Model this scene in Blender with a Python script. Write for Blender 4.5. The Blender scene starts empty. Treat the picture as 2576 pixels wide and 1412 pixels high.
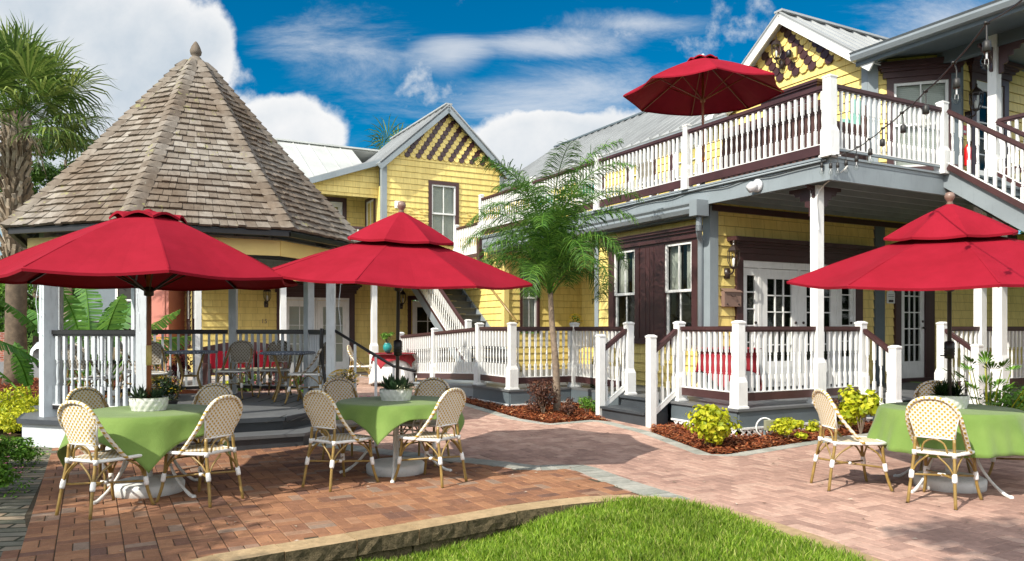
import bpy, math, random
import numpy as np
from mathutils import Vector, Matrix
random.seed(7); NR=np.random.default_rng(7)
S=bpy.context.scene
R=math.radians
# ---------------------------------------------------------------- camera, sky, sun, exposure
cd=bpy.data.cameras.new('camera'); cam=bpy.data.objects.new('camera',cd); S.collection.objects.link(cam); S.camera=cam
cam.location=(0,0,1.5); cam.rotation_euler=(R(90),0,0)
cd.sensor_width=36; cd.lens=36*1946/2576; cd.shift_y=(825-706)/2576; cd.clip_end=3000; cd.clip_start=.05
S.render.resolution_x=1024; S.render.resolution_y=561
SUN_AZ=(-.70,-.714); SUN_EL=40
w=bpy.data.worlds.new('World'); S.world=w; w.use_nodes=True
S.view_settings.view_transform='Standard'; S.view_settings.look='None'; S.view_settings.exposure=0.68; S.view_settings.gamma=1
S.render.engine='CYCLES'
sl=bpy.data.lights.new('sun','SUN'); sl.energy=3.9; sl.angle=R(.53); sl.color=(1,.94,.83)
so=bpy.data.objects.new('sun',sl); S.collection.objects.link(so)
_d=Vector((SUN_AZ[0]*math.cos(R(SUN_EL)),SUN_AZ[1]*math.cos(R(SUN_EL)),math.sin(R(SUN_EL))))
so.rotation_euler=_d.to_track_quat('Z','Y').to_euler()
def _world():
    nt=w.node_tree; n=nt.nodes; L=nt.links
    for x in list(n): n.remove(x)
    out=n.new('ShaderNodeOutputWorld')
    sky=n.new('ShaderNodeTexSky'); sky.sky_type='NISHITA'; sky.sun_disc=False
    sky.sun_elevation=R(SUN_EL); sky.sun_rotation=math.atan2(SUN_AZ[0],SUN_AZ[1]); sky.air_density=1.0; sky.dust_density=.3; sky.ozone_density=3.0
    hs=n.new('ShaderNodeHueSaturation'); hs.inputs['Saturation'].default_value=1.65; hs.inputs['Value'].default_value=.58; hs.inputs['Hue'].default_value=.492
    L.new(sky.outputs[0],hs.inputs['Color'])
    bg=n.new('ShaderNodeBackground'); bg.inputs[1].default_value=.115; L.new(hs.outputs[0],bg.inputs[0])
    tc=n.new('ShaderNodeTexCoord'); sp=n.new('ShaderNodeSeparateXYZ'); L.new(tc.outputs['Generated'],sp.inputs[0])
    def M(op,a,b=None,c=None,clamp=False):
        m=n.new('ShaderNodeMath'); m.operation=op; m.use_clamp=clamp
        for i,v in enumerate((a,b,c)):
            if v is None: continue
            if isinstance(v,(int,float)): m.inputs[i].default_value=v
            else: L.new(v,m.inputs[i])
        return m.outputs[0]
    # direction as a slope on a plane north of the place: a = x/y, b = z/y
    y=M('MAXIMUM',sp.outputs[1],.12); a=M('DIVIDE',sp.outputs[0],y); b=M('DIVIDE',sp.outputs[2],y)
    def blob(px,py,rx,ry,amp):
        ca=(px-1288)/1946; cb=(825-py)/1946
        p=M('POWER',M('DIVIDE',M('SUBTRACT',a,ca),rx/1946),2); q=M('POWER',M('DIVIDE',M('SUBTRACT',b,cb),ry/1946),2)
        return M('MULTIPLY',M('SUBTRACT',1,M('SQRT',M('ADD',p,q)),clamp=True),amp)
    f=None
    for t in [(60,60,420,330,2.2),(300,110,330,240,1.6),(120,350,520,260,1.6),(470,300,200,240,1.3),(770,330,190,120,1.7),(650,420,260,200,1.6),
              (1330,360,240,110,1.8),(1500,400,300,150,1.6),(1000,390,90,60,.9),(-500,400,700,600,1.5),(2900,500,500,300,1.0),(540,90,70,90,.8)]:
        v=blob(*t); f=v if f is None else M('ADD',f,v)
    f=M('MINIMUM',f,1.25)
    # white cloud added behind the viewer, unseen, to whiten the fill light
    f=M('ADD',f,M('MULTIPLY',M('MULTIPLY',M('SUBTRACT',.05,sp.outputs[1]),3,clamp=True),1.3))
    vec=n.new('ShaderNodeCombineXYZ'); L.new(a,vec.inputs[0]); L.new(b,vec.inputs[1]); L.new(sp.outputs[1],vec.inputs[2])
    nz=n.new('ShaderNodeTexNoise'); nz.inputs['Scale'].default_value=7.0; nz.inputs['Detail'].default_value=13; nz.inputs['Roughness'].default_value=.6
    L.new(vec.outputs[0],nz.inputs['Vector'])
    den=M('ADD',f,M('MULTIPLY',M('SUBTRACT',nz.outputs[0],.5),2.6))
    mr=n.new('ShaderNodeMapRange'); mr.interpolation_type='SMOOTHSTEP'; mr.inputs[1].default_value=.22; mr.inputs[2].default_value=.66; L.new(den,mr.inputs[0])
    # thin high cirrus
    rot=n.new('ShaderNodeMapping'); rot.inputs['Rotation'].default_value=(0,0,R(-16)); rot.inputs['Scale'].default_value=(2.6,8.5,1); L.new(vec.outputs[0],rot.inputs[0])
    c1=n.new('ShaderNodeTexNoise'); c1.inputs['Scale'].default_value=1.6; c1.inputs['Detail'].default_value=12; c1.inputs['Roughness'].default_value=.72; c1.inputs['Distortion'].default_value=.55
    L.new(rot.outputs[0],c1.inputs['Vector'])
    g=None
    for t in [(1330,110,330,45,1.1),(1600,60,330,50,.9),(1130,140,120,60,.8),(1500,220,420,130,.8),(900,130,330,150,.62),(1250,270,420,80,.55),(2400,60,330,140,.8),(700,90,200,80,.4)]:
        v=blob(*t); g=v if g is None else M('ADD',g,v)
    ci=n.new('ShaderNodeMapRange'); ci.interpolation_type='SMOOTHSTEP'; ci.inputs[1].default_value=.58; ci.inputs[2].default_value=1.15; ci.inputs[4].default_value=.6
    L.new(M('ADD',c1.outputs[0],M('MULTIPLY',g,.62)),ci.inputs[0])
    tot=M('MAXIMUM',mr.outputs[0],ci.outputs[0])
    n2=n.new('ShaderNodeTexNoise'); n2.inputs['Scale'].default_value=4.5; n2.inputs['Detail'].default_value=9; L.new(vec.outputs[0],n2.inputs['Vector'])
    cr=n.new('ShaderNodeValToRGB'); L.new(M('ADD',M('MULTIPLY',den,.22),M('MULTIPLY',n2.outputs[0],.8)),cr.inputs[0])
    cr.color_ramp.elements[0].position=.50; cr.color_ramp.elements[0].color=(.97,.97,.97,1); cr.color_ramp.elements[1].position=.92; cr.color_ramp.elements[1].color=(.50,.60,.70,1)
    cb=n.new('ShaderNodeBackground'); L.new(cr.outputs[0],cb.inputs[0]); L.new(M('ADD',.62,M('MULTIPLY',M('MULTIPLY',M('SUBTRACT',.05,sp.outputs[1]),3,clamp=True),.85)),cb.inputs[1])  # the added cloud behind the viewer is also brightened for fill
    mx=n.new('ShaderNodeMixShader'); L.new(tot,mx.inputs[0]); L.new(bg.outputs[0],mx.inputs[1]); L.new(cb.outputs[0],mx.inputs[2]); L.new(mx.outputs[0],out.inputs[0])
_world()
# ---------------------------------------------------------------- helpers
C=S.collection
def gz(x,y): return 0.021*max(0,min(y,24)-9)
def ray(px,py):     # photo point (2576 px wide) -> point on the ground
    k=(py-825)/1946; Y=1.5/k
    if Y>9: Y=1.689/(k+.021)
    if Y>24: Y=(1.5-.315)/k if k>0 else 500
    return ((px-1288)/1946*Y,Y)
def at(px,py,Y): return Vector(((px-1288)/1946*Y,Y,1.5+(825-py)/1946*Y))
class MB:
    def __init__(s,M=None): s.v=[];s.f=[];s.r=[];s.M=M;s.m=[];s.mi=0;s.sm=[]
    def add(s,vs,fs,rnd=None,smooth=False):
        o=len(s.v)
        if s.M is not None: vs=[tuple(s.M@Vector(p)) for p in vs]
        s.v+= [tuple(p) for p in vs]; rnd=random.random() if rnd is None else rnd
        for f in fs: s.f.append(tuple(i+o for i in f)); s.r.append(rnd); s.m.append(s.mi); s.sm.append(smooth)
    def box(s,a,b,rnd=None,ch=0):
        x0,y0,z0=a;x1,y1,z1=b
        s.add([(x0,y0,z0),(x1,y0,z0),(x1,y1,z0),(x0,y1,z0),(x0,y0,z1),(x1,y0,z1),(x1,y1,z1),(x0,y1,z1)],
          [(0,3,2,1),(4,5,6,7),(0,1,5,4),(1,2,6,5),(2,3,7,6),(3,0,4,7)],rnd)
    def cb(s,c,d,rnd=None): s.box((c[0]-d[0]/2,c[1]-d[1]/2,c[2]-d[2]/2),(c[0]+d[0]/2,c[1]+d[1]/2,c[2]+d[2]/2),rnd)
    def bar(s,p,q,wd,ht,up=(0,0,1),rnd=None):   # beam from p to q
        p=Vector(p);q=Vector(q);d=(q-p).normalized();u=Vector(up);sx=d.cross(u)
        if sx.length<1e-4: sx=d.cross(Vector((1,0,0)))
        sx.normalize();u=sx.cross(d)
        vs=[e+sx*a*wd/2+u*b*ht/2 for e in (p,q) for a,b in ((-1,-1),(1,-1),(1,1),(-1,1))]
        s.add(vs,[(0,1,2,3),(7,6,5,4),(0,4,5,1),(1,5,6,2),(2,6,7,3),(3,7,4,0)],rnd)
    def tube(s,pts,r,n=8,rnd=None,cap=True):
        pts=[Vector(p) for p in pts]; rs=r if isinstance(r,(list,tuple)) else [r]*len(pts)
        vs=[];fs=[];u=None
        for i,p in enumerate(pts):
            d=(pts[min(i+1,len(pts)-1)]-pts[max(i-1,0)])
            if d.length<1e-9: d=Vector((0,0,1))
            d.normalize()
            if u is None:
                u=d.cross(Vector((0,0,1)))
                if u.length<.05: u=d.cross(Vector((1,0,0)))
            u=(u-d*u.dot(d)); u.normalize(); k=d.cross(u)
            for j in range(n):
                t=2*math.pi*j/n; vs.append(p+(u*math.cos(t)+k*math.sin(t))*rs[i])
        for i in range(len(pts)-1):
            for j in range(n):
                a=i*n+j;b=i*n+(j+1)%n; fs.append((a,b,b+n,a+n))
        if cap: fs.append(tuple(reversed(range(n)))); fs.append(tuple(range((len(pts)-1)*n,len(pts)*n)))
        s.add(vs,fs,rnd,smooth=n>5)
    def lathe(s,prof,c=(0,0,0),n=16,rnd=None,smooth=True,ph=0):
        vs=[];fs=[]
        for r,z in prof:
            for j in range(n):
                t=2*math.pi*j/n+ph; vs.append((c[0]+r*math.cos(t),c[1]+r*math.sin(t),c[2]+z))
        for i in range(len(prof)-1):
            for j in range(n): fs.append((i*n+j,i*n+(j+1)%n,(i+1)*n+(j+1)%n,(i+1)*n+j))
        fs.append(tuple(reversed(range(n)))); fs.append(tuple(range((len(prof)-1)*n,len(prof)*n)))
        s.add(vs,fs,rnd,smooth)
    def prism(s,poly,z0,z1,rnd=None):
        n=len(poly); s.add([(x,y,z0) for x,y in poly]+[(x,y,z1) for x,y in poly],
          [tuple(reversed(range(n))),tuple(range(n,2*n))]+[(i,(i+1)%n,(i+1)%n+n,i+n) for i in range(n)],rnd)
    def plate(s,poly,y0,y1,rnd=None):   # poly in (x,z), thickness along y
        n=len(poly); s.add([(x,y0,z) for x,z in poly]+[(x,y1,z) for x,z in poly],
          [tuple(range(n)),tuple(reversed(range(n,2*n)))]+[(i,i+n,(i+1)%n+n,(i+1)%n) for i in range(n)],rnd)
    def build(s,name,mats,parent=None):
        me=bpy.data.meshes.new(name); me.from_pydata(s.v,[],s.f)
        if not isinstance(mats,(list,tuple)): mats=[mats]
        for m in mats: me.materials.append(m)
        a=me.attributes.new('rnd','FLOAT','FACE'); a.data.foreach_set('value',s.r)
        me.polygons.foreach_set('material_index',s.m); me.polygons.foreach_set('use_smooth',s.sm)
        me.update(); o=bpy.data.objects.new(name,me); C.objects.link(o)
        if parent is not None: o.parent=parent
        return o
def tag(o,label=None,cat=None,group=None,kind=None):
    if label: o['label']=label
    if cat: o['category']=cat
    if group: o['group']=group
    if kind: o['kind']=kind
    return o
def thing(name,label,cat,loc=(0,0,0),rz=0,group=None):
    o=bpy.data.objects.new(name,None); C.objects.link(o); o.location=loc; o.rotation_euler=(0,0,rz); o.empty_display_size=.1
    return tag(o,label,cat,group)
def clone(o,loc=None,rz=None,label=None,parent=None):
    c=o.copy(); C.objects.link(c)
    if parent is not None: c.parent=parent
    if loc is not None: c.location=loc
    if rz is not None: c.rotation_euler=(0,0,rz)
    if label: c['label']=label
    for ch in [k for k in KIDS(o)]: clone(ch,parent=c)
    return c
def KIDS(o): return [k for k in bpy.data.objects if k.parent==o]
# ---------------------------------------------------------------- materials
class NT:
    def __init__(s,name,rough=.6,spec=.5,metal=0):
        s.m=bpy.data.materials.new(name); s.m.use_nodes=True; s.n=s.m.node_tree.nodes; s.L=s.m.node_tree.links
        s.b=s.n['Principled BSDF']; s.b.inputs['Roughness'].default_value=rough; s.b.inputs['Specular IOR Level'].default_value=spec; s.b.inputs['Metallic'].default_value=metal
        s.tc=s.n.new('ShaderNodeTexCoord')
    def link(s,a,b): s.L.new(a,b)
    def math(s,op,a,b=None,clamp=False):
        m=s.n.new('ShaderNodeMath'); m.operation=op; m.use_clamp=clamp
        for i,v in enumerate((a,b)):
            if v is None: continue
            if isinstance(v,(int,float)): m.inputs[i].default_value=v
            else: s.L.new(v,m.inputs[i])
        return m.outputs[0]
    def mapping(s,scale=(1,1,1),rot=(0,0,0),src=None,loc=(0,0,0)):
        m=s.n.new('ShaderNodeMapping'); m.inputs['Scale'].default_value=scale; m.inputs['Rotation'].default_value=rot; m.inputs['Location'].default_value=loc
        s.L.new(src or s.tc.outputs['Object'],m.inputs[0]); return m.outputs[0]
    def noise(s,scale,detail=4,rough=.55,src=None,dist=0):
        t=s.n.new('ShaderNodeTexNoise'); t.inputs['Scale'].default_value=scale; t.inputs['Detail'].default_value=detail; t.inputs['Roughness'].default_value=rough; t.inputs['Distortion'].default_value=dist
        s.L.new(src or s.tc.outputs['Object'],t.inputs['Vector']); return t.outputs[0]
    def attr(s,name='rnd'):
        a=s.n.new('ShaderNodeAttribute'); a.attribute_name=name; return a.outputs['Fac']
    def ramp(s,fac,stops):
        r=s.n.new('ShaderNodeValToRGB'); e=r.color_ramp.elements
        while len(e)<len(stops): e.new(.5)
        for el,(p,c) in zip(e,stops): el.position=p; el.color=(*c,1)
        s.L.new(fac,r.inputs[0]); return r.outputs[0]
    def mix(s,fac,a,b,mode='MIX'):
        m=s.n.new('ShaderNodeMix'); m.data_type='RGBA'; m.blend_type=mode
        for k,v in ((0,fac),(6,a),(7,b)):
            if isinstance(v,(int,float)): m.inputs[k].default_value=v
            elif isinstance(v,tuple): m.inputs[k].default_value=(*v,1)
            else: s.L.new(v,m.inputs[k])
        return m.outputs[2]
    def col(s,c):
        if isinstance(c,tuple): s.b.inputs['Base Color'].default_value=(*c,1)
        else: s.L.new(c,s.b.inputs['Base Color'])
        return s
    def bump(s,h,strength=.4,dist=.01):
        b=s.n.new('ShaderNodeBump'); b.inputs['Strength'].default_value=strength; b.inputs['Distance'].default_value=dist; s.L.new(h,b.inputs['Height'])
        s.L.new(b.outputs[0],s.b.inputs['Normal']); return s
def sc(c,k): return tuple(min(1,x*k) for x in c)
def paint(name,c,rough=.5,var=.12,dirt=.0,nscale=3,bump=.15,streak=False):
    t=NT(name,rough); n1=t.noise(nscale,5); col=t.ramp(n1,[(.3,sc(c,1-var)),(.7,sc(c,1+var))])
    n2=t.noise(26,4,.6,t.mapping((1,1,.12)) if streak else None)
    if dirt: col=t.mix(t.math('MULTIPLY',t.math('GREATER_THAN',n2,.6),dirt),col,sc(c,.55))
    t.col(col).bump(t.noise(60,3),bump,.004); return t.m
M={}
M['white']=paint('white_paint',(.76,.76,.74),.45,.07,.2,4,streak=True)
M['whiteold_shaded']=paint('weathered_shaded_white_paint',(.54,.58,.605),.55,.1,.3,5,.3,streak=True)  # weathered streaks; base made grey-blue to carry the gazebo's shade
M['brown']=paint('dark_brown_trim',(.055,.022,.022),.4,.2,.1)
M['gray']=paint('gray_trim_paint',(.23,.265,.285),.5,.1,.15,2,streak=True)
M['graydk']=paint('dark_gray_deck_paint',(.045,.052,.06),.5,.15,.2,3)
M['graydeck']=paint('gray_deck_paint',(.12,.125,.13),.5,.15,.2,3)
M['grayfas']=paint('gray_fascia_paint',(.10,.125,.14),.5,.1,.15,2)
M['black']=paint('black_metal',(.012,.011,.011),.35,.2)
M['bronze']=paint('dark_bronze_metal',(.03,.018,.014),.35,.2)
M['gutter']=paint('gray_painted_gutter',(.22,.25,.27),.3,.06)
M['yellowflat']=paint('yellow_paint',(.74,.57,.20),.55,.07)
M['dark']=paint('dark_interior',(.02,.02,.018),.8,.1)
M['curtain']=paint('pale_curtain',(.5,.5,.47),.8,.1)
M['blind']=paint('white_blind',(.62,.63,.62),.6,.03)
M['red']=paint('red_canvas',(.40,.009,.026),.75,.10,0,2.0,.3)
M['reddk']=paint('red_tablecloth',(.26,.006,.015),.75,.08,0,6,.3)
M['rattan']=paint('rattan_pole',(.27,.175,.05),.35,.25,.2,18)
M['wrap']=paint('white_binding',(.78,.77,.74),.5,.05,.2,40,.5)
M['wood']=paint('varnished_wood',(.26,.075,.02),.3,.2,.1,8,streak=True)
M['iron']=paint('white_painted_iron',(.68,.68,.65),.4,.08,.25,12)
M['plastic']=paint('white_plastic_base',(.62,.63,.61),.5,.08,.25,6)
M['aqua']=paint('sea_green_cushion',(.20,.42,.36),.85,.06)
M['wicker']=paint('dark_wicker',(.07,.03,.025),.6,.3,.4,40,.8)
M['concrete']=paint('concrete',(.42,.38,.35),.85,.1,.2,2)
M['tan']=paint('taupe_metal',(.22,.14,.11),.4,.08)
M['rubber']=paint('black_cable',(.02,.018,.016),.5,.1)
M['chrome']=paint('silver_plastic',(.6,.6,.62),.3,.05)
M['greenpot']=paint('teal_glaze',(.02,.25,.24),.25,.1)
M['pink']=paint('salmon_stucco',(.56,.22,.17),.85,.08,.1,4,.5)
M['grayh']=paint('blue_gray_siding',(.13,.16,.18),.7,.08)
M['carpaint']=paint('silver_car_paint',(.62,.64,.67),.18,.02)
M['redext']=paint('extinguisher_red',(.6,.01,.012),.25,.03)
M['yelstrip']=paint('yellow_grip_strip',(.72,.55,.2),.7,.1,.2,20)
def _siding():
    t=NT('yellow_shingle_siding',.55); ob=t.tc.outputs['Object']; nm=t.tc.outputs['Normal']
    sp=t.n.new('ShaderNodeSeparateXYZ'); t.link(ob,sp.inputs[0]); sn=t.n.new('ShaderNodeSeparateXYZ'); t.link(nm,sn.inputs[0])
    isx=t.math('GREATER_THAN',t.math('ABSOLUTE',sn.outputs[0]),.72); s_=t.math('ADD',t.math('MULTIPLY',sp.outputs[1],isx),t.math('MULTIPLY',sp.outputs[0],t.math('SUBTRACT',1,isx)))
    cv=t.n.new('ShaderNodeCombineXYZ'); t.link(s_,cv.inputs[0]); t.link(t.math('ADD',sp.outputs[2],.002),cv.inputs[1])
    br=t.n.new('ShaderNodeTexBrick'); t.link(cv.outputs[0],br.inputs['Vector']); br.inputs['Scale'].default_value=1; br.inputs['Mortar Size'].default_value=.004; br.inputs['Mortar Smooth'].default_value=.3
    br.inputs['Brick Width'].default_value=.31; br.inputs['Row Height'].default_value=.17; br.offset=.37; br.squash=.7; br.squash_frequency=3; br.inputs['Bias'].default_value=-.2
    br.inputs['Color1'].default_value=(.84,.665,.225,1); br.inputs['Color2'].default_value=(.79,.61,.19,1); br.inputs['Mortar'].default_value=(.46,.33,.09,1)
    n=t.noise(1.6,5); c=t.mix(.5,br.outputs[0],t.ramp(n,[(.3,(.78,.76,.70)),(.7,(1,1,1))]),'MULTIPLY'); c=t.mix(.32,c,t.ramp(t.noise(9,5,.65,t.mapping((1,1,.12))),[(.35,(.55,.5,.4)),(.6,(1,1,1))]),'MULTIPLY')
    t.col(c).bump(t.noise(30,3,.6,t.mapping((1,1,.2))),.25,.004); return t.m
M['siding']=_siding()
def _glass(name,tint,rough=.02,fac=.0):
    t=NT(name,rough); t.n.remove(t.b); o=t.n['Material Output']
    tr=t.n.new('ShaderNodeBsdfTransparent'); tr.inputs[0].default_value=(*tint,1); g=t.n.new('ShaderNodeBsdfGlossy'); g.inputs['Roughness'].default_value=rough; g.inputs[0].default_value=(.62,.64,.62,1)
    fr=t.n.new('ShaderNodeFresnel'); fr.inputs[0].default_value=1.5; mx=t.n.new('ShaderNodeMixShader'); gm=t.n.new('ShaderNodeNewGeometry'); t.link(t.math('MULTIPLY',t.math('ADD',fr.outputs[0],fac,True),t.math('SUBTRACT',1,gm.outputs['Backfacing'])),mx.inputs[0]); t.link(tr.outputs[0],mx.inputs[1]); t.link(g.outputs[0],mx.inputs[2]); t.link(mx.outputs[0],o.inputs[0]); return t.m
M['glass']=_glass('window_glass',(.90,.92,.90),.03,.0); M['bulbglass']=_glass('bulb_glass',(.96,.96,.94),.05,-.02)
def _metalroof(name,c):
    t=NT(name,.45,metal=.08); t.col(t.ramp(t.noise(1.2,5),[(.3,sc(c,.85)),(.7,sc(c,1.1))])); t.bump(t.noise(8,3),.1,.005); return t.m
M['roofl']=_metalroof('pale_metal_roof',(.50,.51,.48)); M['roofg']=_metalroof('gray_metal_roof',(.36,.37,.37))
def _shake():
    t=NT('weathered_wood_shingle',.85,.2); r=t.attr(); base=t.ramp(r,[(0,(.165,.14,.115)),(.35,(.205,.18,.15)),(.7,(.245,.22,.19)),(1,(.31,.285,.25))])
    n=t.noise(14,6,.65,t.mapping((1,1,.35))); base=t.mix(.7,base,t.ramp(n,[(.3,(.6,.57,.54)),(.65,(1.1,1.1,1.1))]),'MULTIPLY')
    base=t.mix(.8,base,t.ramp(t.noise(.9,5,.6),[(.38,(.72,.60,.50)),(.6,(1.08,1.08,1.08))]),'MULTIPLY')
    moss=t.math('MULTIPLY',t.math('GREATER_THAN',t.noise(9,5,.7),.62),t.math('GREATER_THAN',t.noise(1.1,2),.53))
    base=t.mix(t.math('MULTIPLY',moss,.75),base,(.27,.26,.11)); lich=t.math('GREATER_THAN',t.noise(22,4,.7,t.mapping((1,1,1),loc=(5,3,1))),.68)
    base=t.mix(t.math('MULTIPLY',lich,.55),base,(.36,.37,.30)); t.col(base).bump(n,.5,.01); return t.m
M['shake']=_shake()
def rndmat(name,stops,rough=.6,nz=0,nscale=10,trans=0,spec=.3,nmul=.5):
    t=NT(name,rough,spec); c=t.ramp(t.attr(),stops)
    if nz: c=t.mix(nz,c,t.ramp(t.noise(nscale,4),[(.3,(nmul,nmul,nmul)),(.7,(1.15,1.15,1.15))]),'MULTIPLY')
    t.col(c)
    if trans:
        b=t.n.new('ShaderNodeBsdfTranslucent'); t.link(c,b.inputs[0]); mx=t.n.new('ShaderNodeMixShader'); mx.inputs[0].default_value=trans
        o=t.n['Material Output']; t.link(t.b.outputs[0],mx.inputs[1]); t.link(b.outputs[0],mx.inputs[2]); t.link(mx.outputs[0],o.inputs[0])
    return t.m
LF=lambda name,a,b,c,tr=.3: rndmat(name,[(0,a),(.5,b),(1,c)],.5,.35,2.2,tr)
M['leaf_tree']=LF('tree_leaf',(.02,.05,.008),(.06,.13,.015),(.13,.24,.03))
M['leaf_dark']=LF('dark_leaf',(.008,.022,.006),(.02,.05,.012),(.05,.10,.02))
M['leaf_lime']=LF('lime_leaf',(.22,.30,.01),(.52,.55,.02),(.72,.68,.05),.35)
M['leaf_green']=LF('green_leaf',(.05,.13,.01),(.11,.26,.025),(.22,.40,.05))
M['leaf_burg']=LF('burgundy_leaf',(.03,.012,.01),(.10,.035,.022),(.20,.09,.05),.2)
M['leaf_cro']=LF('maroon_leaf',(.03,.005,.008),(.10,.012,.02),(.25,.03,.04),.2)
M['leaf_ban']=LF('banana_leaf',(.05,.14,.03),(.10,.24,.05),(.20,.40,.07),.35)
M['leaf_fan']=LF('fan_palm_leaf',(.05,.09,.02),(.12,.20,.035),(.30,.36,.09),.3)
M['leaf_queen']=LF('palm_frond_leaf',(.03,.09,.015),(.07,.18,.025),(.18,.33,.05),.3)
M['succ']=LF('succulent_leaf',(.02,.05,.02),(.05,.10,.045),(.13,.19,.09),.1)
M['cream']=LF('cream_sedum',(.3,.3,.2),(.45,.46,.3),(.6,.6,.42),.1)
M['grass']=rndmat('grass_blade',[(0,(.08,.16,.008)),(.5,(.22,.38,.025)),(.85,(.38,.52,.06)),(1,(.52,.50,.18))],.55,.75,1.3,.35,nmul=.5)
M['mulch']=rndmat('red_wood_chip',[(0,(.07,.018,.008)),(.5,(.21,.05,.016)),(.9,(.34,.10,.03)),(1,(.45,.25,.12))],.85)
M['yflower']=rndmat('yellow_petal',[(0,(.7,.45,.01)),(1,(.85,.65,.03))],.6); M['pflower']=rndmat('pink_petal',[(0,(.6,.08,.2)),(1,(.8,.3,.4))],.6); M['wflower']=rndmat('white_petal',[(0,(.7,.65,.6)),(1,(.8,.8,.78))],.6)
M['bark']=rndmat('palm_bark',[(0,(.16,.11,.07)),(.5,(.32,.25,.18)),(1,(.52,.44,.35))],.9,.7,9)
M['barkring']=paint('ringed_bark',(.125,.09,.06),.9,.35,.4,8,.8)
M['trunkg']=paint('grey_brown_trunk',(.22,.165,.12),.85,.35,.3,14,.8)
def _weave(name,k,c1,c2,plane):
    t=NT(name,.6); sp=t.n.new('ShaderNodeSeparateXYZ'); t.link(t.tc.outputs['Object'],sp.inputs[0])
    a=sp.outputs[0]; b=sp.outputs[2 if plane=='xz' else 1]
    p=t.math('MULTIPLY',t.math('SINE',t.math('MULTIPLY',a,k)),t.math('SINE',t.math('MULTIPLY',b,k*.95)))
    t.col(t.mix(t.math('GREATER_THAN',p,.22),c1,c2)).bump(p,.5,.004); return t.m
M['weaveb']=_weave('woven_back',150,(.74,.69,.60),(.50,.31,.035),'xz'); M['weaves']=_weave('woven_seat',150,(.74,.69,.60),(.52,.34,.06),'xy')
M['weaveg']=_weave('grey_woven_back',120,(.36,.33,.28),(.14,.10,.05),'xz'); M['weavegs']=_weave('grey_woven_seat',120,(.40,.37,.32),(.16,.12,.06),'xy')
M['tabletop']=_weave('blue_grey_woven_top',110,(.10,.12,.16),(.32,.35,.40),'xy')
def _cloth():
    t=NT('green_linen',.8,.2); t.col(t.ramp(t.noise(3,5),[(.3,(.13,.22,.045)),(.7,(.18,.275,.065))])).bump(t.math('ADD',t.noise(160,2),t.math('MULTIPLY',t.noise(4,4,.6),5)),.4,.006); t.b.inputs['Sheen Weight'].default_value=.2; return t.m
M['cloth']=_cloth()
def _canvas():
    t=NT('red_canvas',.8,.15); c=t.ramp(t.noise(2.2,6,.6),[(.3,(.245,.006,.016)),(.7,(.30,.009,.024))]); c=t.mix(.25,c,t.ramp(t.noise(9,5,.7),[(.3,(.7,.66,.66)),(.65,(1,1,1))]),'MULTIPLY')
    t.col(c).bump(t.math('ADD',t.math('MULTIPLY',t.noise(180,2),.5),t.math('MULTIPLY',t.noise(2.5,3,.5),3)),.35,.008)
    b=t.n.new('ShaderNodeBsdfTranslucent'); t.link(c,b.inputs[0]); mx=t.n.new('ShaderNodeMixShader'); mx.inputs[0].default_value=.05; o=t.n['Material Output']; t.link(t.b.outputs[0],mx.inputs[1]); t.link(b.outputs[0],mx.inputs[2]); t.link(mx.outputs[0],o.inputs[0]); return t.m
M['red']=_canvas()
def _brick(name,cols,mortar,bw,rh,rot,rough=.85,ms=.008,bias=0,vert=False):
    t=NT(name,rough,.25); v=t.mapping((1,1,1),(0,0,rot)) if not vert else t.mapping((1,1,1),(R(-90),0,0)); br=t.n.new('ShaderNodeTexBrick'); t.link(v,br.inputs['Vector']); br.inputs['Scale'].default_value=1
    br.inputs['Brick Width'].default_value=bw; br.inputs['Row Height'].default_value=rh; br.inputs['Mortar Size'].default_value=ms; br.inputs['Mortar Smooth'].default_value=.4; br.inputs['Bias'].default_value=bias
    br.offset=.5; br.squash=2.0 if rh>bw else 1; br.squash_frequency=2 if rh>bw else 2; br.inputs['Color1'].default_value=(0,0,0,1); br.inputs['Color2'].default_value=(1,1,1,1); br.inputs['Mortar'].default_value=(0,0,0,1)
    c=t.ramp(br.outputs[0],cols); n=t.noise(9,7,.68); c=t.mix(.75,c,t.ramp(n,[(.25,(.62,.6,.6)),(.75,(1.2,1.18,1.15))]),'MULTIPLY')
    c=t.mix(.5,c,t.ramp(t.noise(.55,5),[(.3,(.68,.66,.66)),(.7,(1.1,1.1,1.08))]),'MULTIPLY')
    c=t.mix(t.math('MULTIPLY',t.math('GREATER_THAN',t.noise(70,2,.7),.68),.35),c,(.62,.52,.42))
    c=t.mix(br.outputs['Fac'],c,mortar); h=t.math('SUBTRACT',t.math('MULTIPLY',t.noise(40,5,.7),.35),br.outputs['Fac'])
    t.col(c).bump(h,.7,.012); return t.m
VR=R(-28.62)
M['brick']=_brick('red_brick_paver',[(0,(.25,.12,.07)),(.35,(.36,.175,.095)),(.7,(.43,.225,.12)),(1,(.33,.21,.15))],(.085,.052,.034),.105,.21,VR+R(90))
M['pinkp']=_brick('pink_concrete_paver',[(0,(.36,.235,.185)),(.5,(.45,.30,.24)),(1,(.52,.37,.29))],(.20,.125,.10),.27,.135,VR,ms=.005)
M['grayp']=_brick('grey_border_paver',[(0,(.29,.31,.29)),(1,(.42,.42,.38))],(.15,.14,.12),.22,.22,VR,ms=.006)
M['flag']=_brick('mossy_flagstone',[(0,(.12,.12,.085)),(.5,(.20,.19,.15)),(1,(.33,.25,.17))],(.035,.035,.02),.45,.13,R(-8),ms=.014)
M['brickwall']=_brick('old_brick_wall',[(0,(.20,.05,.03)),(1,(.34,.11,.07))],(.35,.30,.26),.22,.075,0,vert=True)
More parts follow.
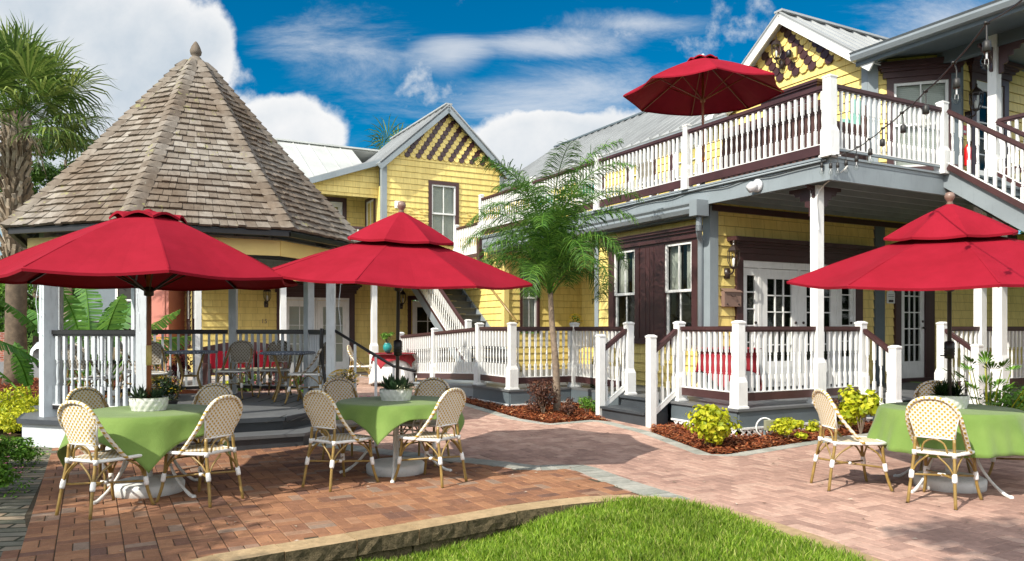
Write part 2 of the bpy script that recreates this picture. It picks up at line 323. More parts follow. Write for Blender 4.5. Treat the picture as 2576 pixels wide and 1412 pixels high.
def _stone():
    t=NT('tan_curb_stone',.85,.2); c=t.ramp(t.attr(),[(0,(.36,.26,.145)),(1,(.46,.34,.20))]); c=t.mix(.8,c,t.ramp(t.noise(16,7,.7),[(.3,(.6,.58,.55)),(.7,(1.15,1.12,1.1))]),'MULTIPLY'); t.col(c).bump(t.noise(40,5,.7),.6,.01); return t.m
M['stone']=_stone()
def _paver(name,stops):
    t=NT(name,.88,.2); c=t.ramp(t.attr(),stops); c=t.mix(.8,c,t.ramp(t.noise(13,8,.72),[(.25,(.60,.58,.57)),(.75,(1.2,1.18,1.15))]),'MULTIPLY')
    c=t.mix(.6,c,t.ramp(t.noise(.5,6,.6),[(.32,(.70,.67,.66)),(.68,(1.1,1.1,1.08))]),'MULTIPLY'); c=t.mix(t.math('MULTIPLY',t.math('GREATER_THAN',t.noise(80,3,.7),.66),.4),c,(.60,.50,.40))
    c=t.mix(t.math('MULTIPLY',t.math('GREATER_THAN',t.noise(3.5,7,.7,t.mapping((1,1,1),loc=(3,1,0))),.64),.35),c,(.09,.085,.05)); t.col(c).bump(t.noise(60,6,.7),.6,.006); return t.m
M['pv_red']=_paver('red_clay_paver',[(0,(.16,.09,.07)),(.15,(.24,.12,.075)),(.5,(.30,.15,.085)),(.85,(.37,.19,.105)),(1,(.27,.20,.155))])
M['pv_pink']=_paver('pink_concrete_paver',[(0,(.35,.225,.185)),(.5,(.455,.29,.235)),(1,(.54,.37,.30))])
M['pv_gray']=_paver('grey_border_paver',[(0,(.29,.31,.28)),(1,(.44,.44,.40))])
def _soil(name,a,b,s=14,bs=.8):
    t=NT(name,.95,.1); t.col(t.ramp(t.noise(s,8,.75),[(.3,a),(.7,b)])).bump(t.noise(s*2,6,.7),bs,.03); return t.m
M['joint']=_soil('joint_sand',(.05,.04,.028),(.12,.095,.065),30,.4); M['mossstone']=_soil('mossy_rough_stone',(.035,.032,.018),(.22,.17,.10),18,1)
M['mulchbed']=_soil('mulch_ground',(.06,.014,.006),(.20,.05,.018)); M['mulchdk']=_soil('dark_mulch_ground',(.05,.014,.008),(.13,.035,.02)); M['soil']=_soil('soil',(.03,.02,.012),(.08,.055,.03)); M['turf']=_soil('turf_ground',(.035,.07,.012),(.09,.16,.02),30); M['road']=_soil('asphalt_road',(.16,.16,.165),(.24,.24,.24),40,.3)
M['bush']=_soil('far_foliage',(.008,.022,.006),(.05,.10,.02),5,1)
# ================================================================ building frame: u to the right and away, v to the left and away
HA=R(28.62); C0=Vector((3.32,12.96,0)); HC,HS=math.cos(HA),math.sin(HA)
def HW(u,v,z=0): return Vector((C0.x+u*HC-v*HS, C0.y+u*HS+v*HC, z))
class Bld:
    def __init__(s,name,label,cat,u0=0,v0=0,group=None):
        s.o=thing(name,label,cat,HW(u0,v0),HA,group); s.T=Matrix.Translation((-u0,-v0,0))
    def mb(s,F=None): return MB(s.T@F if F is not None else s.T.copy())
def FR(u,v,dx,dy,ox,oy,z=0):    # wall frame: x along the wall, y outward, z up
    return Matrix(((dx,ox,0,u),(dy,oy,0,v),(0,0,1,z),(0,0,0,1)))
def FU(u,v0=0,z=0): return FR(u,v0,0,1,-1,0,z)      # wall in a plane u = const facing -u, x = v
def FV(v,u0=0,z=0): return FR(u0,v,1,0,0,-1,z)      # wall in a plane v = const facing -v, x = u
def wall(b,F,s0,s1,z0,z1,ops=(),clip=None,name='wall',mat='siding',h=.17,out=.022):
    m=b.mb(F); br={z0,z1}
    k=math.floor(z0/h)*h
    while k<z1:
        if k>z0: br.add(round(k,4))
        k+=h
    for o in ops:
        for z in o[2:4]:
            if z0<z<z1: br.add(z)
    if clip:
        pass
    zs=sorted(br)
    for a,c in zip(zs,zs[1:]):
        if c-a<.004: continue
        row=math.floor((a+1e-4)/h)*h; oa=out*(1-(a-row)/h); oc=out*(1-(c-row)/h); mid=(a+c)/2
        la,ra=clip(a) if clip else (s0,s1); lc,rc=clip(c) if clip else (s0,s1)
        if ra<=la: continue
        if rc<lc: lc=rc=(lc+rc)/2
        iv=[(la,ra,lc,rc)]
        for o in ops:
            if o[2]<=mid<=o[3]:
                n=[]
                for (p,q,p2,q2) in iv:
                    if o[1]<=p or o[0]>=q: n.append((p,q,p2,q2)); continue
                    if o[0]>p: n.append((p,o[0],p2,o[0]))
                    if o[1]<q: n.append((o[1],q,o[1],q2))
                iv=n
        for p,q,p2,q2 in iv:
            m.add([(p,oa,a),(q,oa,a),(q2,oc,c),(p2,oc,c)],[(0,1,2,3)])
            if a-row<1e-3: m.add([(p,0,a),(q,0,a),(q,oa,a),(p,oa,a)],[(0,1,2,3)])
    return m.build(name,M[mat],b.o)
def frame_rect(m,s,z,w,h,t,y0,y1):    # four boards round an opening
    m.box((s-t,y0,z),(s,y1,z+h)); m.box((s+w,y0,z),(s+w+t,y1,z+h)); m.box((s-t,y0,z+h),(s+w+t,y1,z+h+t)); m.box((s-t-.02,y0,z-t*.7),(s+w+t+.02,y1+.02,z))
def cornice(m,s,z,w,hh=.24,out=.16):
    steps=[(0,.10,.05),(.10,.15,.09),(.15,.19,.13),(.19,hh,out)]
    for a,c,o in steps: m.box((s-o*.9,0,z+a),(s+w+o*.9,.03+o,z+c))
def sashes(parent,b,F,s,z,w,h,cover='blind',muntv=1,two=True):
    m=b.mb(F); t=.045
    def fr(z0,z1,y):
        m.box((s,y-.02,z0),(s+t,y+.02,z1)); m.box((s+w-t,y-.02,z0),(s+w,y+.02,z1)); m.box((s+t,y-.02,z0),(s+w-t,y+.02,z0+t)); m.box((s+t,y-.02,z1-t),(s+w-t,y+.02,z1))
        for i in range(muntv):
            x=s+w*(i+1)/(muntv+1); m.box((x-.011,y-.012,z0+t),(x+.011,y+.014,z1-t))
    if two: fr(z+h/2-.02,z+h,.0); fr(z,z+h/2+.02,-.035)
    else: fr(z,z+h,0)
    sa=m.build('sash',M['white'],parent)
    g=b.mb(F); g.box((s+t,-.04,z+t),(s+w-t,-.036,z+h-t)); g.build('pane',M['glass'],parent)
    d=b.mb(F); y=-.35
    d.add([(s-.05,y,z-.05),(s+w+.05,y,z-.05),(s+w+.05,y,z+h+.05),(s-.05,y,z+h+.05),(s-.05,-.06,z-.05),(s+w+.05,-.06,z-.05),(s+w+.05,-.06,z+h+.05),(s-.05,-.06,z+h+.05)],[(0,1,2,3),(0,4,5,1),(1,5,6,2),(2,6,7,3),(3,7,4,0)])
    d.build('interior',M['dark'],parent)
    if cover=='blind':
        k=b.mb(F); zz=z+.03
        while zz<z+h-.03: k.bar((s+.03,-.08,zz),(s+w-.03,-.08,zz),.004,.031,(0,.45,.9)); zz+=.034
        k.build('blind',M['blind'],parent)
    elif cover=='curtain':
        k=b.mb(F); n=30
        for sd in (0,1):
            vs=[];fs=[]
            for i in range(n+1):
                x=s+(.0 if sd==0 else w*.62)+w*.38*i/n; yy=-.12+.02*math.sin(i*1.3)
                vs+=[(x,yy,z+(h*.5)),(x,yy,z+h)]
            for i in range(n): fs.append((2*i,2*i+2,2*i+3,2*i+1))
            k.add(vs,fs)
        k.build('curtain',M['curtain'],parent)
def window(b,F,s,z,w,h,cas=.11,cover='blind',corn=False,muntv=1):
    m=b.mb(F); frame_rect(m,s,z,w,h,cas,-.05,.045)
    if corn: cornice(m,s-cas,z+h+cas,w+2*cas)
    o=m.build('window',M['brown'],b.o); sashes(o,b,F,s,z,w,h,cover,muntv); return o
def doorleaf(b,F,s,z,w,h,cols,rows,parent,gl=(.14,.14,.32),cover=None,y=0.0,hand=1):
    m=b.mb(F); l,t,bt=gl; x0,x1,z0,z1=s+l,s+w-l,z+bt,z+h-t
    m.box((s,y-.02,z),(x0,y+.02,z+h)); m.box((x1,y-.02,z),(s+w,y+.02,z+h)); m.box((x0,y-.02,z),(x1,y+.02,z0)); m.box((x0,y-.02,z1),(x1,y+.02,z+h))
    if bt>.3 and w>.5: m.box((x0+.04,y+.02,z+.08),(x1-.04,y+.03,z0-.09))
    for i in range(1,cols): x=x0+(x1-x0)*i/cols; m.box((x-.011,y-.012,z0),(x+.011,y+.018,z1))
    for i in range(1,rows):
        zz=z0+(z1-z0)*i/rows
        m.box((x0,y-.013,zz-.011),(x1,y+.016,zz+.011))
    d=m.build('door',M['white'],parent) if parent is b.o else m.build('door_leaf',M['white'],parent)
    g=b.mb(F); g.box((x0,y-.008,z0),(x1,y-.004,z1)); g.build('pane',M['glass'],parent if parent is not b.o else d)
    if cover:
        k=b.mb(F); zz=z0
        if cover=='blind':
            while zz<z1: k.bar((x0,y-.04,zz),(x1,y-.04,zz),.004,.031,(0,.45,.9)); zz+=.034
            k.build('blind',M['blind'],parent if parent is not b.o else d)
    hb=b.mb(F); hx=s+(w-.06 if hand>0 else .06); hb.lathe([(.0,0),(.022,0),(.022,.05),(.03,.07),(0,.09)],n=10); 
    for i in range(len(hb.v)): pass
    hb2=b.mb(F); hb2.tube([(hx,y+.02,z+1.0),(hx,y+.07,z+1.0)],[.012,.026],8); hb2.tube([(hx,y+.02,z+1.13),(hx,y+.04,z+1.13)],[.024,.024],8); hb2.build('handle',M['bronze'],parent if parent is not b.o else d)
    return d
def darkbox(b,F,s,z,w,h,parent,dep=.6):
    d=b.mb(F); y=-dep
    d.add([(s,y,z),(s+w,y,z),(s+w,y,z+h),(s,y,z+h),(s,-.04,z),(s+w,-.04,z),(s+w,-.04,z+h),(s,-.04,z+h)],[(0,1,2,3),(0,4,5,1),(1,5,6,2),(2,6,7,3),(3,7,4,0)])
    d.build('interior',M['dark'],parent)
# ---- turned baluster of unit height, shared mesh
def _bal():
    m=MB(); w=.019
    m.box((-w,-w,0),(w,w,.27)); m.box((-w,-w,.64),(w,w,1))
    m.lathe([(.019,.27),(.012,.285),(.019,.30),(.011,.315),(.014,.36),(.0185,.46),(.012,.57),(.011,.585),(.019,.60),(.012,.615),(.019,.64)],n=8)
    o=m.build('baluster',M['white']); me=o.data; bpy.data.objects.remove(o); return me
BAL=_bal()
BALO=BAL.copy(); BALO.materials[0]=M['whiteold_shaded']
def railing(b,p,q,z0,z1,h=1.10,sp=.118,cap='brown',low='brown',me=None,low0=.09,lowh=.11,slopebot=None,name='railing',skip=0,stw=False):
    """p,q: (u,v) ends, z0,z1: floor height at the ends"""
    me=me or BAL
    P=Vector((p[0],p[1],0)); Q=Vector((q[0],q[1],0)); d=Q-P; L=d.length; n=max(1,round(L/sp))
    m=b.mb(); A=P+Vector((0,0,z0+h-.035)); B=Q+Vector((0,0,z1+h-.035)); m.bar(A,B,.075,.05); m.bar(A+Vector((0,0,-.035)),B+Vector((0,0,-.035)),.045,.03)
    for i in range(0): pass
    r=m.build(name,M[cap],b.o)
    m=b.mb(); A=P+Vector((0,0,z0+low0+lowh/2)); B=Q+Vector((0,0,z1+low0+lowh/2)); m.bar(A,B,.045,lowh); m.build('bottom_rail',M[low],r)
    m=b.mb(); zz=Vector((0,0,lowh/2+.008)); m.bar(A+zz,B+zz,.05,.012); m.build('bead',M['white'],r)
    hb=h-.07-low0-lowh-.01
    for i in range(n):
        t=(i+.5)/n; x=P+d*t; o=bpy.data.objects.new('baluster',me); C.objects.link(o); o.parent=r
        o.location=b.T@Vector((x.x,x.y,z0+(z1-z0)*t+low0+lowh+.012)); o.rotation_euler=(0,0,math.atan2(d.y,d.x)); o.scale=(1,1,hb)
    return r
def post(b,u,v,z0,z1,w=.10,base=True,cap=True,name='newel_post',mat='white',rot=0,bh=.42):
    m=b.mb(); q=math.pi/4+rot; k=w/2*math.sqrt(2); kb=(w+.045)/2*math.sqrt(2)
    pr=[]
    if base: pr+=[(kb+.02,0),(kb+.02,.025),(kb,.03),(kb,bh-.07),(k,bh)]
    else: pr+=[(k,0)]
    H=z1-z0
    if cap: pr+=[(k,H-.05),(k+.012,H-.04),(k+.012,H-.02),(k*.55,H)]
    else: pr+=[(k,H)]
    m.lathe(pr,(u,v,z0),4,smooth=False,ph=q); return m.build(name,M[mat],b.o)
def lattice(b,p,q,z0,z1,outw,parent=None,name='lattice'):
    P=Vector((p[0],p[1],0));Q=Vector((q[0],q[1],0));d=Q-P;L=d.length;d.normalize();o=Vector((outw[0],outw[1],0)); h=z1-z0-.05
    m=b.mb()
    m.bar(P+o*.02+Vector((0,0,z1-.0125)),Q+o*.02+Vector((0,0,z1-.0125)),.03,.025); m.bar(P+o*.02+Vector((0,0,z0+.0125)),Q+o*.02+Vector((0,0,z0+.0125)),.03,.025)
    s=0
    while s<L-h:
        m.bar(P+d*s+o*.012+Vector((0,0,z0+.025)),P+d*(s+h)+o*.012+Vector((0,0,z1-.025)),.026,.012,up=o)
        m.bar(P+d*(s+h)+o*.024+Vector((0,0,z0+.025)),P+d*s+o*.024+Vector((0,0,z1-.025)),.026,.008,up=o); s+=.105
    return m.build(name,M['white'],parent or b.o)
# ================================================================ ground
def grid_sheet(name,poly,mat,dz,kind='structure',step=None,zf=None,label=None):
    """flat polygon (world xy) laid on the sloping ground, fanned through ear clipping, cut by the slope line"""
    import bmesh
    bm=bmesh.new(); vs=[bm.verts.new((x,y,0)) for x,y in poly]; bm.faces.new(vs)
    for yy in (9,24):
        bmesh.ops.bisect_plane(bm,geom=bm.verts[:]+bm.edges[:]+bm.faces[:],plane_co=(0,yy,0),plane_no=(0,1,0))
    bmesh.ops.triangulate(bm,faces=bm.faces[:])
    for v in bm.verts: v.co.z=(zf(v.co.x,v.co.y) if zf else gz(v.co.x,v.co.y))+dz
    bmesh.ops.recalc_face_normals(bm,faces=bm.faces[:])
    if sum(f.normal.z for f in bm.faces)<0: bmesh.ops.reverse_faces(bm,faces=bm.faces[:])
    me=bpy.data.meshes.new(name); bm.to_mesh(me); bm.free(); me.materials.append(M[mat]); me.attributes.new('rnd','FLOAT','FACE')
    o=bpy.data.objects.new(name,me); C.objects.link(o); 
    if kind: o['kind']=kind
    return o
def smooth(pts,n=8,closed=False):
    out=[];N=len(pts)
    for i in range(N if closed else N-1):
        p0=pts[(i-1)%N] if closed or i>0 else pts[0]; p1=pts[i]; p2=pts[(i+1)%N]; p3=pts[(i+2)%N] if closed or i+2<N else pts[-1]
        for k in range(n):
            t=k/n; out.append(tuple(.5*((2*b)+(-a+c)*t+(2*a-5*b+4*c-d)*t*t+(-a+3*b-3*c+d)*t**3) for a,b,c,d in zip(p0,p1,p2,p3)))
    if not closed: out.append(tuple(pts[-1]))
    return out
# lawn outline (curb outer edge), left to right
CURB=smooth([(-2.9,3.2),(-2.45,4.3),(-2.0,4.98),(-1.39,5.43),(-.94,5.75),(-.56,6.03),(.05,6.48),(.77,6.80),(1.2,6.82),(1.54,6.60),(1.97,5.95),(2.33,4.97),(2.5,3.9),(2.5,3.0)],6)
def inset(path,d):
    out=[]
    for i,p in enumerate(path):
        a=Vector(path[max(i-1,0)]);c=Vector(path[min(i+1,len(path)-1)]);t=(c-a).normalized(); out.append((p[0]+t.y*d,p[1]-t.x*d))
    return out
def cw(i): # curb width shrinks to nothing on the right side
    return .24 if i<48 else .24
INN=inset(CURB,.22)
HOLE=CURB+[(2.5,-6),(-3.5,-6)]
BIG=300
# far ground sheet (with a dip under the lawn it is simply lower there)
def ground_base():
    import bmesh
    xs=[-300,-60,-30,-20,-12,12,20,30,60,300]; ys=[-60,-20,9,24,40,80,900]
    m=MB()
    for i in range(len(xs)-1):
        for j in range(len(ys)-1):
            x0,x1,y0,y1=xs[i],xs[i+1],ys[j],ys[j+1]
            m.add([(x0,y0,gz(0,y0)-.45),(x1,y0,gz(0,y0)-.45),(x1,y1,gz(0,y1)-.45+(.40 if y1>=24 and y0>=24 else .40 if y1>24 else .40)*0),(x0,y1,gz(0,y1)-.45)],[(0,1,2,3)])
    o=m.build('ground',M['turf']); o['kind']='structure'
ground_base()
band=[ray(1113,1155),ray(1234,1167),ray(1347,1180),ray(1448,1177),ray(1535,1207),ray(1629,1238),ray(1705,1263)]
band=[(-3.2,10.6),(-2.6,9.95),(-1.7,9.35)]+band
bandS=smooth(band,5)
mulchL=[ray(1130,1000),ray(1170,1015),ray(1310,1056),ray(1384,1068),ray(1490,1058),ray(1530,1062),ray(1640,1090),ray(1700,1112),ray(1790,1146),ray(1830,1146),ray(2000,1118),ray(2180,1092),ray(2215,1088)]
def rect_minus():
    # paving sheets: everything from y=-6 to 24 between the planting beds
    red=[(-3.0,-6)]
def poly_offset(path,d): return inset(path,d)
bandO=poly_offset(bandS,-.14); bandI=poly_offset(bandS,.14)
# pink paving: whole court; red, grey and beds are laid above it
leftE=[ray(-60,1330),ray(28,1270),ray(80,1180),ray(150,1090)]
E1=smooth([(-4.3,2.8),ray(0,1411)]+[ray(62,1300),ray(115,1190),ray(165,1090)],4)   # patio edge, flagstones left of it
lawnpath=CURB
court=[(-4.2,2.9)]+E1[1:]+[(-5.6,10.2),(-8.5,15.5),(-8.5,24),(12,24),(12,-6),(2.5,-6)]+CURB[::-1]
court_n=[p for p in court]
grid_sheet('patio_paving',court,'joint',-.004)
farc=[(-5.5,12.5),(-8.5,15.5),(-8.5,24),(12,24),(12,8.2),(4.2,12.5)]; grid_sheet('far_paving',farc,'pinkp',.010)
red=[(-4.2,2.9)]+E1[1:]+[(-5.6,10.2),(-3.5,10.9)]+bandI+[CURB[k] for k in range(len(CURB)-1,-1,-1) if CURB[k][0]<1.44 or CURB[k][1]<3.0 and CURB[k][0]<0]
grid_sheet('red_brick_patio',red,'joint',.004)
bp=bandO+bandI[::-1]; grid_sheet('grey_border_band',bp,'joint',.006)
# flagstone border on the left
fl=E1+inset(E1,-.5)[::-1]; grid_sheet('flagstone_edging',fl,'flag',.006)
# the grey border along the planting beds
mo=inset(mulchL,.17); grid_sheet('grey_edging_strip',mulchL+mo[::-1],'joint',.006)
# beds (mulch)
def bed(name,poly,mat,n,hh,seedbox=None,chip=.05,label=None):
    o=grid_sheet(name,poly,mat,.016)
    return o
bedC=mulchL[:6]+[tuple(HW(-2.02,.45).xy),tuple(HW(-1.5,.5).xy),tuple(HW(-1.3,2.1).xy),tuple(HW(-2.6,2.1).xy),tuple(HW(-2.7,3.6).xy)]
bedR=[mulchL[6]]+mulchL[7:]+[tuple(HW(1.1,-2.7).xy),tuple(HW(1.1,-2.1).xy),tuple(HW(-1.5,-2.1).xy),tuple(HW(-1.45,-.9).xy),tuple(HW(-2.0,-.95).xy)]
bed('mulch_bed',bedC,'mulchbed',0,0); bed('mulch_bed',bedR,'mulchbed',0,0)
def inpoly(x,y,P):
    c=False;j=len(P)-1
    for i in range(len(P)):
        if (P[i][1]>y)!=(P[j][1]>y) and x<(P[j][0]-P[i][0])*(y-P[i][1])/(P[j][1]-P[i][1])+P[i][0]: c=not c
        j=i
    return c
def pavers(name,kind,poly,mat,top,c,gap,ylim,origin=(0,0),seed=1,exclude=()):
    rg=random.Random(seed); m=MB(); xs=[p[0] for p in poly]; ys=[min(p[1],ylim) for p in poly]
    cu,su=HC,HS
    def W(a,b): return (a*cu-b*su,a*su+b*cu)
    cx,cy=(min(xs)+max(xs))/2,(min(ys)+max(ys))/2; rad=math.hypot(max(xs)-min(xs),max(ys)-min(ys))/2; a0=cx*cu+cy*su; b0=-cx*su+cy*cu; n=int(rad/c)+2
    def brick(a,b,la,lb):
        x,y=W(a+la/2,b+lb/2)
        if y>ylim or y<3.0 or not inpoly(x,y,poly): return
        for e in exclude:
            if inpoly(x,y,e): return
        g=gap/2; h=top+rg.uniform(-.0012,.0016); t1,t2=rg.uniform(-.006,.006),rg.uniform(-.006,.006); j=.0035; r=rg.random(); ch=.004
        P=[(a+g,b+g),(a+la-g,b+g),(a+la-g,b+lb-g),(a+g,b+lb-g)]; Q=[(a+g+ch,b+g+ch),(a+la-g-ch,b+g+ch),(a+la-g-ch,b+lb-g-ch),(a+g+ch,b+lb-g-ch)]
        vs=[]
        for k,(L,dz) in enumerate(((P,-.02),(P,-ch),(Q,0))):
            for (p,q) in L:
                X,Y=W(p+ (rg.uniform(-.001,.001) if k==2 else 0),q); vs.append((X,Y,gz(X,Y)+h+dz+(p-a-la/2)*t1+(q-b-lb/2)*t2))
        m.add(vs,[(8,9,10,11)]+[(k*4+i,k*4+(i+1)%4,(k+1)*4+(i+1)%4,(k+1)*4+i) for k in (0,1) for i in range(4)],r)
    i0=int(a0/c)-n; j0=int(b0/c)-n
    if kind=='basket':
        for i in range(i0,i0+2*n):
            for j in range(j0,j0+2*n):
                a,b=i*c,j*c
                if (i+j)%2: brick(a,b,c,c/2); brick(a,b+c/2,c,c/2)
                else: brick(a,b,c/2,c); brick(a+c/2,b,c/2,c)
    else:
        for i in range(i0,i0+2*n):
            for j in range(j0,j0+2*n):
                k=(i-j)%4
                if k==0: brick(i*c,j*c,2*c,c)
                elif k==3: brick(i*c,j*c,c,2*c)
    o=m.build(name,M[mat]); o['kind']='structure'; return o
def course(name,inner,outer,mat,top,step,seed=2):
    rg=random.Random(seed); m=MB(); A=[Vector(p) for p in inner]; B=[Vector(p) for p in outer]; L=sum((b-a).length for a,b in zip(A,A[1:])); cum=[0]
    for a,b in zip(A,A[1:]): cum.append(cum[-1]+(b-a).length)
    def pt(arr,s):
        for k in range(len(cum)-1):
            if cum[k+1]>=s: return arr[k].lerp(arr[k+1],(s-cum[k])/(cum[k+1]-cum[k]+1e-9))
        return arr[-1]
    s=0
    while s<L-.02:
        e=min(L,s+step); a,b,c,d=pt(A,s+.003),pt(A,e-.003),pt(B,e-.003),pt(B,s+.003); h=top+rg.uniform(-.0012,.0015); vs=[(p.x,p.y,gz(p.x,p.y)+h+z) for z in (-.02,0) for p in (a,b,c,d)]
        m.add(vs,[(4,5,6,7),(0,1,5,4),(1,2,6,5),(2,3,7,6),(3,0,4,7)],rg.random()); s=e
    o=m.build(name,M[mat]); o['kind']='structure'
pavers('red_brick_pavers','basket',red,'pv_red',.011,.205,.006,12)
pavers('pink_pavers','herring',court,'pv_pink',.009,.118,.005,15.5,seed=3,exclude=[red,bedC,bedR])
course('grey_band_pavers',bandI,bandO,'pv_gray',.0135,.11); course('grey_strip_pavers',mulchL,mo,'pv_gray',.0135,.21,5)
def chips(polys,dens,name,mat,label,cat,z0=.012,ln=.07,seed=3,mound=.05,zf=None):
    rg=random.Random(seed); m=MB()
    for P in polys:
        xs=[p[0] for p in P]; ys=[p[1] for p in P]; A=(max(xs)-min(xs))*(max(ys)-min(ys))
        for _ in range(int(A*dens)):
            x=rg.uniform(min(xs),max(xs)); y=rg.uniform(min(ys),max(ys))
            if not inpoly(x,y,P): continue
            l=rg.uniform(.4,1)*ln; a=rg.uniform(0,6.3); t=rg.uniform(-.45,.45); z=(zf or gz)(x,y)+z0+rg.random()**1.5*mound; wd=rg.uniform(.004,.011)
            dx,dy,dz=math.cos(a)*l/2,math.sin(a)*l/2,math.sin(t)*l/2; nx,ny=-math.sin(a)*wd,math.cos(a)*wd
            m.add([(x-dx-nx,y-dy-ny,z-dz),(x+dx-nx,y+dy-ny,z+dz),(x+dx+nx,y+dy+ny,z+dz+.004),(x-dx+nx,y-dy+ny,z-dz+.004)],[(0,1,2,3)],rg.random())
    o=m.build(name,M[mat]); o['kind']='stuff'; return tag(o,label,cat)
chips([bedC,bedR],2600,'wood_mulch','mulch','loose red-brown wood mulch covering the beds beside the white porch railings','mulch')
# lawn: lower than the patio on the left, flush on the right
def lawnz(x,y):
    t=max(0,min(1,(x+.3)/1.5)); return -.17*(1-t*t*(3-2*t))+.0+.03*math.sin(x*1.7)*math.sin(y*1.3)*(1-t)
lawn=INN+[(2.3,-6),(-3.2,-6)]
def lawn_sheet():
    m=MB(); st=.25; ptin=[]
    import bmesh
    bm=bmesh.new(); bm.faces.new([bm.verts.new((x,y,0)) for x,y in lawn])
    for k in range(-14,12): bmesh.ops.bisect_plane(bm,geom=bm.verts[:]+bm.edges[:]+bm.faces[:],plane_co=(k*.25,0,0),plane_no=(1,0,0))
    for k in range(0,28): bmesh.ops.bisect_plane(bm,geom=bm.verts[:]+bm.edges[:]+bm.faces[:],plane_co=(0,k*.25,0),plane_no=(0,1,0))
    bmesh.ops.triangulate(bm,faces=bm.faces[:])
    for v in bm.verts: v.co.z=lawnz(v.co.x,v.co.y)
    bmesh.ops.recalc_face_normals(bm,faces=bm.faces[:])
    if sum(f.normal.z for f in bm.faces)<0: bmesh.ops.reverse_faces(bm,faces=bm.faces[:])
    me=bpy.data.meshes.new('lawn_soil'); bm.to_mesh(me); bm.free(); me.materials.append(M['turf']); o=bpy.data.objects.new('lawn_soil',me); C.objects.link(o); o['kind']='structure'
lawn_sheet()
def blades(name,poly,n,zf,hmin,hmax,mat,label,seed=5,ylo=None,wd=.004,pref=None):
    rg=np.random.default_rng(seed); P=poly; xs=[p[0] for p in P]; ys=[max(p[1],ylo if ylo is not None else -99) for p in P]
    V=[];F=[];RR=[];c=0
    while c<n:
        x=rg.uniform(min(xs),max(xs)); y=rg.uniform(min(ys),max(ys))
        if not inpoly(x,y,P): continue
        h=rg.uniform(hmin,hmax)*(.8+.22*math.sin(x*5.1+y*2)*math.sin(y*4.3)+.16*math.sin(x*13+1)*math.sin(y*11)); a=rg.uniform(0,6.283); ln=rg.uniform(.1,.75)*h; z=zf(x,y); b=rg.uniform(0,6.283); w2=wd*rg.uniform(.6,1.3)
        wx,wy=math.cos(b)*w2,math.sin(b)*w2; dx,dy=math.cos(a)*ln,math.sin(a)*ln; o=len(V)
        V+=[(x-wx,y-wy,z-.005),(x+wx,y+wy,z-.005),(x+wx*.8+dx*.35,y+wy*.8+dy*.35,z+h*.6),(x-wx*.8+dx*.35,y-wy*.8+dy*.35,z+h*.6),(x+dx,y+dy,z+h)]
        F+=[(o,o+1,o+2,o+3),(o+3,o+2,o+4)]; r=rg.random(); RR+=[r,r]; c+=1
    me=bpy.data.meshes.new(name); me.from_pydata(V,[],F); me.materials.append(M[mat]); at_=me.attributes.new('rnd','FLOAT','FACE'); at_.data.foreach_set('value',RR)
    o=bpy.data.objects.new(name,me); C.objects.link(o); o['kind']='stuff'; return tag(o,label,'grass')
blades('lawn_grass',[p for p in inset(CURB,.17) if p[1]>3.6]+[(2.5,3.6),(-2.6,3.6)],120000,lawnz,.035,.105,'grass','bright green lawn grass inside the curved stone edging')
# curb stones
def curb():
    m=MB(); acc=0; rg=random.Random(4); n=len(CURB); seg=[]; i=0
    # walk the path in stones of about 0.45 m
    pts=[Vector(p) for p in CURB]; inn=[Vector(p) for p in INN]; cum=[0]
    for a,b in zip(pts,pts[1:]): cum.append(cum[-1]+(b-a).length)
    def pt(arr,s):
        for k in range(len(cum)-1):
            if cum[k+1]>=s: t=(s-cum[k])/(cum[k+1]-cum[k]); return arr[k].lerp(arr[k+1],t)
        return arr[-1]
    s=0
    while s<cum[-1]-.3:
        l=rg.uniform(.36,.52); a,b=pt(pts,s+.004),pt(pts,s+l-.004); c,d=pt(inn,s+.004),pt(inn,s+l-.004); j=rg.uniform(0,.006); r=rg.random()
        mid=(a+b)/2; mc=(c+d)/2+ (mc0 if False else Vector((0,0)))
        z1=.022+j; z0=-.085
        m.add([(a.x,a.y,z0),(b.x,b.y,z0),(d.x,d.y,z0),(c.x,c.y,z0),(a.x,a.y,z1),(b.x,b.y,z1),(d.x,d.y,z1),(c.x,c.y,z1)],[(4,5,6,7),(0,1,5,4),(1,2,6,5),(3,0,4,7)],r); m.mi=1
        K=8; N_=[]
        for zz in (z0,(z0+z1)/2,z1-.008):
            for q in range(K+1): w_=c.lerp(d,q/K); nn=(c-a).normalized()*rg.uniform(-.004,.012)*(1 if zz<z1-.01 else .2); N_.append((w_.x+nn.x,w_.y+nn.y,zz))
        for q in range(K+1): w_=c.lerp(d,q/K); N_.append((w_.x,w_.y,z1))
        m.add(N_,[(r_*(K+1)+q,r_*(K+1)+q+1,(r_+1)*(K+1)+q+1,(r_+1)*(K+1)+q) for r_ in range(3) for q in range(K)],r); m.mi=0
        s+=l
    o=m.build('stone_edging',[M['stone'],M['mossstone']]); 
    m=MB(); s=.2
    while s<cum[-1]-1.0 and pt(pts,s).x<.6:
        l=rg.uniform(.3,.5); a,b=pt(inn,s+.006),pt(inn,s+l-.006); pa,pb=pt(pts,s),pt(pts,s+l); k=rg.uniform(-.01,.02); 
        da=(pa-a).normalized()*(.015+k); db=(pb-b).normalized()*(.015+k); r=rg.random()
        a=a+da;b=b+db
        m.add([(a.x,a.y,-.3),(b.x,b.y,-.3),(pb.x,pb.y,-.3),(pa.x,pa.y,-.3),(a.x,a.y,-.09),(b.x,b.y,-.09),(pb.x,pb.y,-.09),(pa.x,pa.y,-.09)],[(4,7,6,5),(0,4,5,1),(1,5,6,2),(2,6,7,3),(3,7,4,0)],r); s+=l
    m.build('lower_course',M['mossstone'],o)
    tag(o,'tan stone edging curving between the red brick patio and the lawn','edging')
curb()
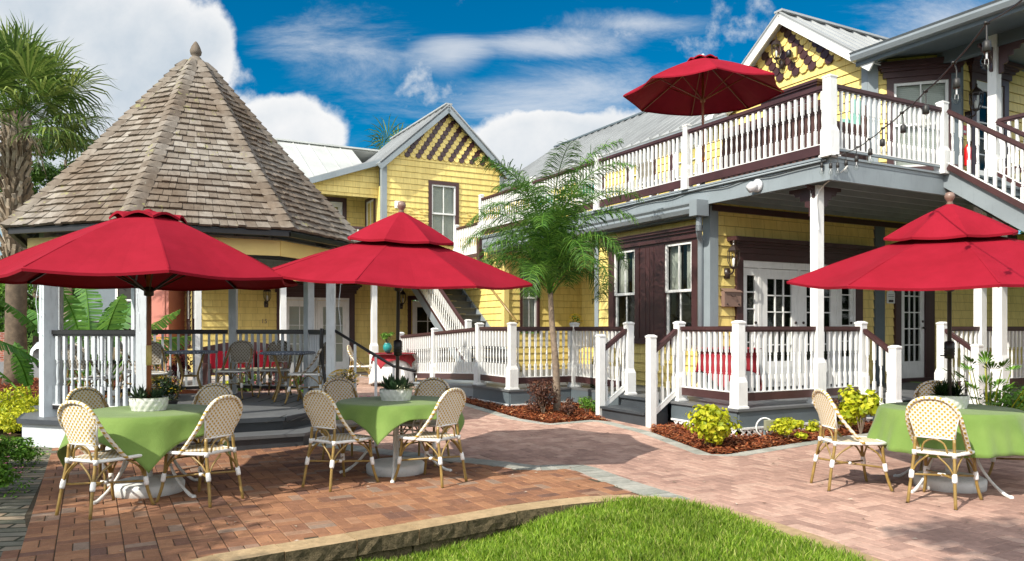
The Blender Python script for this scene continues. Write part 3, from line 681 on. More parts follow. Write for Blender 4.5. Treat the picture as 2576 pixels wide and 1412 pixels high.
# ================================================================ main house on the right
def slab(b,name,poly,z0,z1,mat,parent=None):
    m=b.mb(); m.prism(poly,z0,z1); return m.build(name,M[mat],parent or b.o)
def ribroof(b,name,p0,p1,q1,q0,mat,sp=.4,th=.05,parent=None,rib=.03):
    """roof plane: eave p0->p1, ridge q0->q1 (u,v,z); standing seams run from eave to ridge"""
    m=b.mb(); P=[Vector(x) for x in (p0,p1,q1,q0)]; n=(P[1]-P[0]).cross(P[3]-P[0]).normalized()
    if n.z<0: n=-n
    m.add([p for p in P]+[p-n*th for p in P],[(0,1,2,3),(7,6,5,4),(0,4,5,1),(1,5,6,2),(2,6,7,3),(3,7,4,0)])
    L=(P[1]-P[0]).length; k=int(L/sp)
    for i in range(k+1):
        t=min(1,i*sp/L); a=P[0].lerp(P[1],t)+n*rib/2; c=P[3].lerp(P[2],t)+n*rib/2; m.bar(a,c,.022,rib,up=n)
    return m.build(name,M[mat],parent or b.o)
def scales(b,F,apex_s,apex_z,zb,halfw,slope,mirror=1,name='fish_scale_shingles',sw=.17,sh=.125):
    """hexagonal shingles in diagonal brown and yellow stripes filling a gable top"""
    my=b.mb(F); mbn=b.mb(F); row=0; z=zb
    while z<apex_z-.12:
        off=(row%2)*.5; hw=(apex_z-z-sh*.5)/slope-.02
        k=-14
        while k<14:
            s=(k+off)*sw*mirror
            if abs(s)<hw:
                tone=math.floor(k+off+row*.5+.01)%2
                m=mbn if tone else my; y=.05+.0; c=apex_s+s; w=sw/2-.006; dz=sh*1.45
                zt=min(z+dz, apex_z-(abs(s)+w)*slope+.04)
                poly=[(c-w*.45,z),(c+w*.45,z),(c+w,z+sh*.42),(c+w,max(zt,z+sh*.5)),(c-w,max(zt,z+sh*.5)),(c-w,z+sh*.42)]
                n=6; m.add([(x,.048,zz) if i in(0,1) else (x,.042 if i in (2,5) else .024,zz) for i,(x,zz) in enumerate(poly)]+[(x,.01,zz) for x,zz in poly],[(0,1,2,3,4,5)]+[(i,i+6,(i+1)%6+6,(i+1)%6) for i in range(6)])
            k+=1
        z+=sh; row+=1
    o=my.build(name,M['siding'],b.o); mbn.build('brown_shingles',M['brown'],o); return o
mh=Bld('yellow_house','yellow shingle house with long upper balcony and white railed porch on the right','house')
b=mh
# ground floor walls
UW=(.38,1.38,2.44,1.67)
wall(b,FU(0),0,3.29,.3,3.55,[(.27,2.84,1.27,3.05)])
wall(b,FV(0,0),0,13,.3,3.6,[(.68,3.63,.3,2.74),(4.93,5.75,.3,2.66)])
wall(b,FU(2.44),3.29,7.5,.3,3.7,[(5.1,6.0,.3,2.6)])
wall(b,FV(7.5,0),.1,2.44,.3,3.7,[(.54,1.09,1.35,3.15)])
wall(b,FU(.1),7.5,11,.2,3.7)
m=b.mb(); m.box((0.02,3.27,.3),(2.44,3.29,3.6)); m.build('wall',M['yellowflat'],b.o)
# corner boards
m=b.mb(); m.box((-.045,-.045,.42),(.14,.0,3.54)); m.box((-.045,.0,.42),(-.0,.13,3.54)); m.build('corner_board',M['gray'],b.o)
m=b.mb(); m.box((-.04,3.20,.42),(.0,3.33,3.54)); m.box((.0,3.29,.42),(.1,3.33,3.54)); m.build('corner_board',M['gray'],b.o)
m=b.mb(); m.box((4.18,-.05,.42),(4.46,-.0,3.54)); m.build('corner_board',M['grayfas'],b.o)
m=b.mb(); m.box((.06,7.45,.42),(.2,7.5,3.6)); m.box((.06,7.5,.42),(.1,7.6,3.6)); m.build('corner_board',M['yellowflat'],b.o)
# brown paired window unit on the left-facing wall
F=FU(0); m=b.mb(F)
m.box((.27,0,1.27),(.41,.045,3.0)); m.box((1.13,0,1.27),(1.26,.045,3.0)); m.box((1.26,0,1.27),(1.86,.03,3.0)); m.box((1.86,0,1.27),(1.99,.045,3.0)); m.box((2.67,0,1.27),(2.84,.045,3.0))
m.box((.27,0,3.0),(2.84,.04,3.06)); m.box((.24,0,1.2),(2.87,.07,1.3)); 
for x in (1.44,1.56,1.68): m.box((x-.003,.03,1.3),(x+.003,.036,3.0))
cornice(m,.27,3.04,2.57,.20,.15); wu=m.build('window_surround',M['brown'],b.o)
sashes(wu,b,F,.41,1.3,.72,1.7,'curtain',1); sashes(wu,b,F,1.99,1.3,.68,1.7,'curtain',1)
window(b,FV(7.5,0),.6,1.45,.44,1.65,.07,'blind')
# entrance with two door leaves and sidelights
F=FV(0,0); m=b.mb(F); m.box((.55,0,.42),(.70,.06,2.74)); m.box((3.62,0,.42),(3.80,.06,2.74)); m.box((.55,0,2.66),(3.80,.055,2.80)); cornice(m,.55,2.78,3.25,.26,.2)
ent=m.build('entrance',M['brown'],b.o)
m=b.mb(F); m.box((.70,-.06,.44),(.74,.035,2.66)); m.box((3.58,-.06,.44),(3.62,.035,2.66)); m.box((.74,-.06,2.54),(3.58,.035,2.66))
for x in (1.12,2.11,3.14): m.box((x-.035,-.06,.44),(x+.035,.03,2.54))
m.build('door_frame',M['white'],ent)
doorleaf(b,F,.75,.46,.33,2.07,1,5,ent,(.07,.12,.5)); doorleaf(b,F,1.16,.46,.91,2.07,3,5,ent,(.15,.17,.45)); doorleaf(b,F,2.15,.46,.95,2.07,3,5,ent,(.15,.17,.45),hand=-1); doorleaf(b,F,3.18,.46,.38,2.07,1,5,ent,(.07,.12,.5)); darkbox(b,F,.72,.42,2.88,2.2,ent,1.2)
# narrow glazed door to the right
m=b.mb(F); m.box((4.78,0,.42),(4.95,.06,2.7)); m.box((5.73,0,.42),(6.02,.06,2.7)); m.box((4.78,0,2.6),(6.02,.055,2.76)); m.box((4.7,-.1,.42),(6.1,.12,.5)); e2=m.build('door_casing',M['brown'],b.o)
doorleaf(b,F,4.97,.5,.76,2.09,3,5,e2,(.13,.13,.33),hand=1); darkbox(b,F,4.95,.42,.8,2.2,e2,1.0)
# door in the recess
F=FU(2.44); m=b.mb(F); frame_rect(m,5.1,.42,.9,2.15,.12,-.03,.05); cornice(m,4.98,2.68,1.14,.2,.18); e3=m.build('door_casing',M['brown'],b.o); doorleaf(b,F,5.1,.44,.9,2.12,2,4,e3,(.13,.15,.6)); darkbox(b,F,5.08,.42,.94,2.2,e3)
# porch ceiling over the recess
m=b.mb(); m.box((-.15,3.3,3.42),(2.44,7.5,3.46)); m.build('porch_ceiling',M['white'],b.o)
# gutter and downspout
m=b.mb(); prof=[(-.20,3.40),(-.34,3.41),(-.38,3.48),(-.365,3.52),(-.40,3.56),(-.40,3.585),(-.20,3.585)]
vs=[];n=len(prof)
for v in (-.12,7.75): vs+=[(u,v,z) for u,z in prof]
m.add(vs,[tuple(range(n)),tuple(reversed(range(n,2*n)))]+[(i,i+n,(i+1)%n+n,(i+1)%n) for i in range(n)])
m.box((-.44,-.16,3.34),(-.18,.02,3.60)); g_=m.build('gutter',M['gutter'],b.o)
m=b.mb(); m.box((-.19,-.02,3.36),(-.02,7.75,3.54)); m.build('soffit_board',M['grayfas'],g_)
m=b.mb(); m.tube([(-.30,-.06,3.40),(-.30,-.06,3.22),(-.27,-.02,3.12),(-.18,.06,3.04),(-.10,.12,2.96),(-.075,.15,2.84),(-.075,.15,.45)],.05,10); 
for i in range(7): t=i/7; m.tube([(-.30+.03*t,-.06+.03*t,3.2-.1*t),(-.30+.03*t,-.06+.03*t,3.19-.1*t)],.056,10)
m.build('downspout',M['gutter'],b.o)
# balcony deck, beams, joists
slab(b,'balcony_deck',[(-.19,-2.54),(13,-2.54),(13,0),(3.2,0),(3.2,8.35),(-.19,8.35)],3.79,3.85,'gray')
slab(b,'balcony_deck',[(3.8,-6),(13,-6),(13,-2.56),(3.8,-2.56)],3.79,3.85,'gray')
m=b.mb(); m.box((-.19,-2.54,3.54),(-.13,8.35,3.785)); m.box((-.13,-2.54,3.54),(2.36,-2.48,3.785)); m.box((3.75,-6,3.54),(3.81,-2.5,3.785)); m.box((2.36,-2.54,3.54),(9,-2.48,3.785)); m.build('balcony_beam',M['gray'],b.o)
m=b.mb(); m.box((-.215,-2.565,3.845),(-.10,8.35,3.875)); m.box((-.10,-2.565,3.845),(2.36,-2.47,3.875)); m.build('deck_edge',M['gray'],b.o)
m=b.mb()
for i in range(7): v=-2.3+i*.38; m.box((-.13,v-.02,3.60),(8.9,v+.02,3.785))
m.box((-.1,-2.45,3.70),(8.9,-.03,3.72)); m.build('joists',M['gray'],b.o)
m=b.mb(); m.box((0,-.06,3.46),(9,-.0,3.56)); m.build('ledger_board',M['brown'],b.o)
# upper floor: gable wall, long wall, angled bay, door wall
apex=(1.01,7.62); sl_=.76
GH=1.82
wall(b,FU(3.0),-.81,2.83,3.85,7.60,[(.36,1.50,4.3,5.86)],clip=lambda z:(-.81,2.83) if z<6.24 else (apex[0]-(apex[1]-z)/sl_,apex[0]+(apex[1]-z)/sl_))
wall(b,FU(3.0),2.83,11,3.85,6.1,[(3.5,4.4,3.85,5.85),(5.2,6.1,3.85,5.85),(7.3,8.2,3.85,5.85)])
scales(b,FU(3.0),apex[0],apex[1],6.42,1.6,sl_,mirror=-1,sw=.195,sh=.135)
window(b,FU(3.0),.42,4.35,1.02,1.48,.1,'blind',True)
for s in (3.5,5.2,7.3):
    F=FU(3.0); m=b.mb(F); frame_rect(m,s,3.87,.9,1.98,.12,-.03,.05); e=m.build('door_casing',M['brown'],b.o); doorleaf(b,F,s,3.87,.9,1.97,2,4,e,(.13,.15,.5)); darkbox(b,F,s,3.86,.9,1.98,e)
r2=math.sqrt(.5); FA=FR(3.0,-.81,r2,-r2,-r2,-r2)
wall(b,FA,0,1.39,3.85,6.5,[(.30,1.25,4.25,5.82)])
F=FA; window(b,FA,.37,4.3,.86,1.48,.11,'blind'); m=b.mb(FA); cornice(m,.24,5.87,1.12,.26,.14); m.build('window_cornice',M['brown'],b.o)
wall(b,FV(-1.78,0),3.97,12,3.85,6.7,[(4.45,5.3,3.85,5.82)])
F=FV(-1.78,0); m=b.mb(F); frame_rect(m,4.45,3.87,.85,1.97,.14,-.03,.05); cornice(m,4.31,5.95,1.13,.25,.2); e=m.build('door_casing',M['brown'],b.o); doorleaf(b,F,4.45,3.87,.85,1.96,2,5,e,(.13,.15,.4)); darkbox(b,F,4.45,3.86,.85,1.98,e)
m=b.mb(); m.box((2.955,-.83,3.85),(3.0,-.66,6.3)); m.build('corner_board',M['gray'],b.o)
m=b.mb(FA); m.box((-.05,.0,3.85),(.12,.045,6.4)); m.build('corner_board',M['gray'],b.o)
m=b.mb(FA); m.box((1.27,.0,3.85),(1.42,.05,6.4)); m.build('corner_board',M['grayfas'],b.o)
m=b.mb(); m.box((3.95,-1.83,3.85),(4.06,-1.78,6.4)); m.build('corner_board',M['grayfas'],b.o)
# gable roof
ov=.28; az=apex[1]+.06; ey=GH+.22; ez=az-ey*sl_
for sgn in (-1,1):
    ribroof(b,'gable_roof',(3.0-ov,apex[0]+sgn*ey,ez),(6.0,apex[0]+sgn*ey,ez),(6.0,apex[0],az),(3.0-ov,apex[0],az),'roofg',.42,.04)
    m=b.mb(); n=Vector((0,-sgn*sl_,1)).normalized()
    m.bar((3.0-ov+.02,apex[0]+sgn*ey,ez-.11),(3.0-ov+.02,apex[0],az-.11),.035,.17,up=(0,0,1)); m.bar((3.0-ov/2,apex[0]+sgn*ey,ez-.05),(3.0-ov/2,apex[0],az-.05),ov,.015); m.build('bargeboard',M['white'],b.o)
m=b.mb(); m.bar((2.7,apex[0],az+.02),(6.0,apex[0],az+.02),.2,.04); m.build('ridge_cap',M['roofg'],b.o)
ribroof(b,'long_roof',(2.68,2.4,6.02),(2.68,13.6,6.02),(5.5,13.6,7.92),(5.5,2.4,7.92),'roofg',.36,.05,rib=.06)
m=b.mb(); m.bar((5.5,2.4,7.95),(5.5,13.7,7.95),.24,.05); m.build('ridge_cap',M['grayfas'],b.o)
m=b.mb(); m.box((2.70,2.4,5.88),(2.75,13.6,6.02)); m.box((2.75,2.4,5.96),(3.0,13.6,5.99)); m.build('eave_board',M['gray'],b.o)
m=b.mb(); m.box((3.02,2.9,3.8),(3.06,13.4,6.0)); m.box((3.0,13.3,3.8),(8,13.36,6.0)); m.build('wall_backing',M['yellowflat'],b.o)
# porch roof over the upper corner
ribroof(b,'porch_roof',(2.62,-6,6.30),(2.62,-.72,6.30),(6.5,-.72,7.7),(6.5,-6,7.7),'roofg',.4,.05)
m=b.mb(); prof=[(2.70,6.16),(2.60,6.17),(2.56,6.24),(2.57,6.28),(2.54,6.31),(2.70,6.31)]; n=len(prof); vs=[]
for v in (-6,-.72): vs+=[(u,v,z) for u,z in prof]
m.add(vs,[tuple(range(n)),tuple(reversed(range(n,2*n)))]+[(i,i+n,(i+1)%n+n,(i+1)%n) for i in range(n)]); m.build('gutter',M['gutter'],b.o)
m=b.mb(); m.box((2.70,-6,6.09),(2.78,-.74,6.30)); m.box((2.78,-6,6.22),(6.5,-.74,6.26)); m.box((3.68,-6,6.22-.2),(3.84,-1.6,6.22)); m.build('soffit',M['grayfas'],b.o)
# upper railings and posts
UP=[-2.54,.36,2.98,5.61,8.25]
for i,(v0,v1) in enumerate(zip(UP,UP[1:])): railing(b,(-.19,v0+.06),(-.19,v1-.06),3.85,3.85,1.02,.115,low0=.06,lowh=.13)
railing(b,(-.13,-2.54),(2.28,-2.54),3.85,3.85,1.02,.115,low='gray',low0=.10,lowh=.03)
post(b,-.19,-2.54,3.85,4.98,.13); 
for v in UP[1:]: post(b,-.19,v,3.85,4.97,.10)
post(b,2.34,-2.54,3.85,4.97,.12)
railing(b,(-.19,8.31),(-.19,9.75),3.30,3.30,.98,.115,low0=.06,lowh=.1); post(b,-.19,9.8,3.30,4.36,.11)
slab(b,'landing_deck',[(-.25,8.35),(2.4,8.35),(2.4,10.95),(-.25,10.95)],3.2,3.28,'gray')
m=b.mb(); m.box((-.27,8.2,3.28),(-.13,8.36,3.86)); m.build('deck_edge',M['brown'],b.o)
post(b,3.72,-2.54,3.85,6.25,.14,True,False,'porch_column'); 
railing(b,(3.72,-2.6),(3.72,-5.9),3.85,3.85,1.02,.115)
# ground floor porch
DZ=.42
def deckpart(poly): slab(b,'porch_deck',poly,DZ-.035,DZ,'graydeck')
deckpart([(-1.60,-2.24),(13,-2.24),(13,0),(0,0),(0,.46),(-1.60,.46)]); deckpart([(-1.46,.462),(0,.462),(0,3.29),(2.44,3.29),(2.44,7.5),(.1,7.5),(.1,8.6),(-1.42,8.6),(-1.42,2.02),(-1.46,2.02)]); deckpart([(-2.74,2.02),(-1.422,2.02),(-1.422,3.5),(-2.74,3.5)])
def skirt(p,q,z0=.13,z1=.385):
    m=b.mb()
    P=Vector((p[0],p[1],0));Q=Vector((q[0],q[1],0)); m.bar(P+Vector((0,0,(z0+z1)/2+.001)),Q+Vector((0,0,(z0+z1)/2+.001)),.03,z1-z0); m.build('skirting',M['grayfas'],b.o)
for p,q in (((-1.55,-2.2),(1.1,-2.2)),((3.1,-2.2),(13,-2.2)),((-1.55,-2.185),(-1.55,-.86)),((-1.55,.3),(-1.55,.44)),((-1.44,.50),(-1.44,2.03)),((-2.70,2.05),(-1.46,2.05)),((-2.70,2.065),(-2.70,3.5))): skirt(p,q)
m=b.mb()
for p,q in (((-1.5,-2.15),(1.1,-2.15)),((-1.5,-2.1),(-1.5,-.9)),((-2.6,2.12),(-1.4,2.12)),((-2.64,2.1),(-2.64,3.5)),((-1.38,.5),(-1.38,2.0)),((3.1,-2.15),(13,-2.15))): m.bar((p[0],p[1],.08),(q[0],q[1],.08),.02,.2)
m.build('crawl_space_shade',M['dark'],b.o)  # dark boards stand in for the shade under the porch
for p,q,o in (((-1.55,-2.22),(1.1,-2.22),(0,-1)),((-1.57,-2.2),(-1.57,-.9),(-1,0)),((-2.7,2.03),(-1.44,2.03),(0,-1)),((-2.72,2.05),(-2.72,6.2),(-1,0))):
    lattice(b,p,q,.02,.17,o)
# steps on the left
def steps(b,u0,u1,v0,v1,axis,name='porch_steps'):
    m=b.mb(); m.box((u0,v0,.02),(u1,v1,.225)); m.build(name,M['graydk'],b.o)
m=b.mb(); m.box((-2.0,-.80,.03),(-1.62,.29,.225)); m.box((-1.62,-.80,.03),(-1.58,.29,.384)); st=m.build('porch_steps',M['graydk'],b.o)
m=b.mb(); m.box((-2.04,-.80,.225),(-1.62,.29,.262)); m.box((-1.66,-.80,.385),(-1.601,.29,.424)); m.build('tread',M['graydk'],st)
m=b.mb(); m.box((1.1,-2.62,.03),(3.0,-2.24,.225)); m.build('porch_steps',M['graydk'],b.o)
m=b.mb(); m.box((1.1,-2.66,.225),(3.0,-2.24,.26)); m.build('tread',M['graydk'],b.o)
# newel posts and rails of the porch
for (u,v) in ((-1.47,-2.12),(-1.42,-.87),(-1.42,.36),(-1.32,2.12),(-2.62,2.13),(-2.62,3.42),(1.04,-2.10),(3.04,-2.10)): post(b,u,v,DZ,1.60,.12)
post(b,.06,-2.12,DZ,3.54,.13,True,False,'porch_column',bh=.65)
post(b,-1.95,-.87,.05,1.40,.11,False); post(b,-1.98,.36,.05,1.40,.11,False); post(b,1.04,-2.66,.05,1.25,.12); post(b,3.04,-2.66,.05,1.25,.12)
post(b,4.05,-2.12,DZ,3.54,.14,True,False,'porch_column',bh=.7); post(b,3.73,-2.62,.06,3.54,.15,True,False,'porch_column',bh=1.0)
for p,q in (((-1.47,-2.06),(-1.42,-.93)),((-1.41,-2.12),(0,-2.12)),((.12,-2.12),(.98,-2.10)),((-1.42,.42),(-1.33,2.06)),((-2.56,2.13),(-1.38,2.12)),((-2.62,2.19),(-2.62,3.36)),((3.10,-2.10),(3.98,-2.12)),((4.12,-2.12),(8.9,-2.12))):
    railing(b,p,q,DZ,DZ,1.11)
for p,q in (((-1.42-.06,-.87),(-1.90,-.87)),((-1.48,.36),(-1.92,.36)),((1.04,-2.16),(1.04,-2.60)),((3.04,-2.16),(3.04,-2.60))):
    railing(b,p,q,DZ+.0,DZ-.30,1.08,.11,low='white',lowh=.07,low0=.10)
# fretwork brackets at the column
def bracket(u,v,dx,dy,z,s=1,name='bracket'):
    F=FR(u,v,dx,dy,-dy,dx); m=b.mb(F); P=[(0,0),(.42,0),(.42,-.05),(.33,-.06),(.30,-.12),(.22,-.11),(.21,-.19),(.13,-.19),(.13,-.28),(.06,-.30),(.06,-.42),(0,-.44)]
    m.plate([(x*s,z+zz*s) for x,zz in P],-.02,.02); m.build(name,M['brown'],b.o)
bracket(.13,-2.12,1,0,3.54); bracket(.0,-2.12,-1,0,3.54,.4); bracket(.06,-2.05,0,1,3.54); bracket(3.72,-2.62,0,-1,6.02); bracket(3.66,-2.54,-1,0,6.02,.9)
# ramp along v on the left
def ramp():
    m=b.mb(); m.add([(-2.74,3.5,.385),(-1.42,3.5,.385),(-1.42,7.9,.19),(-2.74,7.9,.19),(-2.74,3.5,.42),(-1.42,3.5,.42),(-1.42,7.9,.225),(-2.74,7.9,.225)],[(0,3,2,1),(4,5,6,7),(0,1,5,4),(1,2,6,5),(2,3,7,6),(3,0,4,7)])
    m.build('ramp_deck',M['gray'],b.o); m=b.mb(); m.add([(-2.71,3.5,.12),(-2.69,3.5,.12),(-2.69,7.9,.10),(-2.71,7.9,.10),(-2.71,3.5,.385),(-2.69,3.5,.385),(-2.69,7.9,.19),(-2.71,7.9,.19)],[(0,3,2,1),(4,5,6,7),(0,1,5,4),(1,2,6,5),(2,3,7,6),(3,0,4,7)]); m.build('skirting',M['gray'],b.o)
ramp()
post(b,-2.62,5.60,.32,1.50,.11); post(b,-2.62,7.66,.22,1.40,.12)
railing(b,(-2.62,3.48),(-2.62,5.54),DZ,.325,1.10); railing(b,(-2.62,5.66),(-2.62,7.60),.32,.23,1.10)
# ---------------------------------------------------------------- stairs (their own things)
def staircase(name,label,u0,u1,v0,z0,dv,n,rise,run,mat='graydk',strip=True,railu=(),down=False,group='outside staircases'):
    s=Bld(name,label,'staircase',(u0+u1)/2,v0,group); B=s
    m=s.mb()
    for i in range(n):
        a=v0+dv*run*i; z=z0+rise*(i+1)
        m.box((u0,min(a,a+dv*(run+.03)),z-.035),(u1,max(a,a+dv*(run+.03)),z)); m.box((u0+.02,min(a+dv*.03,a+dv*.045),z-rise),(u1-.02,max(a+dv*.03,a+dv*.045),z-.035))
    m.build('treads',M[mat],s.o)
    if strip:
        m=s.mb()
        for i in range(n):
            a=v0+dv*run*i; z=z0+rise*(i+1); m.box((u0+.12,min(a+dv*.005,a+dv*.06),z+.001),(u0+.12+(u1-u0)*.55,max(a+dv*.005,a+dv*.06),z+.006))
        m.build('grip_strips',M['yelstrip'],s.o)
    e=(v0+dv*run*n,z0+rise*n)
    for u in (u0-.02,u1+.02):
        m=s.mb(); m.bar((u,v0,z0-.02),(u,e[0],e[1]-.02),.045,.28); m.build('stringer',M['gray'],s.o)
    for u,h0 in railu:
        railing(s,(u,v0+dv*.08),(u,e[0]-dv*.1),z0+rise*.6,e[1]-.02,1.0,.125,low0=.08,lowh=.09); post(s,u,v0,z0,z0+1.28,.12,bh=.3); 
    return s
staircase('staircase','dark grey steps with pale yellow strips climbing behind the small palm',-1.25,.03,6.7,.42,1,16,.18,.285,railu=((-1.3,0),))
staircase('staircase','grey stairs dropping from the upper deck at the right edge, white balusters on both sides',2.42,3.55,-7.6,.3,1,20,.1775,.253,strip=False,railu=((2.34,0),(3.62,0)),mat='grayfas')
# ================================================================ gabled house behind
gh=Bld('gabled_house','yellow shingle house with brown striped gable, behind the wooden gazebo and stairs','house',0,11)
b=gh; AP=(.0,7.84); gs=.90
CL=lambda z:(-1.90,1.90) if z<6.13 else (AP[0]-(AP[1]-z)/gs,AP[0]+(AP[1]-z)/gs)
wall(b,FV(11.0,0),-1.9,1.9,3.2,7.98,[(-.47,.36,3.93,5.70)],clip=CL)
scales(b,FV(11.0,0),AP[0],AP[1],6.36,1.6,gs,mirror=-1)
window(b,FV(11.0,0),-.44,3.98,.76,1.68,.1,'blind')
wall(b,FV(11.2,0),-6.63,1.0,.2,3.3,[(-4.66,-2.79,.2,2.42),(-.95,0,.2,2.3)])
wall(b,FU(-6.63),11.2,19,.2,3.3,[(12.2,12.9,.9,2.6),(13.6,14.3,.9,2.6)])
window(b,FU(-6.63),12.25,1.0,.6,1.55,.09,'blind'); window(b,FU(-6.63),13.65,1.0,.6,1.55,.09,'blind')
m=b.mb(); m.box((-6.9,11.0,2.95),(-6.62,19,3.1)); m.box((-6.8,11.1,2.82),(-6.63,19,2.95)); m.build('eave_board',M['yellowflat'],b.o)
# small basket weave of shingles below the gable window
m=b.mb(FV(11.0,0)); rg=random.Random(2)
for r_ in range(13):
    for c_ in range(22):
        x=-1.75+c_*.17+(.08 if r_%2 else 0)
        if -.56<x<.42 or x>1.8 or (r_+c_)%3==0: continue
        z=3.95+r_*.08; m.box((x,.012,z),(x+.11,.04,z+.035))
m.build('raised_shingles',M['siding'],b.o)
# upper left porch
wall(b,FV(11.35,0),-3.95,-1.9,5.18,6.12,clip=lambda z:(-1.9-(6.12-z)/.36 if z>5.40 else -3.9,-1.9))
wall(b,FV(12.6,0),-3.9,-1.9,3.3,5.4,[(-3.35,-2.55,3.3,5.2)])
F=FV(12.6,0); m=b.mb(F); frame_rect(m,-3.45,3.35,.85,1.85,.12,-.03,.05); e=m.build('door_casing',M['brown'],b.o); doorleaf(b,F,-3.45,3.35,.85,1.84,3,2,e,(.13,.15,.9)); darkbox(b,F,-3.45,3.34,.85,1.85,e)
m=b.mb(); m.box((-1.94,11.0,3.2),(-1.90,12.6,5.5)); m.build('wall',M['siding'],b.o)
window(b,FR(-1.94,11.5,0,1,-1,0),.1,3.7,.7,1.5,.08,'curtain')
m=b.mb(); m.box((-6.5,11.3,3.12),(-1.9,12.6,3.28)); m.build('upper_deck',M['gray'],b.o)
railing(b,(-6.3,11.4),(-1.98,11.4),3.28,3.28,1.08,.118)
m=b.mb(); m.box((-1.95,10.955,3.2),(-1.80,11.0,6.15)); m.box((-1.95,11.0,3.2),(-1.90,11.12,6.15)); m.build('corner_board',M['gray'],b.o)
m=b.mb(); m.box((1.78,10.955,3.2),(1.93,11.0,6.1)); m.build('corner_board',M['gray'],b.o)
# body walls above the lower porch roof
m=b.mb(); m.box((-6.6,12.65,3.1),(1.9,12.75,5.4)); m.box((-6.6,12.75,.2),(-6.5,18.8,5.4)); m.box((-6.5,18.7,.2),(1.9,18.8,5.4)); m.box((1.85,11.05,3.3),(1.9,18.7,6.0)); m.build('wall_backing',M['yellowflat'],b.o)
# roofs
ribroof(b,'main_roof',(-7.0,11.5,5.30),(-1.6,11.5,5.30),(-1.6,15.0,7.36),(-7.0,15.0,7.36),'roofl',.5,.05)
ribroof(b,'main_roof',(-7.0,18.9,5.30),(1.6,18.9,5.30),(1.6,15.0,7.36),(-7.0,15.0,7.36),'roofl',.5,.05)
m=b.mb(); m.bar((-7.0,15,7.39),(0,15,7.39),.2,.05); m.build('ridge_cap',M['roofl'],b.o)
az=AP[1]+.12
for sg in (-1,1):
    ribroof(b,'gable_roof',(sg*2.08,10.72,az-2.08*gs),(sg*2.08,15.5,az-2.08*gs),(0,15.5,az),(0,10.72,az),'roofg',.45,.05)
    m=b.mb(); m.bar((sg*2.10,10.74,az-2.10*gs-.12),(0,10.74,az-.12),.04,.17); m.bar((sg*2.05,10.86,az-2.05*gs-.06),(0,10.86,az-.06),.25,.015); m.build('bargeboard',M['gray'],b.o)
m=b.mb(); m.bar((0,10.72,az+.02),(0,15.5,az+.02),.2,.04); m.build('ridge_cap',M['roofg'],b.o)
ribroof(b,'porch_roof',(-4.05,11.1,5.47),(-4.05,13.6,5.47),(-1.85,13.6,6.28),(-1.85,11.1,6.28),'roofg',.5,.04)
m=b.mb(); m.bar((-4.07,11.1,5.40),(-1.85,11.1,6.20),.04,.15); m.build('bargeboard',M['gray'],b.o)
# lower porch: columns, beam, ceiling
m=b.mb(); m.box((-7.2,8.85,2.62),(1.6,9.0,2.86)); m.box((-7.2,8.86,2.86),(-6.95,11.2,2.98)); m.build('porch_beam',M['yellowflat'],b.o)
ribroof(b,'lower_roof',(-7.3,8.65,2.92),(-.4,8.65,2.92),(-.4,11.3,3.5),(-7.3,11.3,3.5),'roofl',.5,.05)
m=b.mb(); m.box((-7.2,9.0,2.72),(-.4,11.2,2.76)); m.build('porch_ceiling',M['grayfas'],b.o)
for u in (-6.98,-5.1,-2.86): post(b,u,8.93,gz(0,HW(u,8.93).y),2.62,.13,True,False,'porch_column',bh=.9)
F=FV(11.2,0); m=b.mb(F); m.box((-4.78,0,.22),(-4.63,.06,2.42)); m.box((-2.82,0,.22),(-2.67,.06,2.42)); m.box((-4.78,0,2.32),(-2.67,.055,2.46)); cornice(m,-4.78,2.44,2.11,.24,.18); e=m.build('entrance',M['brown'],b.o)
m=b.mb(F); m.box((-4.63,-.05,.25),(-4.59,.03,2.32)); m.box((-2.86,-.05,.25),(-2.82,.03,2.32)); m.box((-3.75,-.05,.25),(-3.70,.03,2.32)); m.box((-4.59,-.05,2.25),(-2.86,.03,2.32)); m.build('door_frame',M['white'],e)
doorleaf(b,F,-4.59,.27,.83,1.97,2,3,e,(.14,.17,.3),'blind'); doorleaf(b,F,-3.69,.27,.83,1.97,2,3,e,(.14,.17,.3),'blind',hand=-1)
m=b.mb(F); m.box((-1.1,0,.22),(-1.0,.05,2.4)); m.box((.0,0,.22),(.1,.05,2.4)); m.box((-1.1,0,2.3),(.1,.05,2.42)); e=m.build('door_casing',M['brown'],b.o); doorleaf(b,F,-.95,.27,.95,2.0,2,3,e,(.14,.17,.6)); darkbox(b,F,-.95,.26,.95,2.0,e)
m=b.mb(); m.box((-7.3,9.3,.12),(.0,11.2,.235+.03)); m.build('porch_slab',M['concrete'],b.o)
# house numbers
def text_on(parent,T,txt,F,s,z,size,mat,y=.03,name='house_number'):
    cu=bpy.data.curves.new(name,'FONT'); cu.body=txt; cu.size=size; cu.extrude=.004; cu.align_x='CENTER'
    o=bpy.data.objects.new(name,cu); C.objects.link(o); dg=bpy.context.evaluated_depsgraph_get(); me=bpy.data.meshes.new_from_object(o.evaluated_get(dg)); bpy.data.objects.remove(o)
    me.materials.clear(); me.materials.append(M[mat]); o=bpy.data.objects.new(name,me); C.objects.link(o); o.parent=parent
    # text frame: x along the wall as seen by the viewer
    X=F.col[0].to_3d(); Y=F.col[1].to_3d(); fl=1 if X.cross(Vector((0,0,1))).dot(Y)>0 else -1
    mt=Matrix.Identity(4)
    for i in range(3): mt[i][0]=X[i]*fl; mt[i][1]=(0,0,1)[i]; mt[i][2]=Y[i]
    p=F@Vector((s,y,z)); p=T@p; mt[0][3],mt[1][3],mt[2][3]=p; o.matrix_local=mt; return o
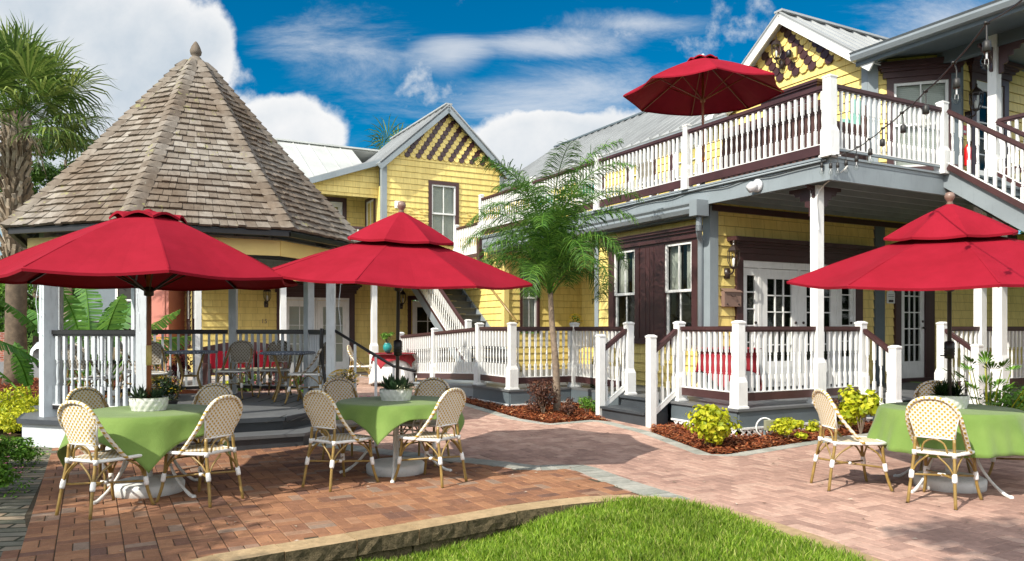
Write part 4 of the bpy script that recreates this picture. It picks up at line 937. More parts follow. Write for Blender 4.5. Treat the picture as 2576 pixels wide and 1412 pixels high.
text_on(gh.o,gh.T,'15',FV(11.2,0),-5.1,1.62,.16,'tan'); text_on(gh.o,gh.T,'11',FV(11.2,0),-1.35,1.62,.16,'tan'); text_on(mh.o,mh.T,'7',FU(2.44),6.95,2.12,.2,'bronze')
# ================================================================ gazebo
GC=Vector((-4.68,11.45,0)); GP=R(229.5)
gzb=thing('gazebo','octagonal white gazebo with weathered shingle roof and grey deck behind the left tables','gazebo',GC)
GB=type('G',(),{})(); GB.o=gzb; GB.T=Matrix.Identity(4); GB.mb=lambda F=None: MB(F)
def gp(k,r): a=GP+k*math.pi/4; return (r*math.cos(a),r*math.sin(a))
GD=.36
m=MB(); m.prism([gp(k,2.30) for k in range(8)],GD-.05,GD); deck=m.build('deck',M['graydeck'],gzb)
m=MB(); 
for i in range(18):
    x=-2.2+i*.26; L=math.sqrt(max(0,2.16**2-x*x))
    if L>.1: a=R(-62); c,s_=math.cos(a),math.sin(a); m.bar((x*c-L*-s_*-1,x*s_-L*c,GD+.001),(x*c+L*-s_*1*-1*-1,x*s_+L*c,GD+.001),.012,.004)
m.build('deck_seams',M['dark'],deck)
m=MB()
for k in range(8):
    if k in (1,2): continue
    p,q=gp(k,2.26),gp(k+1,2.26); m.bar((*p,.16),(*q,.16),.03,.30)
m.build('skirt',M['whiteold_shaded'],gzb)
m=MB()
for k in range(8):
    p,q=gp(k,2.31),gp(k+1,2.31); m.bar((*p,GD-.028),(*q,GD-.028),.05,.055)
m.build('deck_edge',M['graydk'],deck)
# steps on two sides
m=MB(); poly=[gp(1,2.0),gp(1,2.72),gp(2,2.72),gp(3,2.72),gp(3,2.0)]; m.prism([poly[0],poly[1],poly[2],poly[3],poly[4]],-.02,.145); poly=[gp(1,2.0),gp(1,2.27),gp(2,2.27),gp(3,2.27),gp(3,2.0)]; m.prism(poly,.15,GD-.058); st=m.build('steps',M['graydk'],gzb)
m=MB(); m.prism([gp(1,2.0),gp(1,2.75),gp(2,2.75),gp(3,2.75),gp(3,2.0)],.146,.185); m.build('tread',M['graydeck'],st)
for k in (0,1,3,4,5,6,7):
    x,y=gp(k,1.97); m=MB(); a=GP+k*math.pi/4; w=(.085 if k==0 else .062)*math.sqrt(2); m.lathe([(w,0),(w,2.35)],(x,y,GD),4,smooth=False,ph=a+math.pi/4); m.build('post',M['whiteold_shaded'],gzb)
    F=Matrix.Translation((x,y,2.55))
for k in (0,3,4,5,6,7):
    p,q=gp(k,1.97),gp(k+1,1.97); P=Vector(p);Q=Vector(q);d=(Q-P).normalized(); P+=d*.09;Q-=d*.09
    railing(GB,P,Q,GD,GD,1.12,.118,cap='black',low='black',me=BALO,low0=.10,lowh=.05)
# hand rail down the steps at the right post
m=MB(); x,y=gp(3,2.02); X2,Y2=gp(3,2.9); m.tube([(x,y,GD+1.10),(X2,Y2,.92),(X2+.35,Y2-.1,.85)],.022,8); m.build('hand_rail',M['black'],gzb)
for t in (.35,.7,1.0):
    m=MB(); m.bar((x+(X2-x)*t,y+(Y2-y)*t,.2 if t<.9 else 0),(x+(X2-x)*t,y+(Y2-y)*t,GD+1.08-(GD+1.1-.92)*t),.035,.035,up=(1,0,0)); m.build('baluster',M['whiteold_shaded'],gzb)
# beams and fascia
m=MB()
for k in range(8): m.bar((*gp(k,1.97),2.60),(*gp(k+1,1.97),2.60),.10,.16)
m.build('beam',M['whiteold_shaded'],gzb)
m=MB()
for k in range(8): m.bar((*gp(k,2.20),2.53),(*gp(k+1,2.20),2.53),.03,.20)
m.build('fascia',M['yellowflat'],gzb)
m=MB()
for k in range(8): m.bar((*gp(k,2.40),2.70),(*gp(k+1,2.40),2.70),.06,.07)
m.build('drip_edge',M['black'],gzb)
m=MB()
for k in range(8):
    m.bar((*gp(k,2.3),2.74),(*gp(k,.1),5.3),.05,.1); m.bar((*gp(k+.5,2.1),2.74),(*gp(k+.5,.1),5.3),.05,.08)
m.bar((*gp(0,1.9),2.66),(*gp(4,1.9),2.66),.05,.14); m.bar((*gp(2,1.9),2.66),(*gp(6,1.9),2.66),.05,.14); m.build('rafters',M['grayfas'],gzb)
# roof: profile radius -> height
PRF=[(2.47,2.74),(2.1,3.14),(1.6,3.68),(.9,4.52),(.12,5.44)]
def rz(r):
    for (a,za),(c,zc) in zip(PRF,PRF[1:]):
        if r>=c: return za+(zc-za)*(a-r)/(a-c)
    return PRF[-1][1]
m=MB()
for (a,za),(c,zc) in zip(PRF,PRF[1:]):
    for k in range(8): m.add([(*gp(k,a-.03),za-.02),(*gp(k+1,a-.03),za-.02),(*gp(k+1,c-.02),zc-.02),(*gp(k,c-.02),zc-.02)],[(0,1,2,3)])
roof=m.build('roof',M['bark'] if False else M['grayfas'],gzb)
m=MB(); rg=random.Random(11); L=[]; r=2.47; co=0.118
while r>.22:
    r2=r; z0=rz(r); # step up the slope
    z1=z0+co*.78; # find r at z1
    rr=r
    while rz(rr)<z1: rr-=.002
    L.append((r,z0,rr,z1)); r=rr
for (ra,za,rb,zb) in L:
    ov=rb-(ra-rb)*.25; zo=rz(max(ov,.13))
    for k in range(8):
        t=0; base_len=2*ra*math.sin(math.pi/8)
        while t<1:
            wd=rg.uniform(.075,.17)/base_len; t2=min(1,t+wd)
            if 1-t2<.04/base_len: t2=1
            g=.0025/base_len; A=Vector((*gp(k,ra),0)).lerp(Vector((*gp(k+1,ra),0)),t+g); B=Vector((*gp(k,ra),0)).lerp(Vector((*gp(k+1,ra),0)),t2-g)
            Cc=Vector((*gp(k,ov),0)).lerp(Vector((*gp(k+1,ov),0)),t2-g); D=Vector((*gp(k,ov),0)).lerp(Vector((*gp(k+1,ov),0)),t+g)
            n=Vector((math.cos(GP+(k+.5)*math.pi/4),math.sin(GP+(k+.5)*math.pi/4),.85)).normalized(); j=rg.uniform(-.008,.012); th=.018+rg.uniform(0,.012); dz=rg.uniform(-.01,.006)
            A.z=B.z=za+dz; Cc.z=D.z=zo; tp=[A+n*(th+.012),B+n*(th+.012+j*.5),Cc+n*.006,D+n*.006]; bt=[A+n*.002,B+n*.002,Cc-n*.008,D-n*.008]
            m.add(tp+bt,[(0,1,2,3),(7,6,5,4),(0,4,5,1),(1,5,6,2),(3,2,6,7),(0,3,7,4)],rg.random()); t=t2
sh=m.build('shingles',M['shake'],roof)
m=MB()
for k in range(8):
    for i,(ra,za,rb,zb) in enumerate(L):
        for sd in (-1,1):
            wf=.15/(2*ra*math.sin(math.pi/8)+.05); wf=min(wf,.5); wb=min(.13/(2*rb*math.sin(math.pi/8)+.05),.5)
            ov=rb-(ra-rb)*.5; zo=rz(max(ov,.12))
            kk=k if sd==1 else k; e0=Vector((*gp(k,ra),za)); e1=e0.lerp(Vector((*gp(k+sd,ra),za)),wf); f0=Vector((*gp(k,ov),zo)); f1=f0.lerp(Vector((*gp(k+sd,ov),zo)),wb)
            n=Vector((math.cos(GP+k*math.pi/4),math.sin(GP+k*math.pi/4),.85)).normalized(); th=.052+rg.uniform(0,.008)
            tp=[e0+n*(th+.012),e1+n*.026,f1+n*.03,f0+n*.038]; bt=[e0+n*.02,e1+n*.015,f1+n*.005,f0+n*.01]
            m.add(tp+bt,[(0,1,2,3),(0,4,5,1),(1,5,6,2),(0,3,7,4)],rg.random()*.75)
m.build('hip_shingles',M['shake'],roof)
m=MB(); m.lathe([(.16,5.34),(.13,5.42),(.07,5.50),(.045,5.52),(.075,5.54),(.085,5.59),(.06,5.66),(.025,5.72),(0.004,5.74)],n=12); m.build('finial',M['shake'],roof)
# string of tiny lights along two posts
for k in (0,1,3):
    x,y=gp(k,2.1); m=MB(); rg2=random.Random(k); pts=[(x+.015*math.sin(i),y+.01*math.cos(i*2),2.4-i*.12) for i in range(9)]; m.tube(pts,.005,5)
    for i in range(0,9,2): m.tube([pts[i],(pts[i][0]+.03,pts[i][1]-.03,pts[i][2]-.01)],[.007,.004],5)
    m.build('light_wire',M['whiteold_shaded'],gzb)
# ================================================================ rattan chairs
def rib_tube_split(): pass
def make_chair(name,label,cat,group,wb='weaveb',ws='weaves',wr='wrap',rt='rattan'):
    t=thing(name,label,cat,group=group)
    hoop=[(0,-.305,.915),(.075,-.303,.905),(.14,-.297,.875),(.185,-.282,.82),(.207,-.25,.745),(.214,-.195,.66),(.215,-.12,.57),(.212,-.04,.485),(.21,.01,.44)]
    hp=[(-x,y,z) for x,y,z in hoop[:0:-1]]+hoop; hp=smooth(hp,3)
    m=MB(); m.tube(hp,.0165,8); m.build('hoop',M[wb],t)
    m=MB(); m.tube([(x*.93,y+.012,z-.012 if abs(x)<.17 else z) for x,y,z in hp],.006,5); m.build('dark_piping',M['bronze'],t)
    for s in (-1,1):
        m=MB(); m.tube(smooth([(s*.175,-.25,.80),(s*.193,-.20,.68),(s*.196,-.12,.58),(s*.195,-.03,.48),(s*.195,.01,.43)],3),.0125,7); m.build('arm_pole',M[rt],t)
    # back panel: arch above, straight sides below
    m=MB(); nz=14; nx=8; vs=[]
    for i in range(nz+1):
        z=.575+(.90-.575)*i/nz
        if z<.76: wd=.150+(z-.575)*.20
        else: wd=.187*math.sqrt(max(0,1-((z-.76)/.148)**2))+.002
        for j in range(nx+1):
            x=-wd+2*wd*j/nx; y=-.215-.085*(i/nz)-.03*(1-(x/.2)**2)*(1-i/nz); vs.append((x,y,z))
    fs=[(i*(nx+1)+j,i*(nx+1)+j+1,(i+1)*(nx+1)+j+1,(i+1)*(nx+1)+j) for i in range(nz) for j in range(nx)]
    m.add(vs,fs,.5,True); n=len(vs); m.add([(x,y+.012,z) for x,y,z in vs],[tuple(reversed(f)) for f in fs],.5,True); m.build('backrest',M[wb],t)
    m=MB()
    for s in (-1,1): m.tube([(s*.152,-.215,.572),(s*.165,-.235,.66),(s*.188,-.25,.755)],.009,6)
    m.tube([(-.152,-.218,.572),(-.08,-.238,.575),(0,-.245,.576),(.08,-.238,.575),(.152,-.218,.572)],.009,6); m.build('white_edging',M[wr],t)
    # seat
    P=[(-.16,-.22),(.16,-.22),(.20,-.05),(.215,.14),(.195,.215),(.12,.235),(0,.24),(-.12,.235),(-.195,.215),(-.215,.14),(-.20,-.05)]
    m=MB(); m.prism(P,.435,.452); m.build('seat',M[ws],t)
    m=MB(); m.tube([(x,y,.442) for x,y in P]+[(P[0][0],P[0][1],.442)],.0155,7,cap=False); m.build('seat_rim',M[wr],t)
    L=[((-.15,-.225,.57),(-.155,-.235,.44),(-.168,-.275,.22),(-.185,-.31,0)),((.15,-.225,.57),(.155,-.235,.44),(.168,-.275,.22),(.185,-.31,0)),((-.19,.19,.43),(-.195,.20,.3),(-.205,.225,.14),(-.232,.265,0)),((.19,.19,.43),(.195,.20,.3),(.205,.225,.14),(.232,.265,0))]
    for l in L:
        m=MB(); m.tube(smooth(l,3),.0135,8); g=m.build('leg',M[rt],t)
        x,y,z=l[-1]; m=MB(); m.tube([(x,y,0),(x,y,.012)],.015,8); m.build('foot_cap',M['black'],g)
    K=[Vector(l[2]).lerp(Vector(l[1]),.15 if i<2 else .5) for i,l in enumerate(L)]
    for i in range(4):
        m=MB(); d=(Vector(L[i][1])-Vector(L[i][2])).normalized(); m.tube([K[i]-d*.035,K[i]-d*.02,K[i]+d*.02,K[i]+d*.04],[.019,.0215,.0215,.017],8)
        m.build('binding',M[wr],t)
        if i<2: m=MB(); e=Vector(L[i][1]); m.tube([e-Vector((0,0,.022)),e+Vector((0,0,.02))],.019,8); m.build('binding',M[wr],t)
    mid=(K[0]+K[1]+K[2]+K[3])/4; mid.z=.235
    for a,c in ((0,3),(1,2)): m=MB(); m.tube([K[a],mid+Vector((0,0,.004 if a else -.004)),K[c]],.0095,6); m.build('stretcher',M[rt],t)
    m=MB(); m.tube([mid-Vector((.03,0,0)),mid+Vector((.03,0,0))],.016,6); m.build('binding',M[wr],t)
    # curved braces: from each leg at knee height up to the seat frame
    for i,j in ((0,1),(1,0),(0,2),(2,0),(1,3),(3,1),(2,3),(3,2)):
        a=K[i]+Vector((0,0,.01)); tgt=K[i].lerp(K[j],.40); tgt.z=.43; mm=K[i].lerp(K[j],.14); mm.z=.35
        m=MB(); m.tube(smooth([tuple(a),tuple(mm),tuple(tgt)],3),.0085,6); m.build('brace',M[rt],t)
    m=MB(); m.tube(smooth([(-.10,-.225,.45),(-.075,-.235,.53),(0,-.24,.565),(.075,-.235,.53),(.10,-.225,.45)],3),.0085,6); m.build('brace',M[rt],t)
    return t
def place(o,x,y,az,z=None,label=None,first=False):
    """az: azimuth (deg) the chair faces"""
    z=gz(x,y) if z is None else z
    if first: o.location=(x,y,z); o.rotation_euler=(0,0,R(az-90)); return o
    c=clone(o,(x,y,z),R(az-90),label); return c
CG='cream and gold rattan chairs round the green tables'
chairs=[(-3.33,6.36,68,'cream rattan chair at the front left of the leftmost green table'),
 (-2.70,6.70,155,'rattan chair on the right of the left table, in front of the grey gazebo steps'),
 (-3.86,7.36,-22,'rattan chair behind the left table, its round back against the white gazebo balusters'),
 (-3.12,7.72,-100,'rattan chair behind the left table, beside the yellow mum and the gazebo deck'),
 (-1.63,7.38,56,'rattan chair at front left of the middle table, just right of the gazebo steps'),
 (-.80,7.52,146,'rattan chair at front right of the middle table, back to the pink paving'),
 (-1.80,8.62,-50,'rattan chair at the rear left of the middle table, near the lower gazebo mum'),
 (-.98,8.62,-105,'rattan chair at the rear right of the middle table, behind the sedum in its bowl'),
 (3.19,7.26,3,'rattan chair left of the right table, with yellow-green shrubs behind it'),
 (3.72,6.68,45,'rattan chair in front of the right table with its dotted back facing the camera'),
 (4.50,8.12,-110,'rattan chair behind the right table, mostly hidden by the succulent bowl'),
 (4.98,7.45,195,'rattan chair cut off by the right edge of the photo at the right table')]
ch0=make_chair('rattan_chair',chairs[0][3],'chair',CG)
for i,(x,y,a,l) in enumerate(chairs): place(ch0,x,y,a,None,l,i==0)
GG='grey rattan chairs inside the gazebo'
gch=[(-4.50,12.55,-92,'grey rattan chair between the two woven tables, facing out of the gazebo'),
 (-3.92,12.85,-85,'grey rattan chair behind the right-hand woven gazebo table'),
 (-3.10,11.75,172,'grey rattan chair in side view right of the woven gazebo table'),
 (-5.86,10.75,75,'grey rattan chair close behind the front left gazebo balusters'),
 (-5.55,11.9,-60,'grey rattan chair behind the balusters near the banana plant'),
 (-5.95,12.4,20,'grey rattan chair left of the far woven gazebo table')]
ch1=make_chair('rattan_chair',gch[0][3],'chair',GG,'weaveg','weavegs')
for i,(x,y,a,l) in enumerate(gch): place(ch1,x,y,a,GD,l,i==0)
# bistro tables in the gazebo
def bistro(x,y,label):
    t=thing('bistro_table',label,'table',(x,y,GD),R(20),'round woven tables inside the gazebo')
    m=MB(); m.lathe([(.0,.725),(.40,.725),(.425,.735),(.425,.755),(.40,.765),(0,.765)],n=32); m.build('tabletop',M['tabletop'],t)
    for k in range(4):
        a=R(45+90*k); c,s=math.cos(a),math.sin(a); m=MB(); m.tube(smooth([(.30*c,.30*s,.73),(.20*c,.20*s,.50),(.16*c,.16*s,.36),(.21*c,.21*s,.20),(.31*c,.31*s,0)],4),.015,7); m.build('leg',M['rattan'],t)
    m=MB(); m.tube([(.16*math.cos(R(45+90*k)),.16*math.sin(R(45+90*k)),.36) for k in (0,1,2,3,0)],.012,6); m.build('stretcher',M['rattan'],t)
bistro(-3.52,12.15,'round blue-grey woven table near the gazebo entrance post'); bistro(-5.22,12.55,'round blue-grey woven table at the far left side of the gazebo')
# ================================================================ tables with green cloths
def table(x,y,rot,label,legs,group='white iron garden tables'):
    z=gz(x,y); t=thing('garden_table',label,'table',(x,y,z),R(rot),group)
    m=MB(); m.lathe([(0,.715),(.56,.715),(.575,.725),(.575,.735),(.55,.742),(0,.742)],n=40); m.build('tabletop',M['iron'],t)
    for k in range(4):
        a=R(legs+90*k); c,s=math.cos(a),math.sin(a)
        for off in (-.02,.02):
            pass
        m=MB(); m.tube(smooth([(.40*c,.40*s,.71),(.30*c,.30*s,.62),(.24*c,.24*s,.45),(.27*c,.27*s,.28),(.38*c,.38*s,.13),(.50*c,.50*s,.035),(.56*c,.56*s,.018)],4),[.013]*19+[.016]*5+[.02],7); m.tube([(.555*c,.555*s,.0),(.56*c,.56*s,.03)],[.024,.018],8)
        m.tube(smooth([(.34*c,.34*s,.66),(.20*c,.20*s,.56),(.17*c,.17*s,.42),(.25*c,.25*s,.33)],4),.009,6); m.build('leg',M['iron'],t)
    m=MB(); m.tube([(.23*math.cos(2*math.pi*i/24),.23*math.sin(2*math.pi*i/24),.42) for i in range(25)],.009,6,cap=False); m.build('ring',M['iron'],t)
    return z
def cloth(x,y,rot,label,rt=.60,half=.80,drop=None,folds=9,seed=0,mat='cloth',top=.748,name='tablecloth',grp='green cloths on the garden tables',minz=.02,z=None,amp=.035):
    rg=random.Random(seed); z=gz(x,y) if z is None else z; N=160; rings=[0,.15,.3,.42,.52,.57,rt-.012,rt]; vs=[];fs=[]
    ph=[rg.uniform(0,6.28) for _ in range(4)]
    for r in rings:
        for j in range(N):
            a=2*math.pi*j/N; vs.append((r*math.cos(a),r*math.sin(a),top+(.0 if r<rt-.02 else -.004 if r<rt else -.014)+.0015*math.sin(5*a+ph[0])*r))
    K=9
    for i in range(1,K+1):
        u=i/K
        for j in range(N):
            a=2*math.pi*j/N
            d=drop if drop else max(.12,half/max(abs(math.cos(a)),abs(math.sin(a)))-rt+.02)
            d*=1+.05*math.sin(3*a+ph[1])
            w=math.sin(folds*a+ph[2]+.5*math.sin(2*a+ph[3]))+.45*math.sin((folds*2+1)*a+ph[1]); wc=math.sin(4*a+math.pi/2)*.0
            rad=rt+.006+u*(.045+amp*w)+ (.03*u if not drop else .05*u); vs.append((rad*math.cos(a),rad*math.sin(a),max(minz,top-.014-u*d)))
    T=len(rings)+K
    for i in range(T-1):
        for j in range(N): fs.append((i*N+j,i*N+(j+1)%N,(i+1)*N+(j+1)%N,(i+1)*N+j))
    m=MB(); m.add(vs,fs,.5,True); o=m.build(name,M[mat]); md=o.modifiers.new('thickness','SOLIDIFY'); md.thickness=.0025
    # radial crease marks where the cloth was folded
    o.location=(x,y,z); o.rotation_euler=(0,0,R(rot)); tag(o,label,'tablecloth',grp); return o
T=[(-3.30,7.03),(-1.20,8.0),(4.10,7.25)]
table(*T[0],0,'white iron garden table on the left, under the single-vent red umbrella',-115); table(*T[1],0,'white iron garden table in the middle beside the gazebo steps',-85); table(*T[2],0,'white iron garden table on the right near the yellow-green shrubs',-62)
cloth(*T[0],70,'green cloth with long hanging corners on the left table',half=.74,folds=6,seed=1,amp=.03); cloth(*T[1],40,'short green cloth with a scalloped hem on the middle table',half=.66,folds=7,seed=5,amp=.035); cloth(*T[2],0,'long round green cloth falling in soft folds on the right table',drop=.34,folds=11,seed=9,amp=.028)
# ================================================================ umbrellas
def umb_base(x,y,label,drum=True):
    z=gz(x,y); t=thing('umbrella_base',label,'umbrella base',(x,y,z),0,'white umbrella bases under the green tables')
    m=MB(); m.lathe([(.28,0),(.30,.012),(.305,.09),(.28,.115),(.09,.135),(.06,.15),(0.03,.152)],n=36); m.build('weight',M['plastic'],t)
    m=MB(); m.lathe([(.045,.14),(.032,.17),(.030,.46),(.036,.47),(.036,.50),(.028,.50)],n=16); m.build('socket',M['plastic'],t)
    m=MB(); m.tube([(.03,0,.42),(.075,0,.42)],.008,6); m.tube([(.075,0,.40),(.075,0,.44)],.006,6); m.build('clamp_screw',M['plastic'],t)
def umbrella(name,x,y,z0,r,zr,za,ph,tilt,tdir,label,two=False,pole='wood',vent=.32,polebot=0,lean=(0,0),ribmat='bronze',finial='ball',crank=True,group='red garden umbrellas'):
    """canopy of eight panels, rim radius r at height zr above z0, apex at za"""
    t=thing(name,label,'umbrella',(x,y,z0),0,group)
    A=Matrix.Translation((lean[0],lean[1],zr))@Matrix.Rotation(R(tilt),4,Vector((-math.sin(R(tdir)),math.cos(R(tdir)),0)))
    h=za-zr; n=8; sub=6; rings=10; r0=.36 if two else .10
    def surf(rr,a,hh,R0,sag=.03,curve=.10):
        # ribs slope almost straight; cloth between ribs sits a little lower
        k=(a/(math.pi/4))%1; fl=math.cos(math.pi/8)/math.cos((k-.5)*math.pi/4); u=rr/R0
        z=hh*(1-u)+curve*hh*math.sin(math.pi*u)*.5-sag*math.sin(math.pi*k)*math.sin(math.pi*min(1,u*1.0)*.5)**2*u
        q=rr*fl*(1-.035*math.sin(math.pi*k)*u); return (q*math.cos(a+ph),q*math.sin(a+ph),z)
    def shell(Ra,Rb,hh,R0,off=0,rg=rings,sag=.03):
        m=MB(A); vs=[];fs=[];N=n*sub
        for i in range(rg+1):
            rr=Ra+(Rb-Ra)*i/rg
            for j in range(N): p=surf(rr,2*math.pi*j/N,hh,R0,sag); vs.append((p[0],p[1],p[2]+off))
        for i in range(rg):
            for j in range(N): fs.append((i*N+j,i*N+(j+1)%N,(i+1)*N+(j+1)%N,(i+1)*N+j))
        # short hem
        o=len(vs)
        for j in range(N): p=vs[rg*N+j]; vs.append((p[0]*.997,p[1]*.997,p[2]-.02))
        for j in range(N): fs.append((rg*N+j,rg*N+(j+1)%N,o+(j+1)%N,o+j))
        m.add(vs,fs,.5,False); return m
    H0=h
    if two:
        hh=h*.72; can=shell(r0,r,hh,r,0).build('canopy',M['red'],t); m=shell(.02,.56,h*.50,.60,hh*(1-.36/r)*.90+.05,5,.015); up=m.build('upper_canopy',M['red'],t); ztop=hh*(1-.36/r)*.90+.05+h*.5
    else:
        can=shell(.06,r,h,r,0).build('canopy',M['red'],t); m=shell(.02,vent,.085,vent*1.08,h*(1-vent/r)+.045,4,-.05); m.build('vent_cap',M['red'],t); ztop=h*(1-vent/r)+.045+.085
    for md_o in [o for o in KIDS(t)]: md=md_o.modifiers.new('thickness','SOLIDIFY'); md.thickness=.004; md.offset=-1
    hub=h*.30
    for k in range(8):
        a=k*math.pi/4; p=surf(r*.985,a,h*.72 if two else h,r); q=surf(.05,a,h*.72 if two else h,r); m=MB(A); m.bar((q[0],q[1],q[2]-.025),(p[0],p[1],p[2]-.018),.014,.02); 
        m.tube([(p[0]*.985,p[1]*.985,p[2]-.03),(p[0]*1.012,p[1]*1.012,p[2]-.012)],.009,5); rb=m.build('rib',M[ribmat],t)
        m=MB(A); a_=surf(r*.36 if two else r*.2,a,h*.72 if two else h,r); m.bar((a_[0],a_[1],a_[2]+.004),(surf(r*.68,a,h*.72 if two else h,r)[0],surf(r*.68,a,h*.72 if two else h,r)[1],surf(r*.68,a,h*.72 if two else h,r)[2]+.004),.014,.005); m.bar((surf(r*.68,a,h*.72 if two else h,r)[0],surf(r*.68,a,h*.72 if two else h,r)[1],surf(r*.68,a,h*.72 if two else h,r)[2]+.004),(p[0],p[1],p[2]+.005),.014,.005); m.build('seam',M['red'],can)
        s_=surf(r*.55,a,h*.72 if two else h,r); m=MB(A); m.bar((.03*math.cos(a+ph),.03*math.sin(a+ph),-hub*.55+.0),(s_[0],s_[1],s_[2]-.03),.010,.014); m.build('strut',M[ribmat],rb)
    m=MB(A); m.lathe([(.02,-hub*.55-.05),(.042,-hub*.55-.04),(.042,-hub*.55+.03),(.025,-hub*.55+.04)],n=12); m.build('runner',M[ribmat],t)
    top=A@Vector((0,0,ztop-.03)); knee=A@Vector((0,0,-hub*.55)); 
    if finial=='ball': m=MB(A); m.lathe([(.022,ztop-.02),(.03,ztop-.005),(.022,ztop+.01),(.026,ztop+.02),(.042,ztop+.045),(.045,ztop+.065),(.034,ztop+.095),(.0,ztop+.105)],n=14); m.build('finial',M['tan'],t)
    elif finial=='button': m=MB(A); m.lathe([(.035,ztop-.01),(.03,ztop+.015),(0,ztop+.022)],n=12); m.build('finial',M['red'],t)
    else: m=MB(A); m.lathe([(.03,ztop-.01),(.022,ztop+.01),(.03,ztop+.035),(.02,ztop+.055),(0,ztop+.06)],n=12); m.build('finial',M['iron'],t)
    m=MB(); m.tube([(0,0,polebot),(lean[0]*.5,lean[1]*.5,(polebot+knee.z)/2),tuple(knee),tuple(top)],.019 if pole!='wood' else .022,12); po=m.build('pole',M[pole],t)
    if crank:
        m=MB(); zc=1.30; c=.5*(zc/zr); m.lathe([(.03,zc-.09),(.042,zc-.08),(.045,zc+.06),(.03,zc+.075)],(lean[0]*zc/zr,lean[1]*zc/zr,0),14)
        for i in range(3): m.lathe([(.047,zc-.05+i*.025),(.047,zc-.04+i*.025)],(lean[0]*zc/zr,lean[1]*zc/zr,0),14)
        m.tube([(-.04,-.01,zc-.06),(-.095,-.02,zc-.06)],.007,6); m.build('crank_housing',M['black'],t)
    return t
umb_base(*T[0],'white umbrella base under the left table, seen between the two front chairs'); umb_base(*T[1],'white umbrella base under the middle table'); umb_base(*T[2],'white umbrella base under the right table behind the dotted chair')
u1=umbrella('garden_umbrella',*T[0],0,1.35,1.94,2.58,R(-59),0,0,'red umbrella with one small vent cap and wooden pole, leftmost on the patio',polebot=.16,finial='button',crank=False)
m=MB(); m.tube([(0,0,1.16),(0,0,1.34)],.0245,12); m.build('pole_sleeve',M['yelstrip'],[k for k in KIDS(u1) if k.name.startswith('pole')][0])
umbrella('garden_umbrella',*T[1],0,1.39,2.03,2.66,R(-52),6.5,-62,'double-tiered red umbrella with brown ball finial over the middle table',True,'bronze',lean=(.03,0),polebot=.16)
umbrella('garden_umbrella',*T[2],0,1.44,1.99,2.62,R(-106),6.5,-118,'double-tiered red umbrella with brown ball finial over the right table',True,'bronze',polebot=.16)
DK=HW(.42,.62)
umbrella('garden_umbrella',3.38,13.7,3.85,1.40,1.80,2.44,R(40),0,0,'red umbrella with pale wooden ribs seen from below on the upper balcony',vent=.28,finial='knob',crank=False,ribmat='wood')
for o in bpy.data.objects:
    pass
t=thing('umbrella_base','dark umbrella base standing on the upper balcony behind the balusters','umbrella base',(3.38,13.7,3.85)); m=MB(); m.lathe([(.25,0),(.26,.03),(.2,.06),(.04,.08),(.04,.3),(.028,.3)],n=24); m.build('weight',M['black'],t)
# ================================================================ planted bowls on the tables
def leafstrap(m,c,L,a,el,w,rnd,curl=.5,n=4):
    """a strap leaf starting at c"""
    P=[];p=Vector(c); e=el
    for i in range(n+1):
        P.append(p.copy()); d=Vector((math.cos(a)*math.cos(e),math.sin(a)*math.cos(e),math.sin(e))); p=p+d*L/n; e-=curl/n
    sx=Vector((-math.sin(a),math.cos(a),0)); vs=[];
    for i,q in enumerate(P): t=i/n; wd=w*(.7+.6*t)*(1-t)**.6 if t<1 else 0; vs+=[q-sx*wd+Vector((0,0,.15*wd)),q+sx*wd+Vector((0,0,.15*wd))]
    m.add(vs,[(2*i,2*i+1,2*i+3,2*i+2) for i in range(n)],rnd)
def bowl(x,y,label,kind,seed,plab):
    rg=random.Random(seed); z=gz(x,y)+.7525
    t=thing('planter_bowl',label,'planter',(x,y,z),0,'white quilted bowls on the green cloths')
    m=MB(); N=96; rows=14; vs=[];fs=[]
    for i in range(rows+1):
        u=i/rows
        for j in range(N):
            a=2*math.pi*j/N; r=.128+.022*math.sin(u*1.9)+.009*abs(math.sin(a*8+u*4))*abs(math.sin(a*8-u*4)); 
            if i==rows: r+=.004
            vs.append((r*math.cos(a)*1.08,r*math.sin(a)*.92,u*.118))
    for i in range(rows):
        for j in range(N): fs.append((i*N+j,i*N+(j+1)%N,(i+1)*N+(j+1)%N,(i+1)*N+j))
    m.add(vs,fs,.5,True); m.add([(.135*math.cos(2*math.pi*j/24)*1.08,.135*math.sin(2*math.pi*j/24)*.92,.10) for j in range(24)],[tuple(range(24))]); m.build('bowl',M['iron'] ,t).data.materials.append(M['soil'])
    m=MB(); m.prism([(.135*math.cos(2*math.pi*j/24)*1.08,.135*math.sin(2*math.pi*j/24)*.92) for j in range(24)],.095,.104); m.build('soil',M['soil'],t)
    p=thing('succulent_plant',plab,'plant',(x,y,z),0,None)
    m=MB()
    for q in range(kind['n']):
        a=rg.uniform(0,6.28); rr=rg.uniform(.05,.10); cx,cy=rr*math.cos(a)*1.1,rr*math.sin(a)*.9; R_=rg.uniform(*kind['L'])
        for k in range(kind['k']): leafstrap(m,(cx,cy,.10),R_*rg.uniform(.7,1.1),rg.uniform(0,6.28),rg.uniform(*kind['el']),kind['w'],rg.random(),kind['c'])
    m.build('leaves',M[kind.get('m','succ')],p)
    return p
bowl(*T[0],'white quilted bowl with spiky succulents on the left table, round the wooden pole',dict(n=8,k=34,L=(.09,.15),el=(.2,1.4),w=.010,c=.3),1,'spiky dark green succulents in the bowl on the left table')
p2=bowl(*T[1],'white quilted bowl with blue-green and cream succulents on the middle table',dict(n=9,k=20,L=(.10,.20),el=(.3,1.5),w=.026,c=-.4),2,'broad blue-green succulents with cream sedum on the middle table')
m=MB(); rg=random.Random(8)
